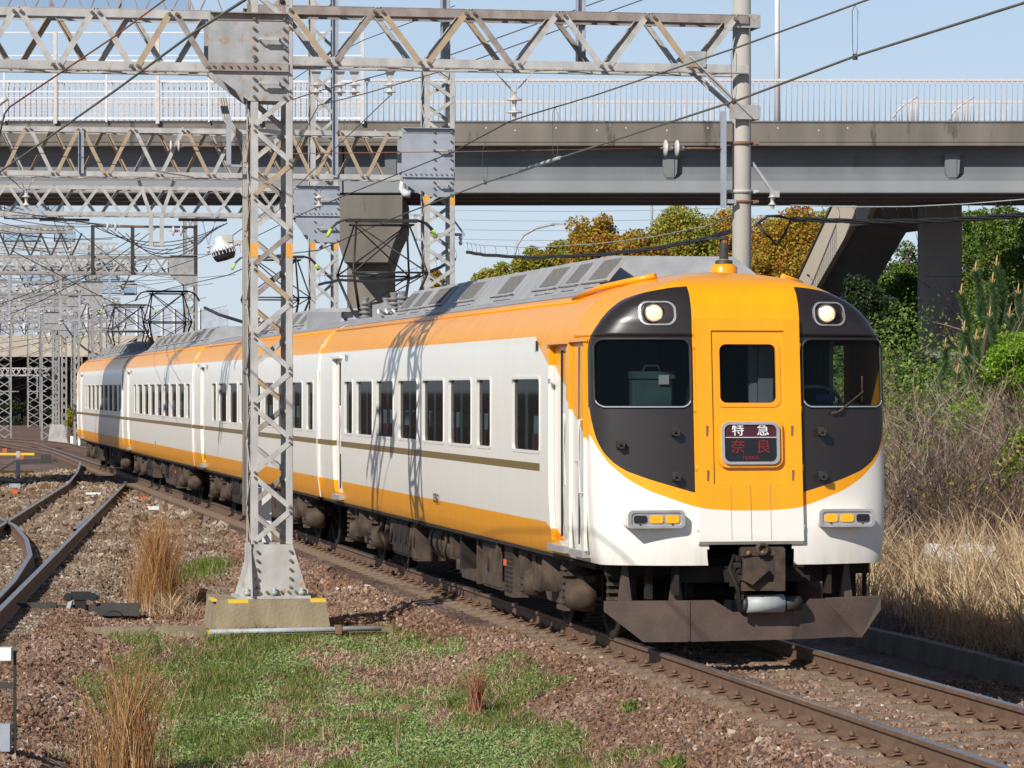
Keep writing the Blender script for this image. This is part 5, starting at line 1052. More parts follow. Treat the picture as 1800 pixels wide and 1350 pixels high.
for bx in ((A(1288), A(1336), .03, .05, Az(1310, 48), Az(1310, 24)), (A(1288), A(1336), .39, .41, Az(1310, 48), Az(1310, 24)), (A(1284), A(1336), .03, .05, Az(1310, 209), Az(1310, 184)), (A(1332), A(1337), .0, .44, Az(1310, 209), Az(1310, 186)), (A(1332), A(1337), .0, .44, Az(1310, 48), Az(1310, 26))): k_ = MB(); k_.b2(*bx); k_.build('pole_bracket', M['gusset'], gA)
k_ = MB(); k_.b2(A(1205), A(1240), -.02, .0, Az(1220, 118), Az(1220, 90)); k_.build('node_plate', M['gusset'], gA)
k_ = MB(); k_.b2(A(1270), A(1278), .03, .10, Az(1275, 363), Az(1275, 195)); k_.b2(A(1278), A(1296), .05, .09, Az(1285, 357), Az(1285, 350)); k_.build('hanging_channel', M['steel_grey'], gA)
for px in (797, 1038): k_ = MB(); a = A(px); k_.b2(a - .05, a + .05, .56, .57, Az(px, 108), 9.4); k_.b2(a - .05, a - .042, .50, .63, Az(px, 108), 9.4); k_.b2(a + .042, a + .05, .50, .63, Az(px, 108), 9.4); k_.build('steel_post', M['steel_grey'], gA)
# hanging insulator on its V bracket
def v_hanger(par, pxa, pxb, ya, pxc, yc, X_, Y_, k=2, r=.075, mat='steel', y=.25, bw=.035):
    a = lx(pxa, X_, Y_); b = lx(pxb, X_, Y_); c = lx(pxc, X_, Y_); za = lz(pxa, ya, X_, Y_); zc = lz(pxc, yc, X_, Y_)
    m_ = MB(); m_.bar((a, y, za), (c, y, zc), bw, .012); m_.bar((b, y, za), (c, y, zc), bw, .012); m_.b2(c - .03, c + .03, y - .01, y + .01, zc - .04, zc + .02); o_ = m_.build('insulator_bracket', M[mat], par)
    i_ = MB(); disc_insul(i_, (c, y, zc - .03), k, r, .15); i_.build('insulator', M['porcelain'], o_); return c, zc
v_hanger(gA, 874, 947, 119, 911, 160, XA, YA, 2, .095)
def tension(par, x0, x1, y, z, rust=.45, n=2, r=.10, mat='porcelain'):
    m_ = MB(); m_.tube([(x0, y, z), (x1, y, z)], .010, 6); o_ = m_.build('tension_rod', M['rusty'], par)
    for i in range(n): i_ = MB(); i_.lathe((x0 + .06 + i * .14, y, z), [(0, -.02), (.05, -.015), (r, -.005), (r, .012), (.03, .03), (.025, .09), (0, .1)], 16, 'X'); i_.build('insulator', M[mat], o_)
    m_ = MB(); m_.tube([(x0 + rust, y - .02, z), (x0 + rust + .05, y - .03, z), (x1 - .12, y - .03, z), (x1 - .07, y - .02, z)], .013, 6); m_.tube([(x0 + rust, y + .02, z), (x0 + rust + .05, y + .03, z), (x1 - .12, y + .03, z), (x1 - .07, y + .02, z)], .013, 6); m_.build('turnbuckle', M['rusty'], o_)
tension(gA, A(1163), A(1270), .06, Az(1200, 260), .33)
m_ = MB(); m_.bar((A(1330), .22, Az(1330, 283)), (A(1366), .22, Az(1366, 335)), .03, .03); m_.b2(A(1362), A(1378), .2, .24, Az(1370, 345), Az(1370, 333)); o_ = m_.build('cable_bracket', M['steel'], gA)
i_ = MB(); disc_insul(i_, (A(1366), .22, Az(1366, 340)), 2, .05, .09); i_.build('insulator', M['porcelain'], o_)
for px in (558, 600, 625, 688):
    m_ = MB(); a = A(px); zz_ = Az(px, 124); m_.prism([(a - .06, zz_), (a + .06, zz_), (a + .01, zz_ - .13), (a - .01, zz_ - .13)], .1, .112); o_ = m_.build('hanger_plate', M['steel'], gA); i_ = MB(); disc_insul(i_, (a, .106, zz_ - .13), 2, .075, .085); i_.build('insulator', M['porcelain'], o_)
# cables and conduit on the back of the tower
m_ = MB()
for i in range(3): m_.tube([(A(395) + .03 * i, .55, Az(395, 165)), (A(402) + .03 * i, .50, Az(400, 205)), (A(425) + .03 * i, .48, Az(420, 235)), (A(436) + .02 * i, .47, Az(430, 270)), (A(436) + .02 * i, .47, 1.0)], .016, 6)
m_.build('conduit', M['pole'], gA)
m_ = MB(); m_.b2(A(403), A(411), .3, .34, Az(400, 290), Az(400, 200)); m_.b2(A(403), A(430), .3, .34, Az(400, 290), Az(400, 286)); m_.build('side_frame', M['steel_grey'], gA)
cab_ = MB(); cab_.b2(A(450), A(488), .62, .92, .55, 1.32); cb = cab_.build('relay_cabinet', M['white_steel'], None); cb.location = (XA, YA, 0); cb.rotation_euler = (0, 0, TH); tag(cb, 'white relay cabinet behind the foreground lattice tower', 'cabinet')
# floodlight
fl = empty('floodlight', at(392, 440, 40.9), 0, 'round black and white floodlight hung left of the foreground tower', 'floodlight')
m_ = MB(); m_.lathe((0, 0, 0), [(0, -.13), (.11, -.12), (.135, -.08), (.145, -.02), (.145, .0)], 20); q = m_.build('reflector_bowl', M['black'], fl); q.rotation_euler = (0, -.28, 0)
m_ = MB(); m_.lathe((0, 0, 0), [(.135, -.02), (.12, .05), (.07, .10), (.05, .17), (.0, .17)], 20); q = m_.build('housing', M['white_steel'], fl); q.rotation_euler = (0, -.28, 0)
m_ = MB()
for i in range(20): t = 2 * math.pi * i / 20; m_.bar((.137 * math.cos(t), .137 * math.sin(t), -.05), (.125 * math.cos(t), .125 * math.sin(t), .04), .01, .03)
q = m_.build('cooling_fin', M['white_steel'], fl); tag(q, kind='stuff'); q.rotation_euler = (0, -.28, 0)
m_ = MB(); m_.b2(-.02, .30, -.03, .03, .07, .12); m_.b2(-.01, .12, -.05, .05, .10, .19); m_.tube([(.2, 0, .08), (.22, 0, -.02), (.32, 0, -.06)], .006, 5); m_.build('lamp_arm', M['steel'], fl)
# ---- portal B
XB, YB = -1.31, 61.0
gB = empty('catenary_portal', (XB, YB, 0), TH, 'second overhead line portal with a blue grey gusset, its tower just right of the train', 'portal', GG)
B_ = lambda px: lx(px, XB, YB)
def Bz(px, py): return lz(px, py, XB, YB)
MATS = ['tan_steel', 'tan_steel', 'steel']
tower(gB, 0, .54, .5, -.3, Bz(770, 100), .39, .085, .06, 1, bands=(Bz(770, 352),), mat='steel')
gusset(gB, B_(706), B_(797), B_(757), Bz(750, 226), Bz(750, 311), Bz(750, 346), .5, 1, 'steel_grey')
truss(gB, B_(-60), B_(710), Bz(350, 312), Bz(350, 226), .5, B_(234) - B_(142), B_(49), ch=.09, bw=.065, detail=2)
for px in (142, 588): k_ = MB(); a = B_(px); k_.b2(a - .05, a + .05, -.05, -.03, Bz(px, 305 if px < 500 else 312), Bz(px, 230 if px < 500 else -20)); k_.b2(a - .05, a - .04, -.1, -.03, Bz(px, 305), Bz(px, 230 if px < 500 else -20)); k_.build('steel_post', M['steel_grey'], gB)
v_hanger(gB, 36, 60, 313, 47, 336, XB, YB, 2, .075); v_hanger(gB, 545, 583, 313, 540 + 24, 338, XB, YB, 2, .085); 
tension(gB, B_(293), B_(405), -.1, Bz(300, 257), .6)
m_ = MB(); m_.bar((B_(245), .2, Bz(245, 315)), (B_(265), .2, Bz(265, 372)), .06, .06); m_.bar((B_(308), .2, Bz(308, 315)), (B_(288), .2, Bz(288, 372)), .06, .06)
for px in (267, 286): m_.b2(B_(px) - .035, B_(px) + .035, .17, .23, Bz(px, 432), Bz(px, 372))
m_.b2(B_(265), B_(290), .18, .22, Bz(275, 380), Bz(275, 374)); m_.b2(B_(265), B_(290), .18, .22, Bz(275, 431), Bz(275, 426)); m_.build('drop_bracket', M['steel'], gB)
tension(gB, B_(184), B_(266), .2, Bz(225, 397), .3, 2, .09)
tension(gB, B_(300), B_(322), .2, Bz(310, 405), .1, 2, .09)
m_ = MB(); m_.bar((B_(722), .25, Bz(722, 375)), (B_(735), .25, Bz(735, 378)), .02, .02); m_.b2(B_(731), B_(737), .2, .26, Bz(735, 422), Bz(735, 376)); m_.b2(B_(731), B_(750), .2, .26, Bz(740, 379), Bz(740, 375)); m_.b2(B_(731), B_(750), .2, .26, Bz(740, 422), Bz(740, 418)); m_.build('side_frame', M['steel'], gB)
m_ = MB(); m_.bar((B_(800), .2, Bz(800, 385)), (B_(820), .2, Bz(820, 412)), .03, .03); m_.b2(B_(772), B_(821), .18, .22, Bz(800, 414), Bz(800, 409)); o_ = m_.build('cable_bracket', M['steel_grey'], gB); i_ = MB(); disc_insul(i_, (B_(813), .2, Bz(813, 414)), 2, .05, .09); i_.build('insulator', M['porcelain'], o_)
MATS = ['steel', 'tan_steel', 'steel']
# ---- portal C
XC, YC = -4.13, 74.0
gC = empty('catenary_portal', (XC, YC, 0), TH, 'third overhead line portal, its tall mast rising out of the picture', 'portal', GG)
C_ = lambda px: lx(px, XC, YC)
def Cz(px, py): return lz(px, py, XC, YC)
tower(gC, 0, .60, .5, -.3, 11.6, .52, .10, .06, 1, bands=(Cz(570, 433),), mat='steel')
gusset(gC, C_(517), C_(597), C_(548), Cz(560, 327), Cz(560, 379), Cz(560, 426), .5, 1, 'steel_grey')
truss(gC, C_(-60), C_(520), Cz(250, 380), Cz(250, 327), .5, C_(257) - C_(176), C_(94), ch=.085, bw=.07, detail=1)
v_hanger(gC, 574, 598, 318, 582, 348, XC, YC, 2, .08)
for (a, b) in ((70, 158), (315, 400)):
    m_ = MB(); m_.b2(C_(a), C_(b), .1, .2, Cz(a, 388), Cz(a, 383)); o_ = m_.build('insulator_rail', M['steel_dark'], gC)
    c = (a + b) / 2; i_ = MB(); disc_insul(i_, (C_(c + 10), .15, Cz(c, 430)), 2, .07, .1); i_.build('insulator', M['porcelain'], o_); m_ = MB(); m_.bar((C_(c), .15, Cz(c, 388)), (C_(c + 10), .15, Cz(c, 430)), .04, .02); m_.bar((C_(c + 22), .15, Cz(c, 388)), (C_(c + 10), .15, Cz(c, 430)), .03, .02); m_.build('insulator_bracket', M['steel_grey'], o_)
# ---- far portals
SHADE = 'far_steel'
def far_portal(tag_, pxl, pxr, pxt, ytop, ymid, ybot, Y, label, bar=.06, z0=-.4, tw=None, up=1.0, left=-80):
    X = (pxr - 12 - 900) * Y / F; g_ = empty('catenary_portal', (X, Y, 0), TH, label, 'portal', GG); f = lambda p: lx(p, X, Y); z = lambda p, y: lz(p, y, X, Y)
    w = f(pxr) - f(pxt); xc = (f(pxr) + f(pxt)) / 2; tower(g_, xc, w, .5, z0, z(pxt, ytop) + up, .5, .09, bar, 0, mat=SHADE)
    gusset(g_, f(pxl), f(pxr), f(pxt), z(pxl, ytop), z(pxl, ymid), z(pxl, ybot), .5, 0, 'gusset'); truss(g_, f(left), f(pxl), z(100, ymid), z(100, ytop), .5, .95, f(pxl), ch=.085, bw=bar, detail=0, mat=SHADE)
    return g_, f, z
gD, fD, zD = far_portal('D', 297, 347, 324, 449, 482, 501, 115, 'fourth overhead line portal, with a brown stained gusset left of the third pantograph', up=1.3)
m_ = MB()
for px in (163, 233, 344): m_.b2(fD(px) - .06, fD(px) + .06, -.05, .03, zD(px, 482), zD(px, 396))
m_.b2(fD(160), fD(345), -.05, .03, zD(200, 400), zD(200, 396)); m_.build('top_frame', M['steel_dark'], gD)
for px in (212, 30): v_hanger(gD, px - 10, px + 10, 483, px, 497, (324 + 11 - 900) * 0 + gD.location.x, 115, 2, .09)
far_portal('E', 142, 180, 162, 494, 518, 541, 146, 'fifth overhead line portal, with a small pale gusset', up=.5)
gF, fF, zF = far_portal('F', 77, 105, 92, 548, 568, 580, 182, 'sixth overhead line portal, standing on the concrete block at the far bend', up=2.5)
m_ = MB(); m_.prism([(fF(84), -.45), (fF(119), -.45), (fF(113), .55), (fF(88), .55)], -.05, .0); m_.b2(fF(82), fF(121), -.3, .8, -.8, -.45); m_.build('foundation_block', M['steel'], gF)
far_portal('G', 95, 118, 108, 563, 580, 590, 215, 'seventh overhead line portal, slim and pale behind the sixth', up=3.5)
far_portal('H', 118, 140, 130, 520, 538, 548, 168, 'eighth overhead line portal, seen through the wires behind the last car', up=1.5)
# intermediate masts without gusset that crowd the left background
GM = 'distant lattice masts'
for i, (px, Y, ztop, w) in enumerate(((86, 196, 10.5, .9), (168, 175, 10.0, .7), (200, 250, 9.0, 1.0), (8, 190, 9.5, .8), (60, 260, 11, 1.0), (135, 300, 12.0, 1.0))):
    X = (px - 900) * Y / F; g_ = empty('lattice_mast', (X, Y, 0), TH, ['distant lattice mast close behind the sixth portal', 'distant lattice mast between the fifth and sixth portals', 'distant lattice mast above the third car of the train', 'distant lattice mast at the left edge of the photo', 'distant wide lattice mast above the stacked beams at the left', 'farthest lattice mast in front of the overpass'][i], 'mast', GM)
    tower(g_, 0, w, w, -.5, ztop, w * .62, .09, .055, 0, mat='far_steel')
    m_ = MB()
    for z in (ztop - .4, ztop - 2.2): m_.b2(-2.6, 2.4, -.04, .04, z, z + .10); m_.bar((-2.4, 0, z), (0, 0, z - 1.2), .05, .05)
    m_.build('cross_arm', M['steel'], g_)
    for x in (-2.2, -1.2, 1.2, 2.0):
        i_ = MB(); disc_insul(i_, (x, 0, ztop - .4), 2, .07, .12); disc_insul(i_, (x, 0, ztop - 2.2), 2, .07, .12); i_.build('insulator', M['porcelain'], g_)
for i, (py0, py1, Y, x1, lab) in enumerate(((452, 482, 118, 230, 'far lattice beam crossing behind the fourth portal'), (505, 518, 160, 170, 'far lattice beam with blue net below the fourth portal'), (540, 553, 200, 150, 'far lattice beam just above the far overpass barrier'), (646, 661, 262, 86, 'low far lattice beam in the shade under the far overpass'), (425, 440, 235, 205, 'topmost of the far lattice beams at the left'))):
    X = (-100 - 900) * Y / F; g_ = empty('signal_beam', (X, Y, 0), TH * .6, lab, 'lattice beam', 'far lattice beams'); z = lambda y: H - (y - YH) * Y / F
    truss(g_, 0, (x1 + 100) * Y / F, z(py1), z(py0), .6, (z(py0) - z(py1)) * 1.3, 0, ch=.12, bw=.08, detail=0)
    for xx in (.35, .62, .88):
        m_ = MB(); a = (x1 + 100) * Y / F * xx; m_.bar((a, 0, z(py1)), (a, 0, z(py1) - 1.6), .09, .09); m_.bar((a - .7, 0, z(py1) - 1.2), (a + .7, 0, z(py1) - 1.2), .06, .06); m_.build('hanger', M['steel_grey'], g_)
        i_ = MB(); disc_insul(i_, (a, 0, z(py1) - 1.55), 2, .09, .14); disc_insul(i_, (a - .65, 0, z(py1) - 1.2), 2, .08, .14); i_.build('insulator', M['porcelain'], g_)
for i, (xa, xb, ya, yb, Y) in enumerate(((8, 112, 358, 384, 150), (6, 72, 408, 424, 160), (96, 132, 408, 424, 160), (150, 210, 464, 492, 190), (40, 130, 478, 500, 205), (178, 236, 495, 516, 215), (215, 240, 500, 518, 180))):
    a, b = at(xa, ya, Y), at(xb, yb, Y); g_ = empty('safety_net', (a.x, Y, b.z), 0, 'pale blue net panel on a thin frame, %s' % ['largest one at the left edge', 'lowest at the left edge', 'small one beside the lattice mast', 'right of the fifth portal beam', 'wide one above the far overpass', 'between the third and fourth pantographs', 'smallest one near the third pantograph'][i], 'net frame', 'blue net panels')
    w_, h_ = b.x - a.x, a.z - b.z; m_ = MB(); m_.add([(0, 0, 0), (w_, 0, 0), (w_, 0, h_), (0, 0, h_)], [(0, 1, 2, 3)]); m_.build('netting', M['net'], g_); m_ = MB(); m_.tube([(0, 0, 0), (w_, 0, 0), (w_, 0, h_), (0, 0, h_), (0, 0, 0)], .035, 4)
    for q in range(int(w_ / .8)): m_.bar((q * .8, .02, 0), (q * .8 + .8, .02, h_), .035, .02); m_.bar((q * .8 + .8, .02, 0), (q * .8, .02, h_), .035, .02)
    tag(m_.build('frame_bars', M['steel_dark'], g_), kind='stuff')
for i, (py0, py1, Y, x0_, x1) in enumerate(((395, 409, 128, -60, 128), (466, 478, 172, -60, 236), (522, 533, 190, -60, 210), (556, 566, 230, -60, 236), (575, 584, 255, 60, 200))):
    X = (x0_ - 900) * Y / F; g_ = empty('signal_beam', (X, Y, 0), TH * .6, ['far lattice beam with nets at the left edge', 'thin far lattice beam behind the fifth portal', 'thin far lattice beam above the sixth portal', 'very far lattice beam along the noise barrier', 'very far short lattice beam above the sixth portal base'][i], 'lattice beam', 'far lattice beams'); z = lambda y: H - (y - YH) * Y / F
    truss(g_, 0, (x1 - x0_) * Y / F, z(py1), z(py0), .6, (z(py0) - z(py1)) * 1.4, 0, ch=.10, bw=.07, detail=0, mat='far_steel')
    for q in range(5):
        a = (x1 - x0_) * Y / F * (.12 + .19 * q); m_ = MB(); m_.bar((a, 0, z(py1)), (a + .4, 0, z(py1) - .9), .07, .07); m_.bar((a + .8, 0, z(py1)), (a + .4, 0, z(py1) - .9), .07, .07); m_.build('hanger', M['steel_dark'], g_); i_ = MB(); disc_insul(i_, (a + .4, 0, z(py1) - .9), 2, .10, .16); i_.build('insulator', M['porcelain'], g_)
# ---- wires
def sag(a, b, s, n=14): return [a.lerp(b, i / n) - Vector((0, 0, s * 4 * (i / n) * (1 - i / n))) for i in range(n + 1)]
def wire(name, pts, r, mt, label, cat='wire', group='overhead wires', drop=None):
    m_ = MB(); m_.tube(pts, r, 6); o_ = m_.build(name, M[mt], None); return tag(o_, label, cat, group)
def Ym(px, v=0): return (8.257 + v) / ((px - 900) / F + .1904)    # depth where a photo column meets the wires over the main track
def mw(pts, v=0): return [at(x, y, Ym(x, v)) for x, y in pts]
wire('contact_wire', mw([(1900, -28), (1800, 5), (1500, 100), (1300, 175), (989, 276), (911, 303), (853, 321), (680, 388)]), .011, 'wire_green', 'thick contact wire running down from the top right corner to the nearest pantograph', 'contact wire')
wire('contact_wire', mw([(680, 388), (560, 440), (480, 449), (400, 484), (298, 507), (228, 531), (180, 553)]), .011, 'wire', 'contact wire continuing over the roofs of the rear cars', 'contact wire')
wire('wire_splice', mw([(985, 277), (915, 300)]), .022, 'pipe', 'pale splice sleeve on the thick contact wire', 'splice')
wire('messenger_wire', mw([(1600, -25), (1524, 0), (1300, 82), (1047, 167), (927, 203)]), .009, 'wire_green', 'messenger wire from the top edge to the hanging insulator in the middle', 'messenger wire')
wire('messenger_wire', mw([(927, 203), (895, 214), (794, 268), (600, 346), (540, 372), (420, 430), (300, 470), (200, 505)]), .009, 'wire', 'messenger wire from the hanging insulator down to the left', 'messenger wire')
for i, (px, ya, yb, l_) in enumerate(((1503, 8, 100, 'thin looped dropper near the top right corner'), (1290, 84, 178, 'thin looped dropper in front of the concrete pole'), (976, 188, 281, 'thin looped dropper over the overpass girder'), (853, 252, 321, 'thin looped dropper left of the hanging insulator'))):
    Yq = Ym(px); m_ = MB()
    for s in (-1, 1): m_.tube([at(px, ya, Yq), at(px + s * 5, ya + 12, Yq), at(px + s * 4, yb - 12, Yq), at(px, yb, Yq)], .003, 4)
    o_ = m_.build('dropper', M['wire_green'], None); tag(o_, l_, 'dropper', 'looped droppers')
    m_ = MB(); m_.box(at(px, yb, Yq), (.04, .03, .05)); q = m_.build('dropper_clamp', M['steel_dark'], o_)
wire('contact_wire', [at(460, -30, 21), at(430, 0, 22.2), at(338, 59, 26), at(207, 156, 31), at(27, 283, 38.3), at(-60, 345, 43)], .011, 'wire_green', 'greenish contact wire crossing the left beam of the foreground portal', 'contact wire')
wire('span_wire', [at(330, -30, 36), at(289, 0, 36.5), at(200, 65, 37.5), at(17, 188, 39)], .010, 'wire_rust', 'rust red wire slanting down to the insulator at the left edge', 'wire')
m_ = MB(); m_.tube([at(17, 188, 39), at(8, 200, 39), at(2, 225, 39), at(-6, 262, 39.2)], .012, 6); o_ = m_.build('wire_anchor', M['steel_dark'], None); tag(o_, 'dark clamp and insulator ending the rust red wire at the left edge', 'clamp'); i_ = MB(); p = at(5, 178, 39); i_.cyl(p + Vector((-.06, 0, -.04)), p + Vector((.05, 0, .04)), .03, 10); i_.build('insulator', M['porcelain'], o_)
TW = [([(1180, -40), (1060, 0), (760, 108), (560, 160), (505, 178)], 43, .008, 'wire', 'dark feeder wire passing behind the right beam of the foreground portal, upper of the pair'),
      ([(1240, -40), (1100, 10), (800, 118), (640, 165), (560, 185)], 43.5, .008, 'wire', 'dark feeder wire passing behind the right beam, lower of the pair'),
      ([(560, 185), (520, 260), (470, 330)], 44, .007, 'wire', 'dark wire dropping from the hanger plates left of the middle'),
      ([(688, 166), (600, 250), (500, 350), (400, 420)], 46, .007, 'wire', 'dark wire running down left from the last hanger plate'),
      ([(800, 10), (640, 70), (560, 110), (500, 150)], 42.5, .006, 'wire', 'thin wire crossing the braces right of the big gusset plate'),
      ([(1165, 260), (860, 266), (510, 270)], 44.5, .006, 'wire_rust', 'thin level wire held by the double disc insulators'),
      ([(293, 257), (150, 257), (-40, 257)], 59.5, .008, 'wire', 'thin level wire left of the left double disc insulators'),
      ([(185, 397), (60, 378), (-60, 360)], 60.5, .010, 'wire', 'thin wire tied to the left tension insulators')]
for pts, Yq, r, mt, l_ in TW: wire('feeder_wire', [at(x, y, Yq) for x, y in pts], r, mt, l_)
# sagging jumper cables between portals on the left
for i in range(5):
    a = at(165 + i * 14, 398 + i * 3, 72); b = at(400 - i * 6, 392 + i * 2, 72); wire('jumper_cable', sag(a, b, .38 + .05 * i), .011, 'cable', 'sagging jumper cable under the third portal, %s' % ['highest of five', 'second of five', 'middle one of five', 'fourth of five', 'lowest of five'][i], 'cable', 'sagging jumper cables')
for i in range(44):
    a = at(-60, 330 + i * 9 + R.uniform(-6, 6), 100 + 3 * i); b = at(R.uniform(120, 420), 385 + i * 5 + R.uniform(-10, 10), 112 + 4 * i)
    if i % 3 == 2: a, b = at(R.uniform(-20, 60), 560 - i * 4, 100 + 3 * i), at(R.uniform(240, 330), 395 + i * 3, 105 + 3 * i)
    wire('distant_wire', sag(a, b, .25), .014, 'wire', 'thin wire in the tangle behind the left portals', 'wire', 'tangled distant wires')
for (p0, p1) in (((0, 300), (230, 480)), ((20, 440), (330, 600)), ((130, 478), (60, 300))):
    wire('distant_wire', [at(p0[0], p0[1], 70), at(p1[0], p1[1], 100)], .010, 'wire', 'thin wire in the tangle behind the left portals', 'wire', 'tangled distant wires')
for i in range(5): y = 352 + i * 17; wire('power_line', sag(at(790, y, 600), at(1500, y - 18, 640), 1.0), .05, 'pipe', 'faint far power line in the sky under the overpass', 'wire', 'faint far power lines')
def bundle(pts, Yf, label):
    w = [at(x, y, Yf(x)) for x, y in pts]; P = []
    for a, b in zip(w[:-1], w[1:]): P += [a.lerp(b, t / 8) for t in range(8)]
    P.append(w[-1]); m_ = MB()
    for s in range(3): m_.tube([p + Vector((0, .015 * math.sin(i * .5 + s * 2.1), .018 * math.cos(i * .5 + s * 2.1))) for i, p in enumerate(P)], .016, 6)
    o_ = m_.build('cable_bundle', M['cable'], None); tag(o_, label, 'cable', 'black cable bundle along the line'); m2 = MB(); m3 = MB()
    top = [p + Vector((0, 0, .17)) for p in P]; m3.tube(top, .007, 5); m3.build('messenger_strand', M['pipe'], o_)
    for i in range(0, len(P), 1):
        if i % 2 == 0: m2.tube([P[i] + Vector((.0, 0, -.03)), P[i] + Vector((.03, 0, .05)), P[i] + Vector((.02, 0, .13)), top[i]], .004, 4)
    tag(m2.build('cable_hanger', M['steel_dark'], o_), kind='stuff')
bundle([(1860, 374), (1800, 378), (1700, 385), (1600, 389), (1500, 389), (1390, 385)], lambda x: 41.9 - (x - 1330) * .012, 'black cable bundle with small hangers right of the concrete pole')
bundle([(1297, 402), (1240, 420), (1150, 437), (1050, 448), (930, 453), (850, 448), (820, 443)], lambda x: 42 + (1297 - x) * .04, 'black cable bundle sagging from the concrete pole to the second tower')
bundle([(800, 456), (765, 474), (720, 490), (660, 496), (600, 492), (560, 500)], lambda x: 62 + (800 - x) * .04, 'black cable bundle behind the nearest pantograph')
wire('cable_loop', [at(1330, 392, 41.7), at(1345, 410, 41.7), at(1366, 430, 41.7), at(1380, 410, 41.7), at(1390, 386, 41.7), at(1370, 380, 41.7), at(1348, 380, 41.7), at(1332, 393, 41.7)], .02, 'cable', 'angular black cable loop just right of the concrete pole', 'cable', 'black cable bundle along the line')
wire('cable_bundle', [at(360, 541, 110), at(385, 553, 106), at(430, 567, 100)], .05, 'cable', 'short black cable bundle between the fourth portal and the foreground tower', 'cable', 'black cable bundle along the line')
wire('cable_bundle', sag(at(112, 568, 190), at(240, 607 - 10, 150), 1.2), .05, 'cable', 'sagging black cable in front of the far overpass', 'cable', 'black cable bundle along the line')
# ------------------------------------------------------------------ road overpass
br = empty('road_overpass', (0, 0, 0), 0, 'concrete road overpass spanning the whole picture above the train', 'bridge')
BY0, BY1 = 84.5, 91.2; BX0, BX1 = -34, 34
m_ = MB(); m_.b2(BX0, BX1, BY0, BY0 + .28, 8.71, 9.22); m_.b2(BX0, BX1, BY1 - .28, BY1, 8.71, 9.22); m_.b2(BX0, BX1, BY0 + .02, BY1 - .02, 8.62, 8.86); m_.b2(BX0, BX1, BY0 - .03, BY0, 9.20, 9.24); m_.build('parapet_edge', M['fascia'], br)
gprof = [(0, 8.62), (.55, 8.62), (.55, 8.45), (.30, 8.36), (.30, 7.95), (.52, 7.78), (.52, 7.45), (-.10, 7.45), (-.10, 7.78), (.12, 7.95), (.12, 8.36), (0, 8.45)]
for (xa, xb) in ((BX0, -4.30), (-4.26, BX1)):
    for j in range(4):
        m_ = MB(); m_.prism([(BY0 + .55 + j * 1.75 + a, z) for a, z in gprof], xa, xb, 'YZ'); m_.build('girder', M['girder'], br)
    m_ = MB(); m_.b2(xa, xb, BY0 + .444, BY0 + .449, 7.47, 7.76); m_.build('lit_flange_strip', M['lit_flange_strip'], br)  # thin overlay painted lighter than the web, as if catching the light
for px in (1177, 1672, 690): m_ = MB(); X = (px - 900) * 85.2 / F; m_.prism([(X - .20, 8.45), (X - .17, 7.95), (X - .1, 7.80), (X + .1, 7.80), (X + .17, 7.95), (X + .20, 8.45)], BY0 + .45, BY0 + .70); m_.b2(X - .10, X + .10, BY0 + .42, BY0 + .46, 7.84, 8.3); m_.build('girder_block', M['girder'], br)
sm_ = MB()
for i in range(46): X = BX0 + .6 + i * .93; sm_.box((X + .1 * (i % 3), BY0 - .004, 9.0 + .06 * (i % 2)), (.03, .01, .03))
tag(sm_.build('fascia_anchors', M['white_steel'], br), kind='stuff')
m_ = MB(); m_.prism([(-4.62, 7.40), (-2.78, 7.40), (-2.78, 6.65), (-3.0, 6.2), (-3.15, 5.7), (-4.25, 5.7), (-4.4, 6.2), (-4.62, 6.65)], BY0 + .5, BY1 - .4); m_.b2(-4.25, -3.1, BY0 + 2.0, BY1 - 2.0, -.6, 5.7); m_.build('pier', M['fascia'], br)
Xr0, Xr1 = (1624 - 900) * 90.2 / F, (1690 - 900) * 90.2 / F
m_ = MB(); m_.b2(Xr0, Xr1, BY0 + 5.6, BY1 + .4, -1, 7.45); m_.build('pier', M['pierm'], br)
for z in (5.5, 3.8, 2.1): j_ = MB(); j_.b2(Xr0 - .003, Xr1 + .003, BY0 + 5.594, BY0 + 5.6, z, z + .012); j_.build('pier_joint', M['black'], br)
m_ = MB(); X = (712 - 900) * 84.8 / F; m_.tube([(X - .06, BY0 + .1, 8.0), (X - .06, BY0 + .1, 7.55), (X + .0, BY0 + .1, 7.42), (X + .14, BY0 + .1, 7.40)], .10, 8); m_.build('drain_pipe', M['white_steel'], br)
# railings: every baluster its own piece
m_ = MB(); m_.b2(-3.75, 27, BY0 + .10, BY0 + .16, 10.25, 10.31); m_.b2(BX0, -3.75, BY0 + .10, BY0 + .16, 10.20, 10.25); ra = m_.build('railing', M['fence'], br)
bm_ = MB(); bm_.tube([(0, 0, 0), (0, 0, .86), (.02, 0, .97), (.055, 0, 1.01)], .012, 5); bm_.tube([(0, 0, .86), (-.02, 0, .97), (-.055, 0, 1.01)], .012, 5, cap=False); q = bm_.build('baluster', M['fence'], ra); bal = q.data; bpy.data.objects.remove(q)
for i in range(260):
    x = BX0 + 17 + i * .139
    if x > 26.5: break
    if x < -13.2: continue
    link('baluster', bal, None, ra, (x, BY0 + .13, 9.24))
m_ = MB(); XE = (1330 - 900) * 91 / F; XS = (1455 - 900) * 91 / F
for (a, b) in ((BX0, XE), (XS + 2.0, 27)): m_.b2(a, b, BY1 - .16, BY1 - .10, 10.25, 10.31)
rb = m_.build('railing', M['fence'], br); far_b = MB()
x = BX0 + 17
while x < 27:
    if x < XE or x > XS + 2: far_b.b2(x - .012, x + .012, BY1 - .145, BY1 - .12, 9.22, 10.26)
    x += .139
tag(far_b.build('baluster_row', M['fence'], rb), kind='stuff')
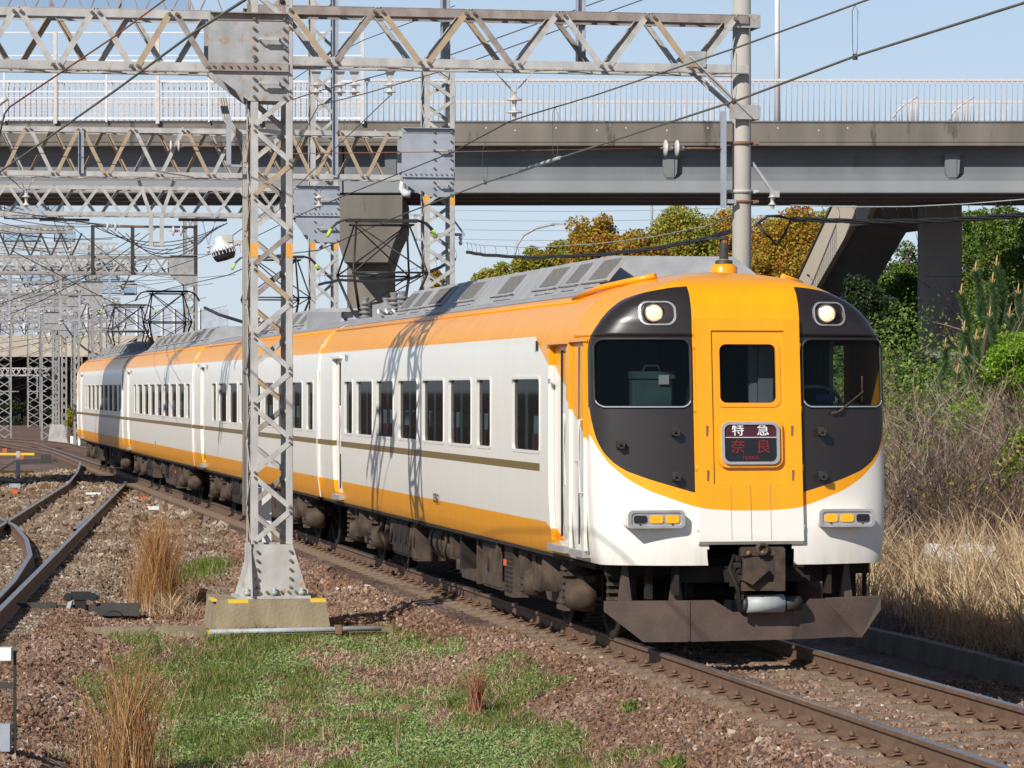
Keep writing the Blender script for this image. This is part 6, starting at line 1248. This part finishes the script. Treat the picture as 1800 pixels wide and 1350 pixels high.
# tall white screen on the left half, posts and rails
XF1 = (640 - 900) * 84.4 / F; scr = empty('screen_fence', (0, 0, 0), 0, 'tall white post and rail screen on the left half of the overpass', 'fence')
x = (97 - 900) * 84.4 / F; sp_ = (277 - 97) * 84.4 / F; i = -2
while x + i * sp_ < XF1 + .2:
    X = x + i * sp_; m_ = MB(); m_.b2(X - .045, X + .045, BY0 - .13, BY0 - .05, 9.16, 11.47); m_.build('fence_post', M['fence'], scr); i += 1
for i2 in range(-4, 10):
    X = x + (i2 + .5) * sp_
    if X < XF1: m_ = MB(); m_.b2(X - .02, X + .02, BY0 - .11, BY0 - .08, 9.2, 10.9); m_.build('fence_stile', M['white_steel'], scr)
for z, h_ in ((11.44, .03), (10.86, .03), (10.72, .05), (10.20, .05), (9.95, .04), (9.80, .03), (9.27, .05)): m_ = MB(); m_.b2(-20, XF1, BY0 - .10, BY0 - .08, z, z + h_); m_.build('fence_rail', M['white_steel'], scr)
mesh_ = MB(); X = -14.5
while X < XF1: mesh_.b2(X - .008, X + .008, BY0 - .095, BY0 - .085, 9.28, 10.2); X += .07
for z in np.arange(9.32, 9.9, .09): mesh_.b2(-14.5, XF1, BY0 - .093, BY0 - .087, z, z + .012)
tag(mesh_.build('wire_mesh', M['fence'], scr), kind='stuff')
# stair flight going down behind the overpass
st = empty('stairway', (0, 0, 0), 0, 'concrete stairway slanting down from the far side of the overpass, left of the right pier', 'stairs')
def stair_poly(Y0, z0, Y1, z1): return None
def quadprism(mb, a, b, hgt, wdt, side):                        # a parapet wall slab between two points, height up, thickness sideways
    a = Vector(a); b = Vector(b); d = (b - a); h = Vector((0, 0, hgt)); n = Vector((d.y, -d.x, 0)).normalized() * wdt * side
    mb.add([a, b, b + h, a + h, a + n, b + n, b + h + n, a + h + n], [(0, 1, 2, 3), (7, 6, 5, 4), (0, 4, 5, 1), (1, 5, 6, 2), (2, 6, 7, 3), (3, 7, 4, 0)])
ys = lambda p: 91.4 + (1545 - p) * .05
def pl_(pts, p):
    xs_ = [q[0] for q in pts][::-1]; return float(np.interp(p, xs_, [q[1] for q in pts][::-1]))
TOPL = [(1560, 250), (1494, 336), (1478, 352), (1466, 356), (1402, 494), (1350, 606)]; BOTL = [(1560, 300), (1545, 335), (1518, 395), (1496, 398), (1440, 496), (1350, 650)]
pxs = [1560, 1545, 1518, 1496, 1494, 1478, 1466, 1440, 1402, 1350]
PT = [at(p, pl_(BOTL, p), ys(p)) for p in pxs]; PU = [at(p, pl_(TOPL, p), ys(p)) for p in pxs]
PR = [p + Vector((2.1, .6, .0)) for p in PT]
m_ = MB(); n = len(PT); m_.add(PT + PU + [p + Vector((.16, .05, 0)) for p in PT] + [p + Vector((.16, .05, 0)) for p in PU], [(i, i + 1, i + 1 + n, i + n) for i in range(n - 1)] + [(i + 2 * n, i + 3 * n, i + 1 + 3 * n, i + 1 + 2 * n) for i in range(n - 1)] + [(i + n, i + 1 + n, i + 1 + 3 * n, i + 3 * n) for i in range(n - 1)] + [(i, i + 2 * n, i + 1 + 2 * n, i + 1) for i in range(n - 1)]); m_.build('stair_wall', M['tancon'], st)
m_ = MB(); PB = [p + Vector((.17, .05, .25)) for p in PT]; PR2 = [p + Vector((1.6, .5, -.15)) for p in PT]; m_.add(PB + PR2 + [p + Vector((0, 0, .2)) for p in PR2], [(i, i + 1, i + 1 + n, i + n) for i in range(n - 1)] + [(i + n, i + 1 + n, i + 1 + 2 * n, i + 2 * n) for i in range(n - 1)]); m_.build('stair_slab', M['pierm'], st)
m_ = MB()
for i in range(n - 1): m_.bar(PU[i] + Vector((.06, 0, .02)), PU[i + 1] + Vector((.06, 0, .02)), .22, .05)
m_.build('wall_coping', M['steel_dark'], st)
for (a, b) in ((at(1192, 213, 91.5), at(1330, 170, 91.5)),): pass
for (xa, ya, xb, yb, yl) in ((1570, 208, 1612, 170, 212), (1668, 212, 1712, 170, 212)):
    m_ = MB(); m_.tube([at(xa + (xb - xa) * t, ya + (yb - ya) * t ** .6, 92) for t in np.linspace(0, 1, 7)], .03, 6); q = m_.build('stair_handrail', M['fence'], st)
    for t in np.linspace(0, 1, 9): px = xa + (xb - xa) * t; m_ = MB(); m_.cyl(at(px, yl, 92), at(px, ya + (yb - ya) * t ** .6, 92), .014, 5); m_.build('rail_bar', M['fence'], q)
# lamps
lp = empty('lamp_post', at(1366, 212, 88), 0, 'slim white lamp post standing on the overpass right of the concrete pole', 'lamp post'); m_ = MB(); m_.cyl((0, 0, -.3), (0, 0, 5.2), .085, 12, r2=.05); m_.build('post', M['white_steel'], lp)
lp = empty('street_lamp', at(903, 470, 150), 0, 'curved arm street lamp between the second tower and the orange trees', 'street lamp'); m_ = MB(); s = 150 / F
m_.tube([(0, 0, -5), (0, 0, .3), (.15, 0, 1.0), (.45, 0, 1.45), (1.0, 0, 1.75), (1.6, 0, 1.90), (1.85, 0, 1.93)], .06, 8); m_.build('arm', M['pipe'], lp); m_ = MB(); m_.b2(1.8, 2.3, -.1, .1, 1.90, 1.98); m_.build('lamp_head', M['pipe'], lp)
lp = empty('street_lamp', at(1150, 350, 140), 0, 'second curved street lamp showing above the orange trees under the overpass', 'street lamp'); m_ = MB(); m_.tube([(-.1, 0, -3), (-.1, 0, -.2), (.1, 0, .1), (.5, 0, .3)], .05, 8); m_.build('arm', M['pipe'], lp)
# net above the left
nt_ = empty('net_gantry', (0, 0, 0), 0, 'blue net hung on a dark lattice frame at the top left', 'net frame'); Yn = 58
m_ = MB(); p0, p1 = at(-40, -40, Yn), at(330, 22, Yn); m_.add([(p0.x, Yn + .3, p1.z), (p1.x, Yn + .3, p1.z), (p1.x, Yn + .3, p0.z), (p0.x, Yn + .3, p0.z)], [(0, 1, 2, 3)]); m_.build('net', M['net'], nt_)
m_ = MB()
for i in range(9): a = p0.x + i * .48; m_.bar((a, Yn, p1.z), (a + .36, Yn, p0.z + .2), .05, .02); m_.bar((a + .40, Yn, p1.z), (a + .1, Yn, p0.z + .2), .04, .02)
m_.b2(p0.x, p1.x, Yn - .02, Yn + .02, p1.z - .04, p1.z + .02); [m_.b2(p1.x - q, p1.x - q + .05, Yn, Yn + .06, p1.z - .02, p0.z) for q in (0, 1.2, 2.4, 3.4)]
tag(m_.build('frame_lattice', M['beam_brown'], nt_), kind='stuff')
# ------------------------------------------------------------------ far overpass and shade under it
fo2 = empty('far_overpass', (0, 0, 0), 0, 'far tan concrete overpass with a glass noise barrier at the left', 'bridge')
s2 = 300 / F; m_ = MB(); m_.b2(at(-300, 0, 300).x, at(400, 0, 300).x, 300, 309, 5.35, 7.25); m_.build('deck', M['tancon'], fo2)
m_ = MB(); m_.b2(at(-300, 0, 300).x, at(400, 0, 300).x, 300.2, 300.5, 7.25, 9.6); m_.build('noise_barrier', M['farglass'], fo2)
for i in range(26): X = at(-200 + i * 22, 0, 300).x; m_ = MB(); m_.b2(X - .08, X + .08, 300.05, 300.25, 7.2, 9.8 + (i % 3 == 0) * .5); m_.build('barrier_post', M['white_steel'], fo2)
wl = MB(); wl.b2(at(-400, 0, 307).x, at(330, 0, 307).x, 307, 308, -1, 7.0); wo = wl.build('retaining_wall', M['tandark'], None); tag(wo, 'retaining wall coloured near black for the shade under the far overpass', 'wall')  # wall and ribs coloured near black to stand for the deck's shade
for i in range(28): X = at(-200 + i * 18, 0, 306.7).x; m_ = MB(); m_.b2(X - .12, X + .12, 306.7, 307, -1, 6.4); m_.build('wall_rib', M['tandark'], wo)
bld = empty('far_building', (at(215, 0, 420).x, 420, 0), 0, 'pale far buildings behind the third car roof', 'building'); m_ = MB(); m_.b2(-6, 7, 0, 8, -1, 9.8); m_.b2(-12, -6, 0, 8, -1, 8.8); m_.build('wall', M['white_steel'], bld)
for i in range(6):
    for j in range(2): m_ = MB(); m_.b2(-5.2 + i * 2, -4.0 + i * 2, -.05, .0, 5.0 + j * 2.4, 6.5 + j * 2.4); m_.build('window', M['farglass'], bld)
# ------------------------------------------------------------------ trees, shrubs
M['leaf_orange'] = islandmat('turning_leaves', [(0, (.26, .27, .03)), (.25, (.40, .34, .04)), (.45, (.50, .36, .05)), (.62, (.48, .26, .04)), (.78, (.52, .20, .04)), (.9, (.42, .13, .035)), (1, (.30, .32, .05))], .6, .3)
M['leaf_olive'] = islandmat('olive_leaves', [(0, (.20, .25, .03)), (.4, (.32, .34, .045)), (.75, (.44, .40, .06)), (.92, (.50, .30, .06)), (1, (.42, .16, .04))], .6, .3)
M['leaf_green'] = islandmat('dark_green_leaves', [(0, (.05, .10, .018)), (.45, (.10, .18, .028)), (.8, (.18, .27, .045)), (1, (.30, .36, .08))], .5, .25)
M['leaf_shade'] = islandmat('shade_dark_leaves', [(0, (.012, .025, .01)), (.6, (.025, .045, .014)), (1, (.05, .08, .02))], .5, .15)  # shaded copy of the greenery, overpass shade put into the leaf colour
M['leaf_bright'] = islandmat('fresh_green_leaves', [(0, (.14, .26, .02)), (.5, (.22, .38, .03)), (.85, (.32, .50, .05)), (1, (.45, .55, .12))], .5, .35)
M['twig'] = islandmat('bare_twigs', [(0, (.09, .055, .045)), (.35, (.20, .13, .10)), (.7, (.32, .23, .185)), (.9, (.42, .34, .28)), (1, (.05, .03, .024))], .9, 0)
M['needle'] = islandmat('pine_needles', [(0, (.03, .085, .025)), (.5, (.055, .13, .04)), (1, (.10, .18, .06))], .6, .2)
M['candle'] = mk('pine_candle', (.50, .32, .13), (.40, .24, .09), 12, .8)
def crown_pts(c, r, lumps, per, lr=(.28, .45)):
    P = []; c = np.array(c); r = np.array(r)
    for _ in range(lumps):
        d = NR.normal(size=3); d /= np.linalg.norm(d); d *= NR.uniform(.35, .92) ** .8; lc = c + d * r; k = NR.uniform(*lr) * r.mean()
        q = NR.normal(size=(per, 3)); q /= np.linalg.norm(q, axis=1, keepdims=True); q *= (NR.rand(per, 1) ** .35) * k * np.array([1, 1, .8]); P.append(lc + q)
    return np.concatenate(P)
def limbs(m_, base, h, r0, n=5, spread=.5, seed=0):
    rr = random.Random(seed); base = Vector(base); m_.tube([base + Vector((rr.uniform(-.05, .05) * i, rr.uniform(-.05, .05) * i, h * i / 6)) for i in range(7)], [r0 * (1 - .11 * i) for i in range(7)], 8)
    for i in range(n * 2):
        z = h * rr.uniform(.35, .85); a = rr.uniform(0, 6.28); d = Vector((math.cos(a), math.sin(a), rr.uniform(.4, 1.0))); L_ = h * spread * rr.uniform(.4, .8); p = base + Vector((0, 0, z)); pts = [p]
        for j in range(4): d = d + Vector((rr.uniform(-.3, .3), rr.uniform(-.3, .3), .1)); p = p + d.normalized() * L_ / 4; pts.append(p)
        m_.tube(pts, [r0 * .35 * (1 - .2 * j) for j in range(5)], 5)
def tree(name, px, ytop, ybot, halfw, Y, mat, label, cat='tree', group=None, lumps=26, per=420, size=.15, zg=0.5, trunk=.16):
    X = (px - 900) * Y / F; zt = H - (ytop - YH) * Y / F; zb = H - (ybot - YH) * Y / F; hw = halfw * Y / F
    o_ = empty(name, (X, Y, zg), 0, label, cat, group); m_ = MB(); limbs(m_, (0, 0, 0), (zt - zg) * .85, trunk, 5, .35, int(px)); m_.build('trunk', M['bark'], o_)
    P = crown_pts((0, 0, (zt + zb) / 2 - zg), (hw * .82, hw * .8, (zt - zb) / 2 * .84), lumps, per); q = leaves('crown', P, NR.uniform(size * .6, size * 1.3, len(P)), M[mat], o_); return o_
TG = 'trees beyond the overpass'
T_ = [(1385, 350, 560, 95, 112, 'leaf_orange', 'broad golden orange tree under the overpass right of the concrete pole'), (1190, 345, 560, 90, 110, 'leaf_olive', 'tall olive and gold tree left of the concrete pole'), (1275, 352, 570, 70, 118, 'leaf_orange', 'golden tree directly behind the concrete pole'), (1045, 365, 540, 62, 114, 'leaf_orange', 'reddish tree with a pointed crown right of the street lamp'),
      (1120, 385, 560, 60, 108, 'leaf_orange', 'russet and green tree in the gap between the two tall ones'), (935, 430, 560, 55, 116, 'leaf_olive', 'low green gold tree below the street lamp'), (985, 408, 560, 45, 124, 'leaf_olive', 'small green gold tree just left of the pointed reddish one'), (870, 452, 580, 45, 118, 'leaf_olive', 'low green tree left of the street lamp foot'),
      (800, 486, 580, 26, 125, 'leaf_olive', 'small tree top showing right of the second tower'), (765, 468, 560, 20, 125, 'leaf_orange', 'small golden tree seen through the second tower'), (1455, 350, 560, 60, 116, 'leaf_olive', 'golden green tree behind the stairway')]
for (px, yt, yb, hw, Y, mt, l_) in T_: tree('broadleaf_tree', px, yt, yb, hw, Y, mt, l_, group=TG, lumps=int(26 + hw * .8), per=420, size=.115, zg=.8)
for (px, yt, yb, hw, Y, mt, l_, sz) in ((1600, 385, 640, 40, 97.5, 'leaf_green', 'bright topped green tree in the shade left of the right pier', .12), (1570, 440, 640, 40, 99, 'leaf_green', 'green tree below the stairway, half in shade', .12), (1715, 335, 600, 50, 101, 'leaf_green', 'green tree just behind the right pier', .14), (1790, 335, 600, 50, 99, 'leaf_green', 'green tree touching the overpass at the right edge', .14), (1530, 395, 640, 60, 108, 'leaf_green', 'dark green tree below the stairway left of the right pier', .13), (1590, 430, 640, 42, 104, 'leaf_green', 'green tree close to the left side of the right pier', .12), (1520, 470, 680, 70, 80, 'leaf_shade', 'very dark shrub in the shade behind the train roof corner', .11),
        (1610, 600, 770, 60, 76, 'leaf_shade', 'dark shaded shrub at the foot of the right pier', .10), (1760, 340, 620, 60, 97, 'leaf_green', 'large green tree right of the right pier', .13), (1850, 330, 640, 90, 92, 'leaf_green', 'green tree cut by the right edge of the photo', .13), (1735, 440, 700, 36, 88, 'leaf_green', 'green tree low behind the pine', .12), (1480, 560, 760, 60, 86, 'leaf_shade', 'dark shrub hidden behind the train front', .11)):
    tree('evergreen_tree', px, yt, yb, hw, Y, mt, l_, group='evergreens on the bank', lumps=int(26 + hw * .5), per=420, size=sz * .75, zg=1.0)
for (px, yt, yb, hw, Y, mt, l_) in ((1780, 560, 730, 62, 50, 'leaf_bright', 'bright fresh green climbing shrub at the right edge'), (1700, 690, 790, 48, 56, 'leaf_bright', 'patch of fresh green leaves among the bare shrubs'), (1790, 730, 900, 40, 50, 'leaf_bright', 'small bright green shrub low at the right edge'), (1600, 700, 790, 40, 60, 'leaf_green', 'mid green shrub just right of the cab window'), (1640, 760, 850, 35, 54, 'leaf_green', 'low green shrub among the grey twigs')):
    tree('leafy_shrub', px, yt, yb, hw, Y, mt, l_, 'shrub', 'leafy shrubs on the bank', lumps=36, per=360, size=.055, zg=.4, trunk=.03)
def bare(px, py0, py1, Y, w, n, label, zg=-.25, r=.008, name='bare_shrub'):
    X = (px - 900) * Y / F; h = H - (py0 - YH) * Y / F - zg; o_ = empty(name, (X, Y, zg), 0, label, 'shrub', 'bare grey shrubs on the bank'); m_ = MB(); rr = random.Random(int(px * 7 + py0)); hw = w * Y / F
    def grow(p, d, L_, rad, lev):
        pts = [p]; k = 5
        for i in range(k): d = (d + Vector((rr.uniform(-.32, .32), rr.uniform(-.32, .32), rr.uniform(-.16, .20)))).normalized(); pts.append(pts[-1] + d * L_ / k)
        m_.tube(pts, [rad * (1 - .14 * i) for i in range(k + 1)], 3, cap=False, smooth=False)
        if lev > 0:
            for _ in range(rr.randint(3, 5)): j = rr.randint(1, k); grow(pts[j], (d + Vector((rr.uniform(-1, 1), rr.uniform(-1, 1), rr.uniform(-.4, .8)))).normalized(), L_ * rr.uniform(.4, .65), rad * .62, lev - 1)
    for _ in range(n): grow(Vector((rr.uniform(-hw, hw) * .8, rr.uniform(-.8, .8), 0)), Vector((rr.uniform(-.5, .5), rr.uniform(-.5, .5), 1)), h * rr.uniform(.5, .85), r * rr.uniform(.7, 1.7), 2)
    m_.build('branches', M['twig'], o_, fix=False)
for (px, y0, y1, Y, w, n, l_) in ((1590, 690, 960, 50, 48, 50, 'tangled bare grey shrub nearest the right side of the train'), (1680, 680, 960, 50, 52, 50, 'tangled bare grey shrub in the middle of the bank'), (1780, 690, 960, 50, 46, 46, 'tangled bare grey shrub at the right edge'), (1650, 720, 960, 55, 70, 22, 'bare brown shrub behind the front tangle'), (1750, 620, 940, 56, 60, 20, 'tall bare twigs rising below the pine'), (1590, 760, 960, 48, 30, 30, 'low bare shrub just above the reeds beside the train'), (1730, 780, 980, 47.5, 60, 34, 'low bare shrub just above the reeds further right')):
    bare(px, y0, y1, Y, w, n, l_)
bare(1750, 385, 560, 88, 22, 4, 'pale leafless tree in front of the greenery right of the pier', 1.5, .05, 'bare_tree')
# pine with upright shoots
pn = empty('pine_tree', at(1715, 700, 64), 0, 'young pine with upright shoots and tan candles right of the pier', 'tree'); base = at(1715, 700, 64); tm = MB(); cm = MB(); PP = []; DD = []
for (px, yt, yb) in ((1716, 600, 720), (1698, 630, 700), (1722, 520, 640), (1695, 585, 660), (1745, 500, 600), (1752, 470, 570), (1790, 520, 620), (1775, 560, 640), (1662, 615, 690), (1690, 520, 600), (1730, 600, 700), (1715, 480, 560), (1768, 600, 680), (1684, 660, 740), (1740, 560, 650), (1700, 550, 620)):
    a = at(px + R.uniform(-14, 14), yb, 64 + R.uniform(-1, 1)); b = at(px, yt, a.y); mid = a.lerp(b, .5) + Vector((R.uniform(.05, .2), 0, 0)); pts = [a * (1 - t) ** 2 + mid * 2 * t * (1 - t) + b * t * t for t in np.linspace(0, 1, 9)]
    tm.tube([p - base for p in pts], .018, 5); cm.tube([b - base, b - base + Vector((0, 0, .14)), b - base + Vector((.01, 0, .24))], [.022, .018, .006], 5)
    for k_ in (-.05, .05): cm.tube([b - base, b - base + Vector((k_, 0, .11))], [.014, .005], 4)
    for i in range(900): t = R.random(); j = min(7, int(t * 8)); p = pts[j].lerp(pts[j + 1], t * 8 - j); PP.append(p - base); DD.append((pts[j + 1] - pts[j]).normalized())
tm.tube([Vector((0, 0, -2)), Vector((0, 0, .3)), Vector((.2, 0, 1.2)), Vector((.3, 0, 2.0))], [.06, .05, .04, .02], 6)
tm.build('trunk', M['bark'], pn); tag(cm.build('candles', M['candle'], pn), kind='stuff')
P = np.array(PP); D = np.array(DD); n = len(P); q = NR.normal(size=(n, 3)); q -= (q * D).sum(1, keepdims=True) * D; q /= np.linalg.norm(q, axis=1, keepdims=True); nd = q * .8 + D * .75; sd_ = np.cross(nd, NR.normal(size=(n, 3))); sd_ /= np.linalg.norm(sd_, axis=1, keepdims=True)
V = np.stack([P - sd_ * .006, P + sd_ * .006, P + nd * .15], 1).reshape(-1, 3); npmesh('needles', V, np.arange(n * 3).reshape(-1, 3), M['needle'], pn)
# undergrowth that reads as one mass, and the pale sheet in it
def scatter_leaves(n, v0, v1, y0, y1, h, size, mt, label):
    Y = NR.uniform(y0, y1, n); v = NR.uniform(v0, v1, n); X = cmain(Y) + v / .982; k = vnoise(X * .8, Y * .5, 61) > .42; X, Y, v = X[k], Y[k], v[k]
    P = np.stack([X, Y, height(X, Y) + NR.rand(len(X)) * h * (.4 + vnoise(X * .9, Y * .6, 62))], 1); tag(leaves('undergrowth', P, NR.uniform(size * .6, size * 1.3, len(P)), M[mt]), label, 'undergrowth', kind='stuff')
scatter_leaves(60000, 6.0, 16, 52, 84, 1.9, .09, 'leaf_green', 'green undergrowth covering the bank below the pier')
scatter_leaves(26000, 4.6, 9, 48, 70, 1.3, .07, 'leaf_olive', 'sparse yellow green undergrowth between the bare shrubs')
scatter_leaves(30000, 10, 22, 97, 118, 2.6, .13, 'leaf_shade', 'dark undergrowth in the shade behind the right pier')
p = at(1690, 975, 44.5); m_ = MB(); vs = []; nx_, nz_ = 14, 6
for j in range(nz_ + 1):
    for i in range(nx_ + 1): vs.append((-.62 + 1.24 * i / nx_, .12 * math.sin(i * 1.7 + j) + .05 * R.random(), -.22 + .44 * j / nz_ + .03 * math.sin(i * .9)))
m_.add(vs, [(j * (nx_ + 1) + i, j * (nx_ + 1) + i + 1, (j + 1) * (nx_ + 1) + i + 1, (j + 1) * (nx_ + 1) + i) for j in range(nz_) for i in range(nx_)], 0, True); o_ = m_.build('plastic_sheet', M['white_steel'], None, p); o_.scale = (.8, 1, .6); tag(o_, 'crumpled white sheet caught behind the reeds', 'sheet')
# shrubs at the far left and beside the sixth portal
for (px, yt, yb, hw, Y, mt, l_) in ((128, 700, 770, 12, 176, 'leaf_olive', 'yellowish shrub at the foot of the sixth portal'), (30, 690, 775, 40, 325, 'leaf_shade', 'dark bush in front of the shaded retaining wall, leftmost'), (75, 700, 775, 30, 322, 'leaf_shade', 'dark bush in front of the shaded retaining wall, next to the portal foot')):
    tree('leafy_shrub', px, yt, yb, hw, min(Y, 303), mt, l_, 'shrub', 'shrubs at the far bend', lumps=9, per=260, size=.22, zg=-.4, trunk=.05)
P, v = reed_pts(2500, -6.5, -2.5, 120, 175); P[:, 0] = P[:, 0]
# ------------------------------------------------------------------ trackside bits
m_ = MB(); a = gp(318, 1095, -.26); xa, xb = A(300), A(668)
tb = empty('cable_trough', (XA, YA, 0), TH, 'long concrete trough edge in front of the tower foundation, with yellow marks', 'trough')
m_.b2(xa, xb, -1.02, -.86, -.50, -.255); m_.build('trough_edge', M['concrete_base'], tb)
for (u, v_) in ((A(350), A(383)), (A(588), A(625))): y_ = MB(); y_.b2(u, v_, -1.025, -.96, -.29, -.249); y_.build('yellow_mark', M['yellow'], tb)
m_ = MB(); m_.cyl((A(352), -1.12, -.262), (A(645), -1.12, -.245), .032, 12); po2 = m_.build('white_pipe', M['pipe'], None, (XA, YA, 0)); po2.rotation_euler = (0, 0, TH); tag(po2, 'pale pipe lying along the trough in front of the tower foundation', 'pipe'); m_ = MB(); m_.b2(A(566), A(577), -1.16, -1.07, -.30, -.20); m_.build('pipe_clip', M['rusty'], po2)
m_ = MB(); m_.b2(A(140), A(350), -.7, -.6, -.42, -.22); q = m_.build('timber', M['concrete_base'], None, (XA, YA, 0)); q.rotation_euler = (0, 0, TH); tag(q, 'weathered concrete strip behind the point rods at the left', 'strip')
m_ = MB(); m_.box((0, 0, 0), (.10, .10, .42), ry=.2); q = m_.build('timber_post', M['rusty'], None, gp(352, 1062, -.35)); tag(q, 'rotten brown timber stump between the russet weed and the foundation', 'stump')
m_ = MB(); m_.box((0, 0, 0), (.55, .09, .10), rz=.5, ry=.35); q = m_.build('old_timber', M['rusty'], None, gp(335, 1035, -.4)); tag(q, 'dark reddish old timber lying left of the foundation', 'timber')
# point rods and lever
pm = empty('point_machine', gp(140, 1085, -.30), TH * .3, 'black point lever and rod box across the sleepers at the left', 'point lever')
s = 41 / F
for (u, v_, h_) in ((-112, -40, .16), (-38, 30, .13), (30, 105, .15)): m_ = MB(); m_.b2(u * s, v_ * s, -.06, .06, .02, .02 + h_); m_.build('rod_cover', M['steel_dark'], pm)
m_ = MB(); m_.b2(-25 * s, 35 * s, -.12, .12, .22, .28); m_.b2(-15 * s, 20 * s, -.08, .08, .28, .32); m_.cyl((-20 * s, -.14, .25), (-20 * s, .14, .25), .05, 10); m_.cyl((24 * s, -.14, .25), (24 * s, .14, .25), .05, 10); m_.b2(-8 * s, 12 * s, -.1, .1, .05, .22); m_.build('lever_head', M['charcoal'], pm)
m_ = MB(); m_.bar((-14 * s, -.1, .2), (-26 * s, -.45, -.12), .05, .05); m_.build('lever_arm', M['steel_grey'], pm)
m_ = MB(); m_.tube([(60 * s + .12 * math.cos(t), -.2, .02 + .07 * math.sin(t)) for t in np.linspace(0, 6.2, 16)], .008, 5); m_.build('cable_coil', M['cable'], pm)
for i, (px, py, l_) in enumerate(((252, 882, 'small orange marker standing by the rail near the train'), (26, 868, 'orange marker with a grey cap in the middle of the left tracks'), (8, 795, 'orange marker far off at the left edge'), (37, 808, 'orange marker beside the grey post far off at the left'))):
    q = empty('track_marker', gp(px, py, -.2), .2, l_, 'marker', 'orange markers between the tracks'); k_ = .085 if i < 2 else .11; m_ = MB(); m_.prism([(-k_ * .8, 0), (k_ * .8, 0), (k_ * .8, k_ * 1.6), (-k_ * .8, k_ * 1.3)], 0, .05); m_.build('plate', M['red_orange'], q)
    if i == 1: m_ = MB(); m_.b2(-.14, .14, -.05, .12, .16, .26); m_.build('cap', M['pipe'], q)
m_ = MB(); m_.box((0, 0, .05), (.28, .14, .08), rz=.1); q = m_.build('white_block', M['sign_white'], None, gp(268, 897, -.2)); tag(q, 'white block lying beside the orange marker near the train', 'block')
m_ = MB(); m_.box((0, 0, .12), (.36, .16, .05), rz=.1); m_.box((0, 0, .04), (.1, .1, .12)); q = m_.build('gauge_plate', M['paper'], None, gp(164, 876, -.2)); tag(q, 'small pale plate on a stub between the rails of the second track', 'plate')
for i, (px, py, l_) in enumerate(((126, 782, 'left one of the two white marker posts by the last car'), (139, 783, 'right one of the two white marker posts by the last car'))):
    m_ = MB(); m_.b2(-.06 + i * .02, .08 - i * .02, -.05, .05, 0, .42); q = m_.build('marker_post', M['sign_white'], None, gp(px, py, -.2)); tag(q, l_, 'marker post', 'white marker posts by the last car')
q = empty('barrier_frame', gp(32, 838, -.2), 0, 'low yellow barred frame with a grey post far off at the left', 'barrier'); m_ = MB(); m_.b2(-.06, .06, -.05, .05, 0, .78); m_.build('post', M['steel'], q)
for z in (.12, .66): m_ = MB(); m_.b2(-1.0, .5, -.03, .03, z, z + .07); m_.build('bar', M['yellow'], q)
m_ = MB(); m_.bar((-.7, 0, .1), (-.05, 0, .5), .04, .04); m_.build('stay', M['steel'], q)
q = empty('point_machine', gp(72, 815, -.25), .1, 'black point machine far off between the left tracks', 'point machine'); m_ = MB(); m_.b2(-.75, .55, -.25, .25, 0, .16); m_.b2(.0, .35, -.2, .2, .16, .34); m_.build('casing', M['steel_dark'], q)
# frame and lamp at the left edge
q = empty('trackside_frame', (gp(27, 1350, -.3).x, 25.2, -.5), 0, 'thin black frame with a white lamp and grey box at the lower left edge', 'frame'); X0 = (26 - 900) * 25.2 / F - q.location.x; zz_ = lambda y: H - (y - YH) * 25.2 / F + .5
m_ = MB(); m_.b2(X0 - .01, X0 + .012, -.01, .01, -.6, zz_(1143)); m_.build('upright', M['black'], q); m_ = MB(); m_.b2(X0 - .4, X0, -.015, .015, zz_(1210), zz_(1200)); m_.build('crossbar', M['steel_dark'], q)
m_ = MB(); m_.b2(X0 - .20, X0 - .02, -.06, .06, zz_(1160), zz_(1138)); m_.build('lamp_box', M['sign_white'], q); m_ = MB(); m_.b2(X0 - .20, X0 - .03, -.05, .05, zz_(1320), zz_(1272)); m_.build('junction_box', M['steel_grey'], q)
m_ = MB(); m_.b2(X0 - .4, X0 + .02, -.012, .012, zz_(1348), zz_(1342)); m_.build('lower_bar', M['black'], q)
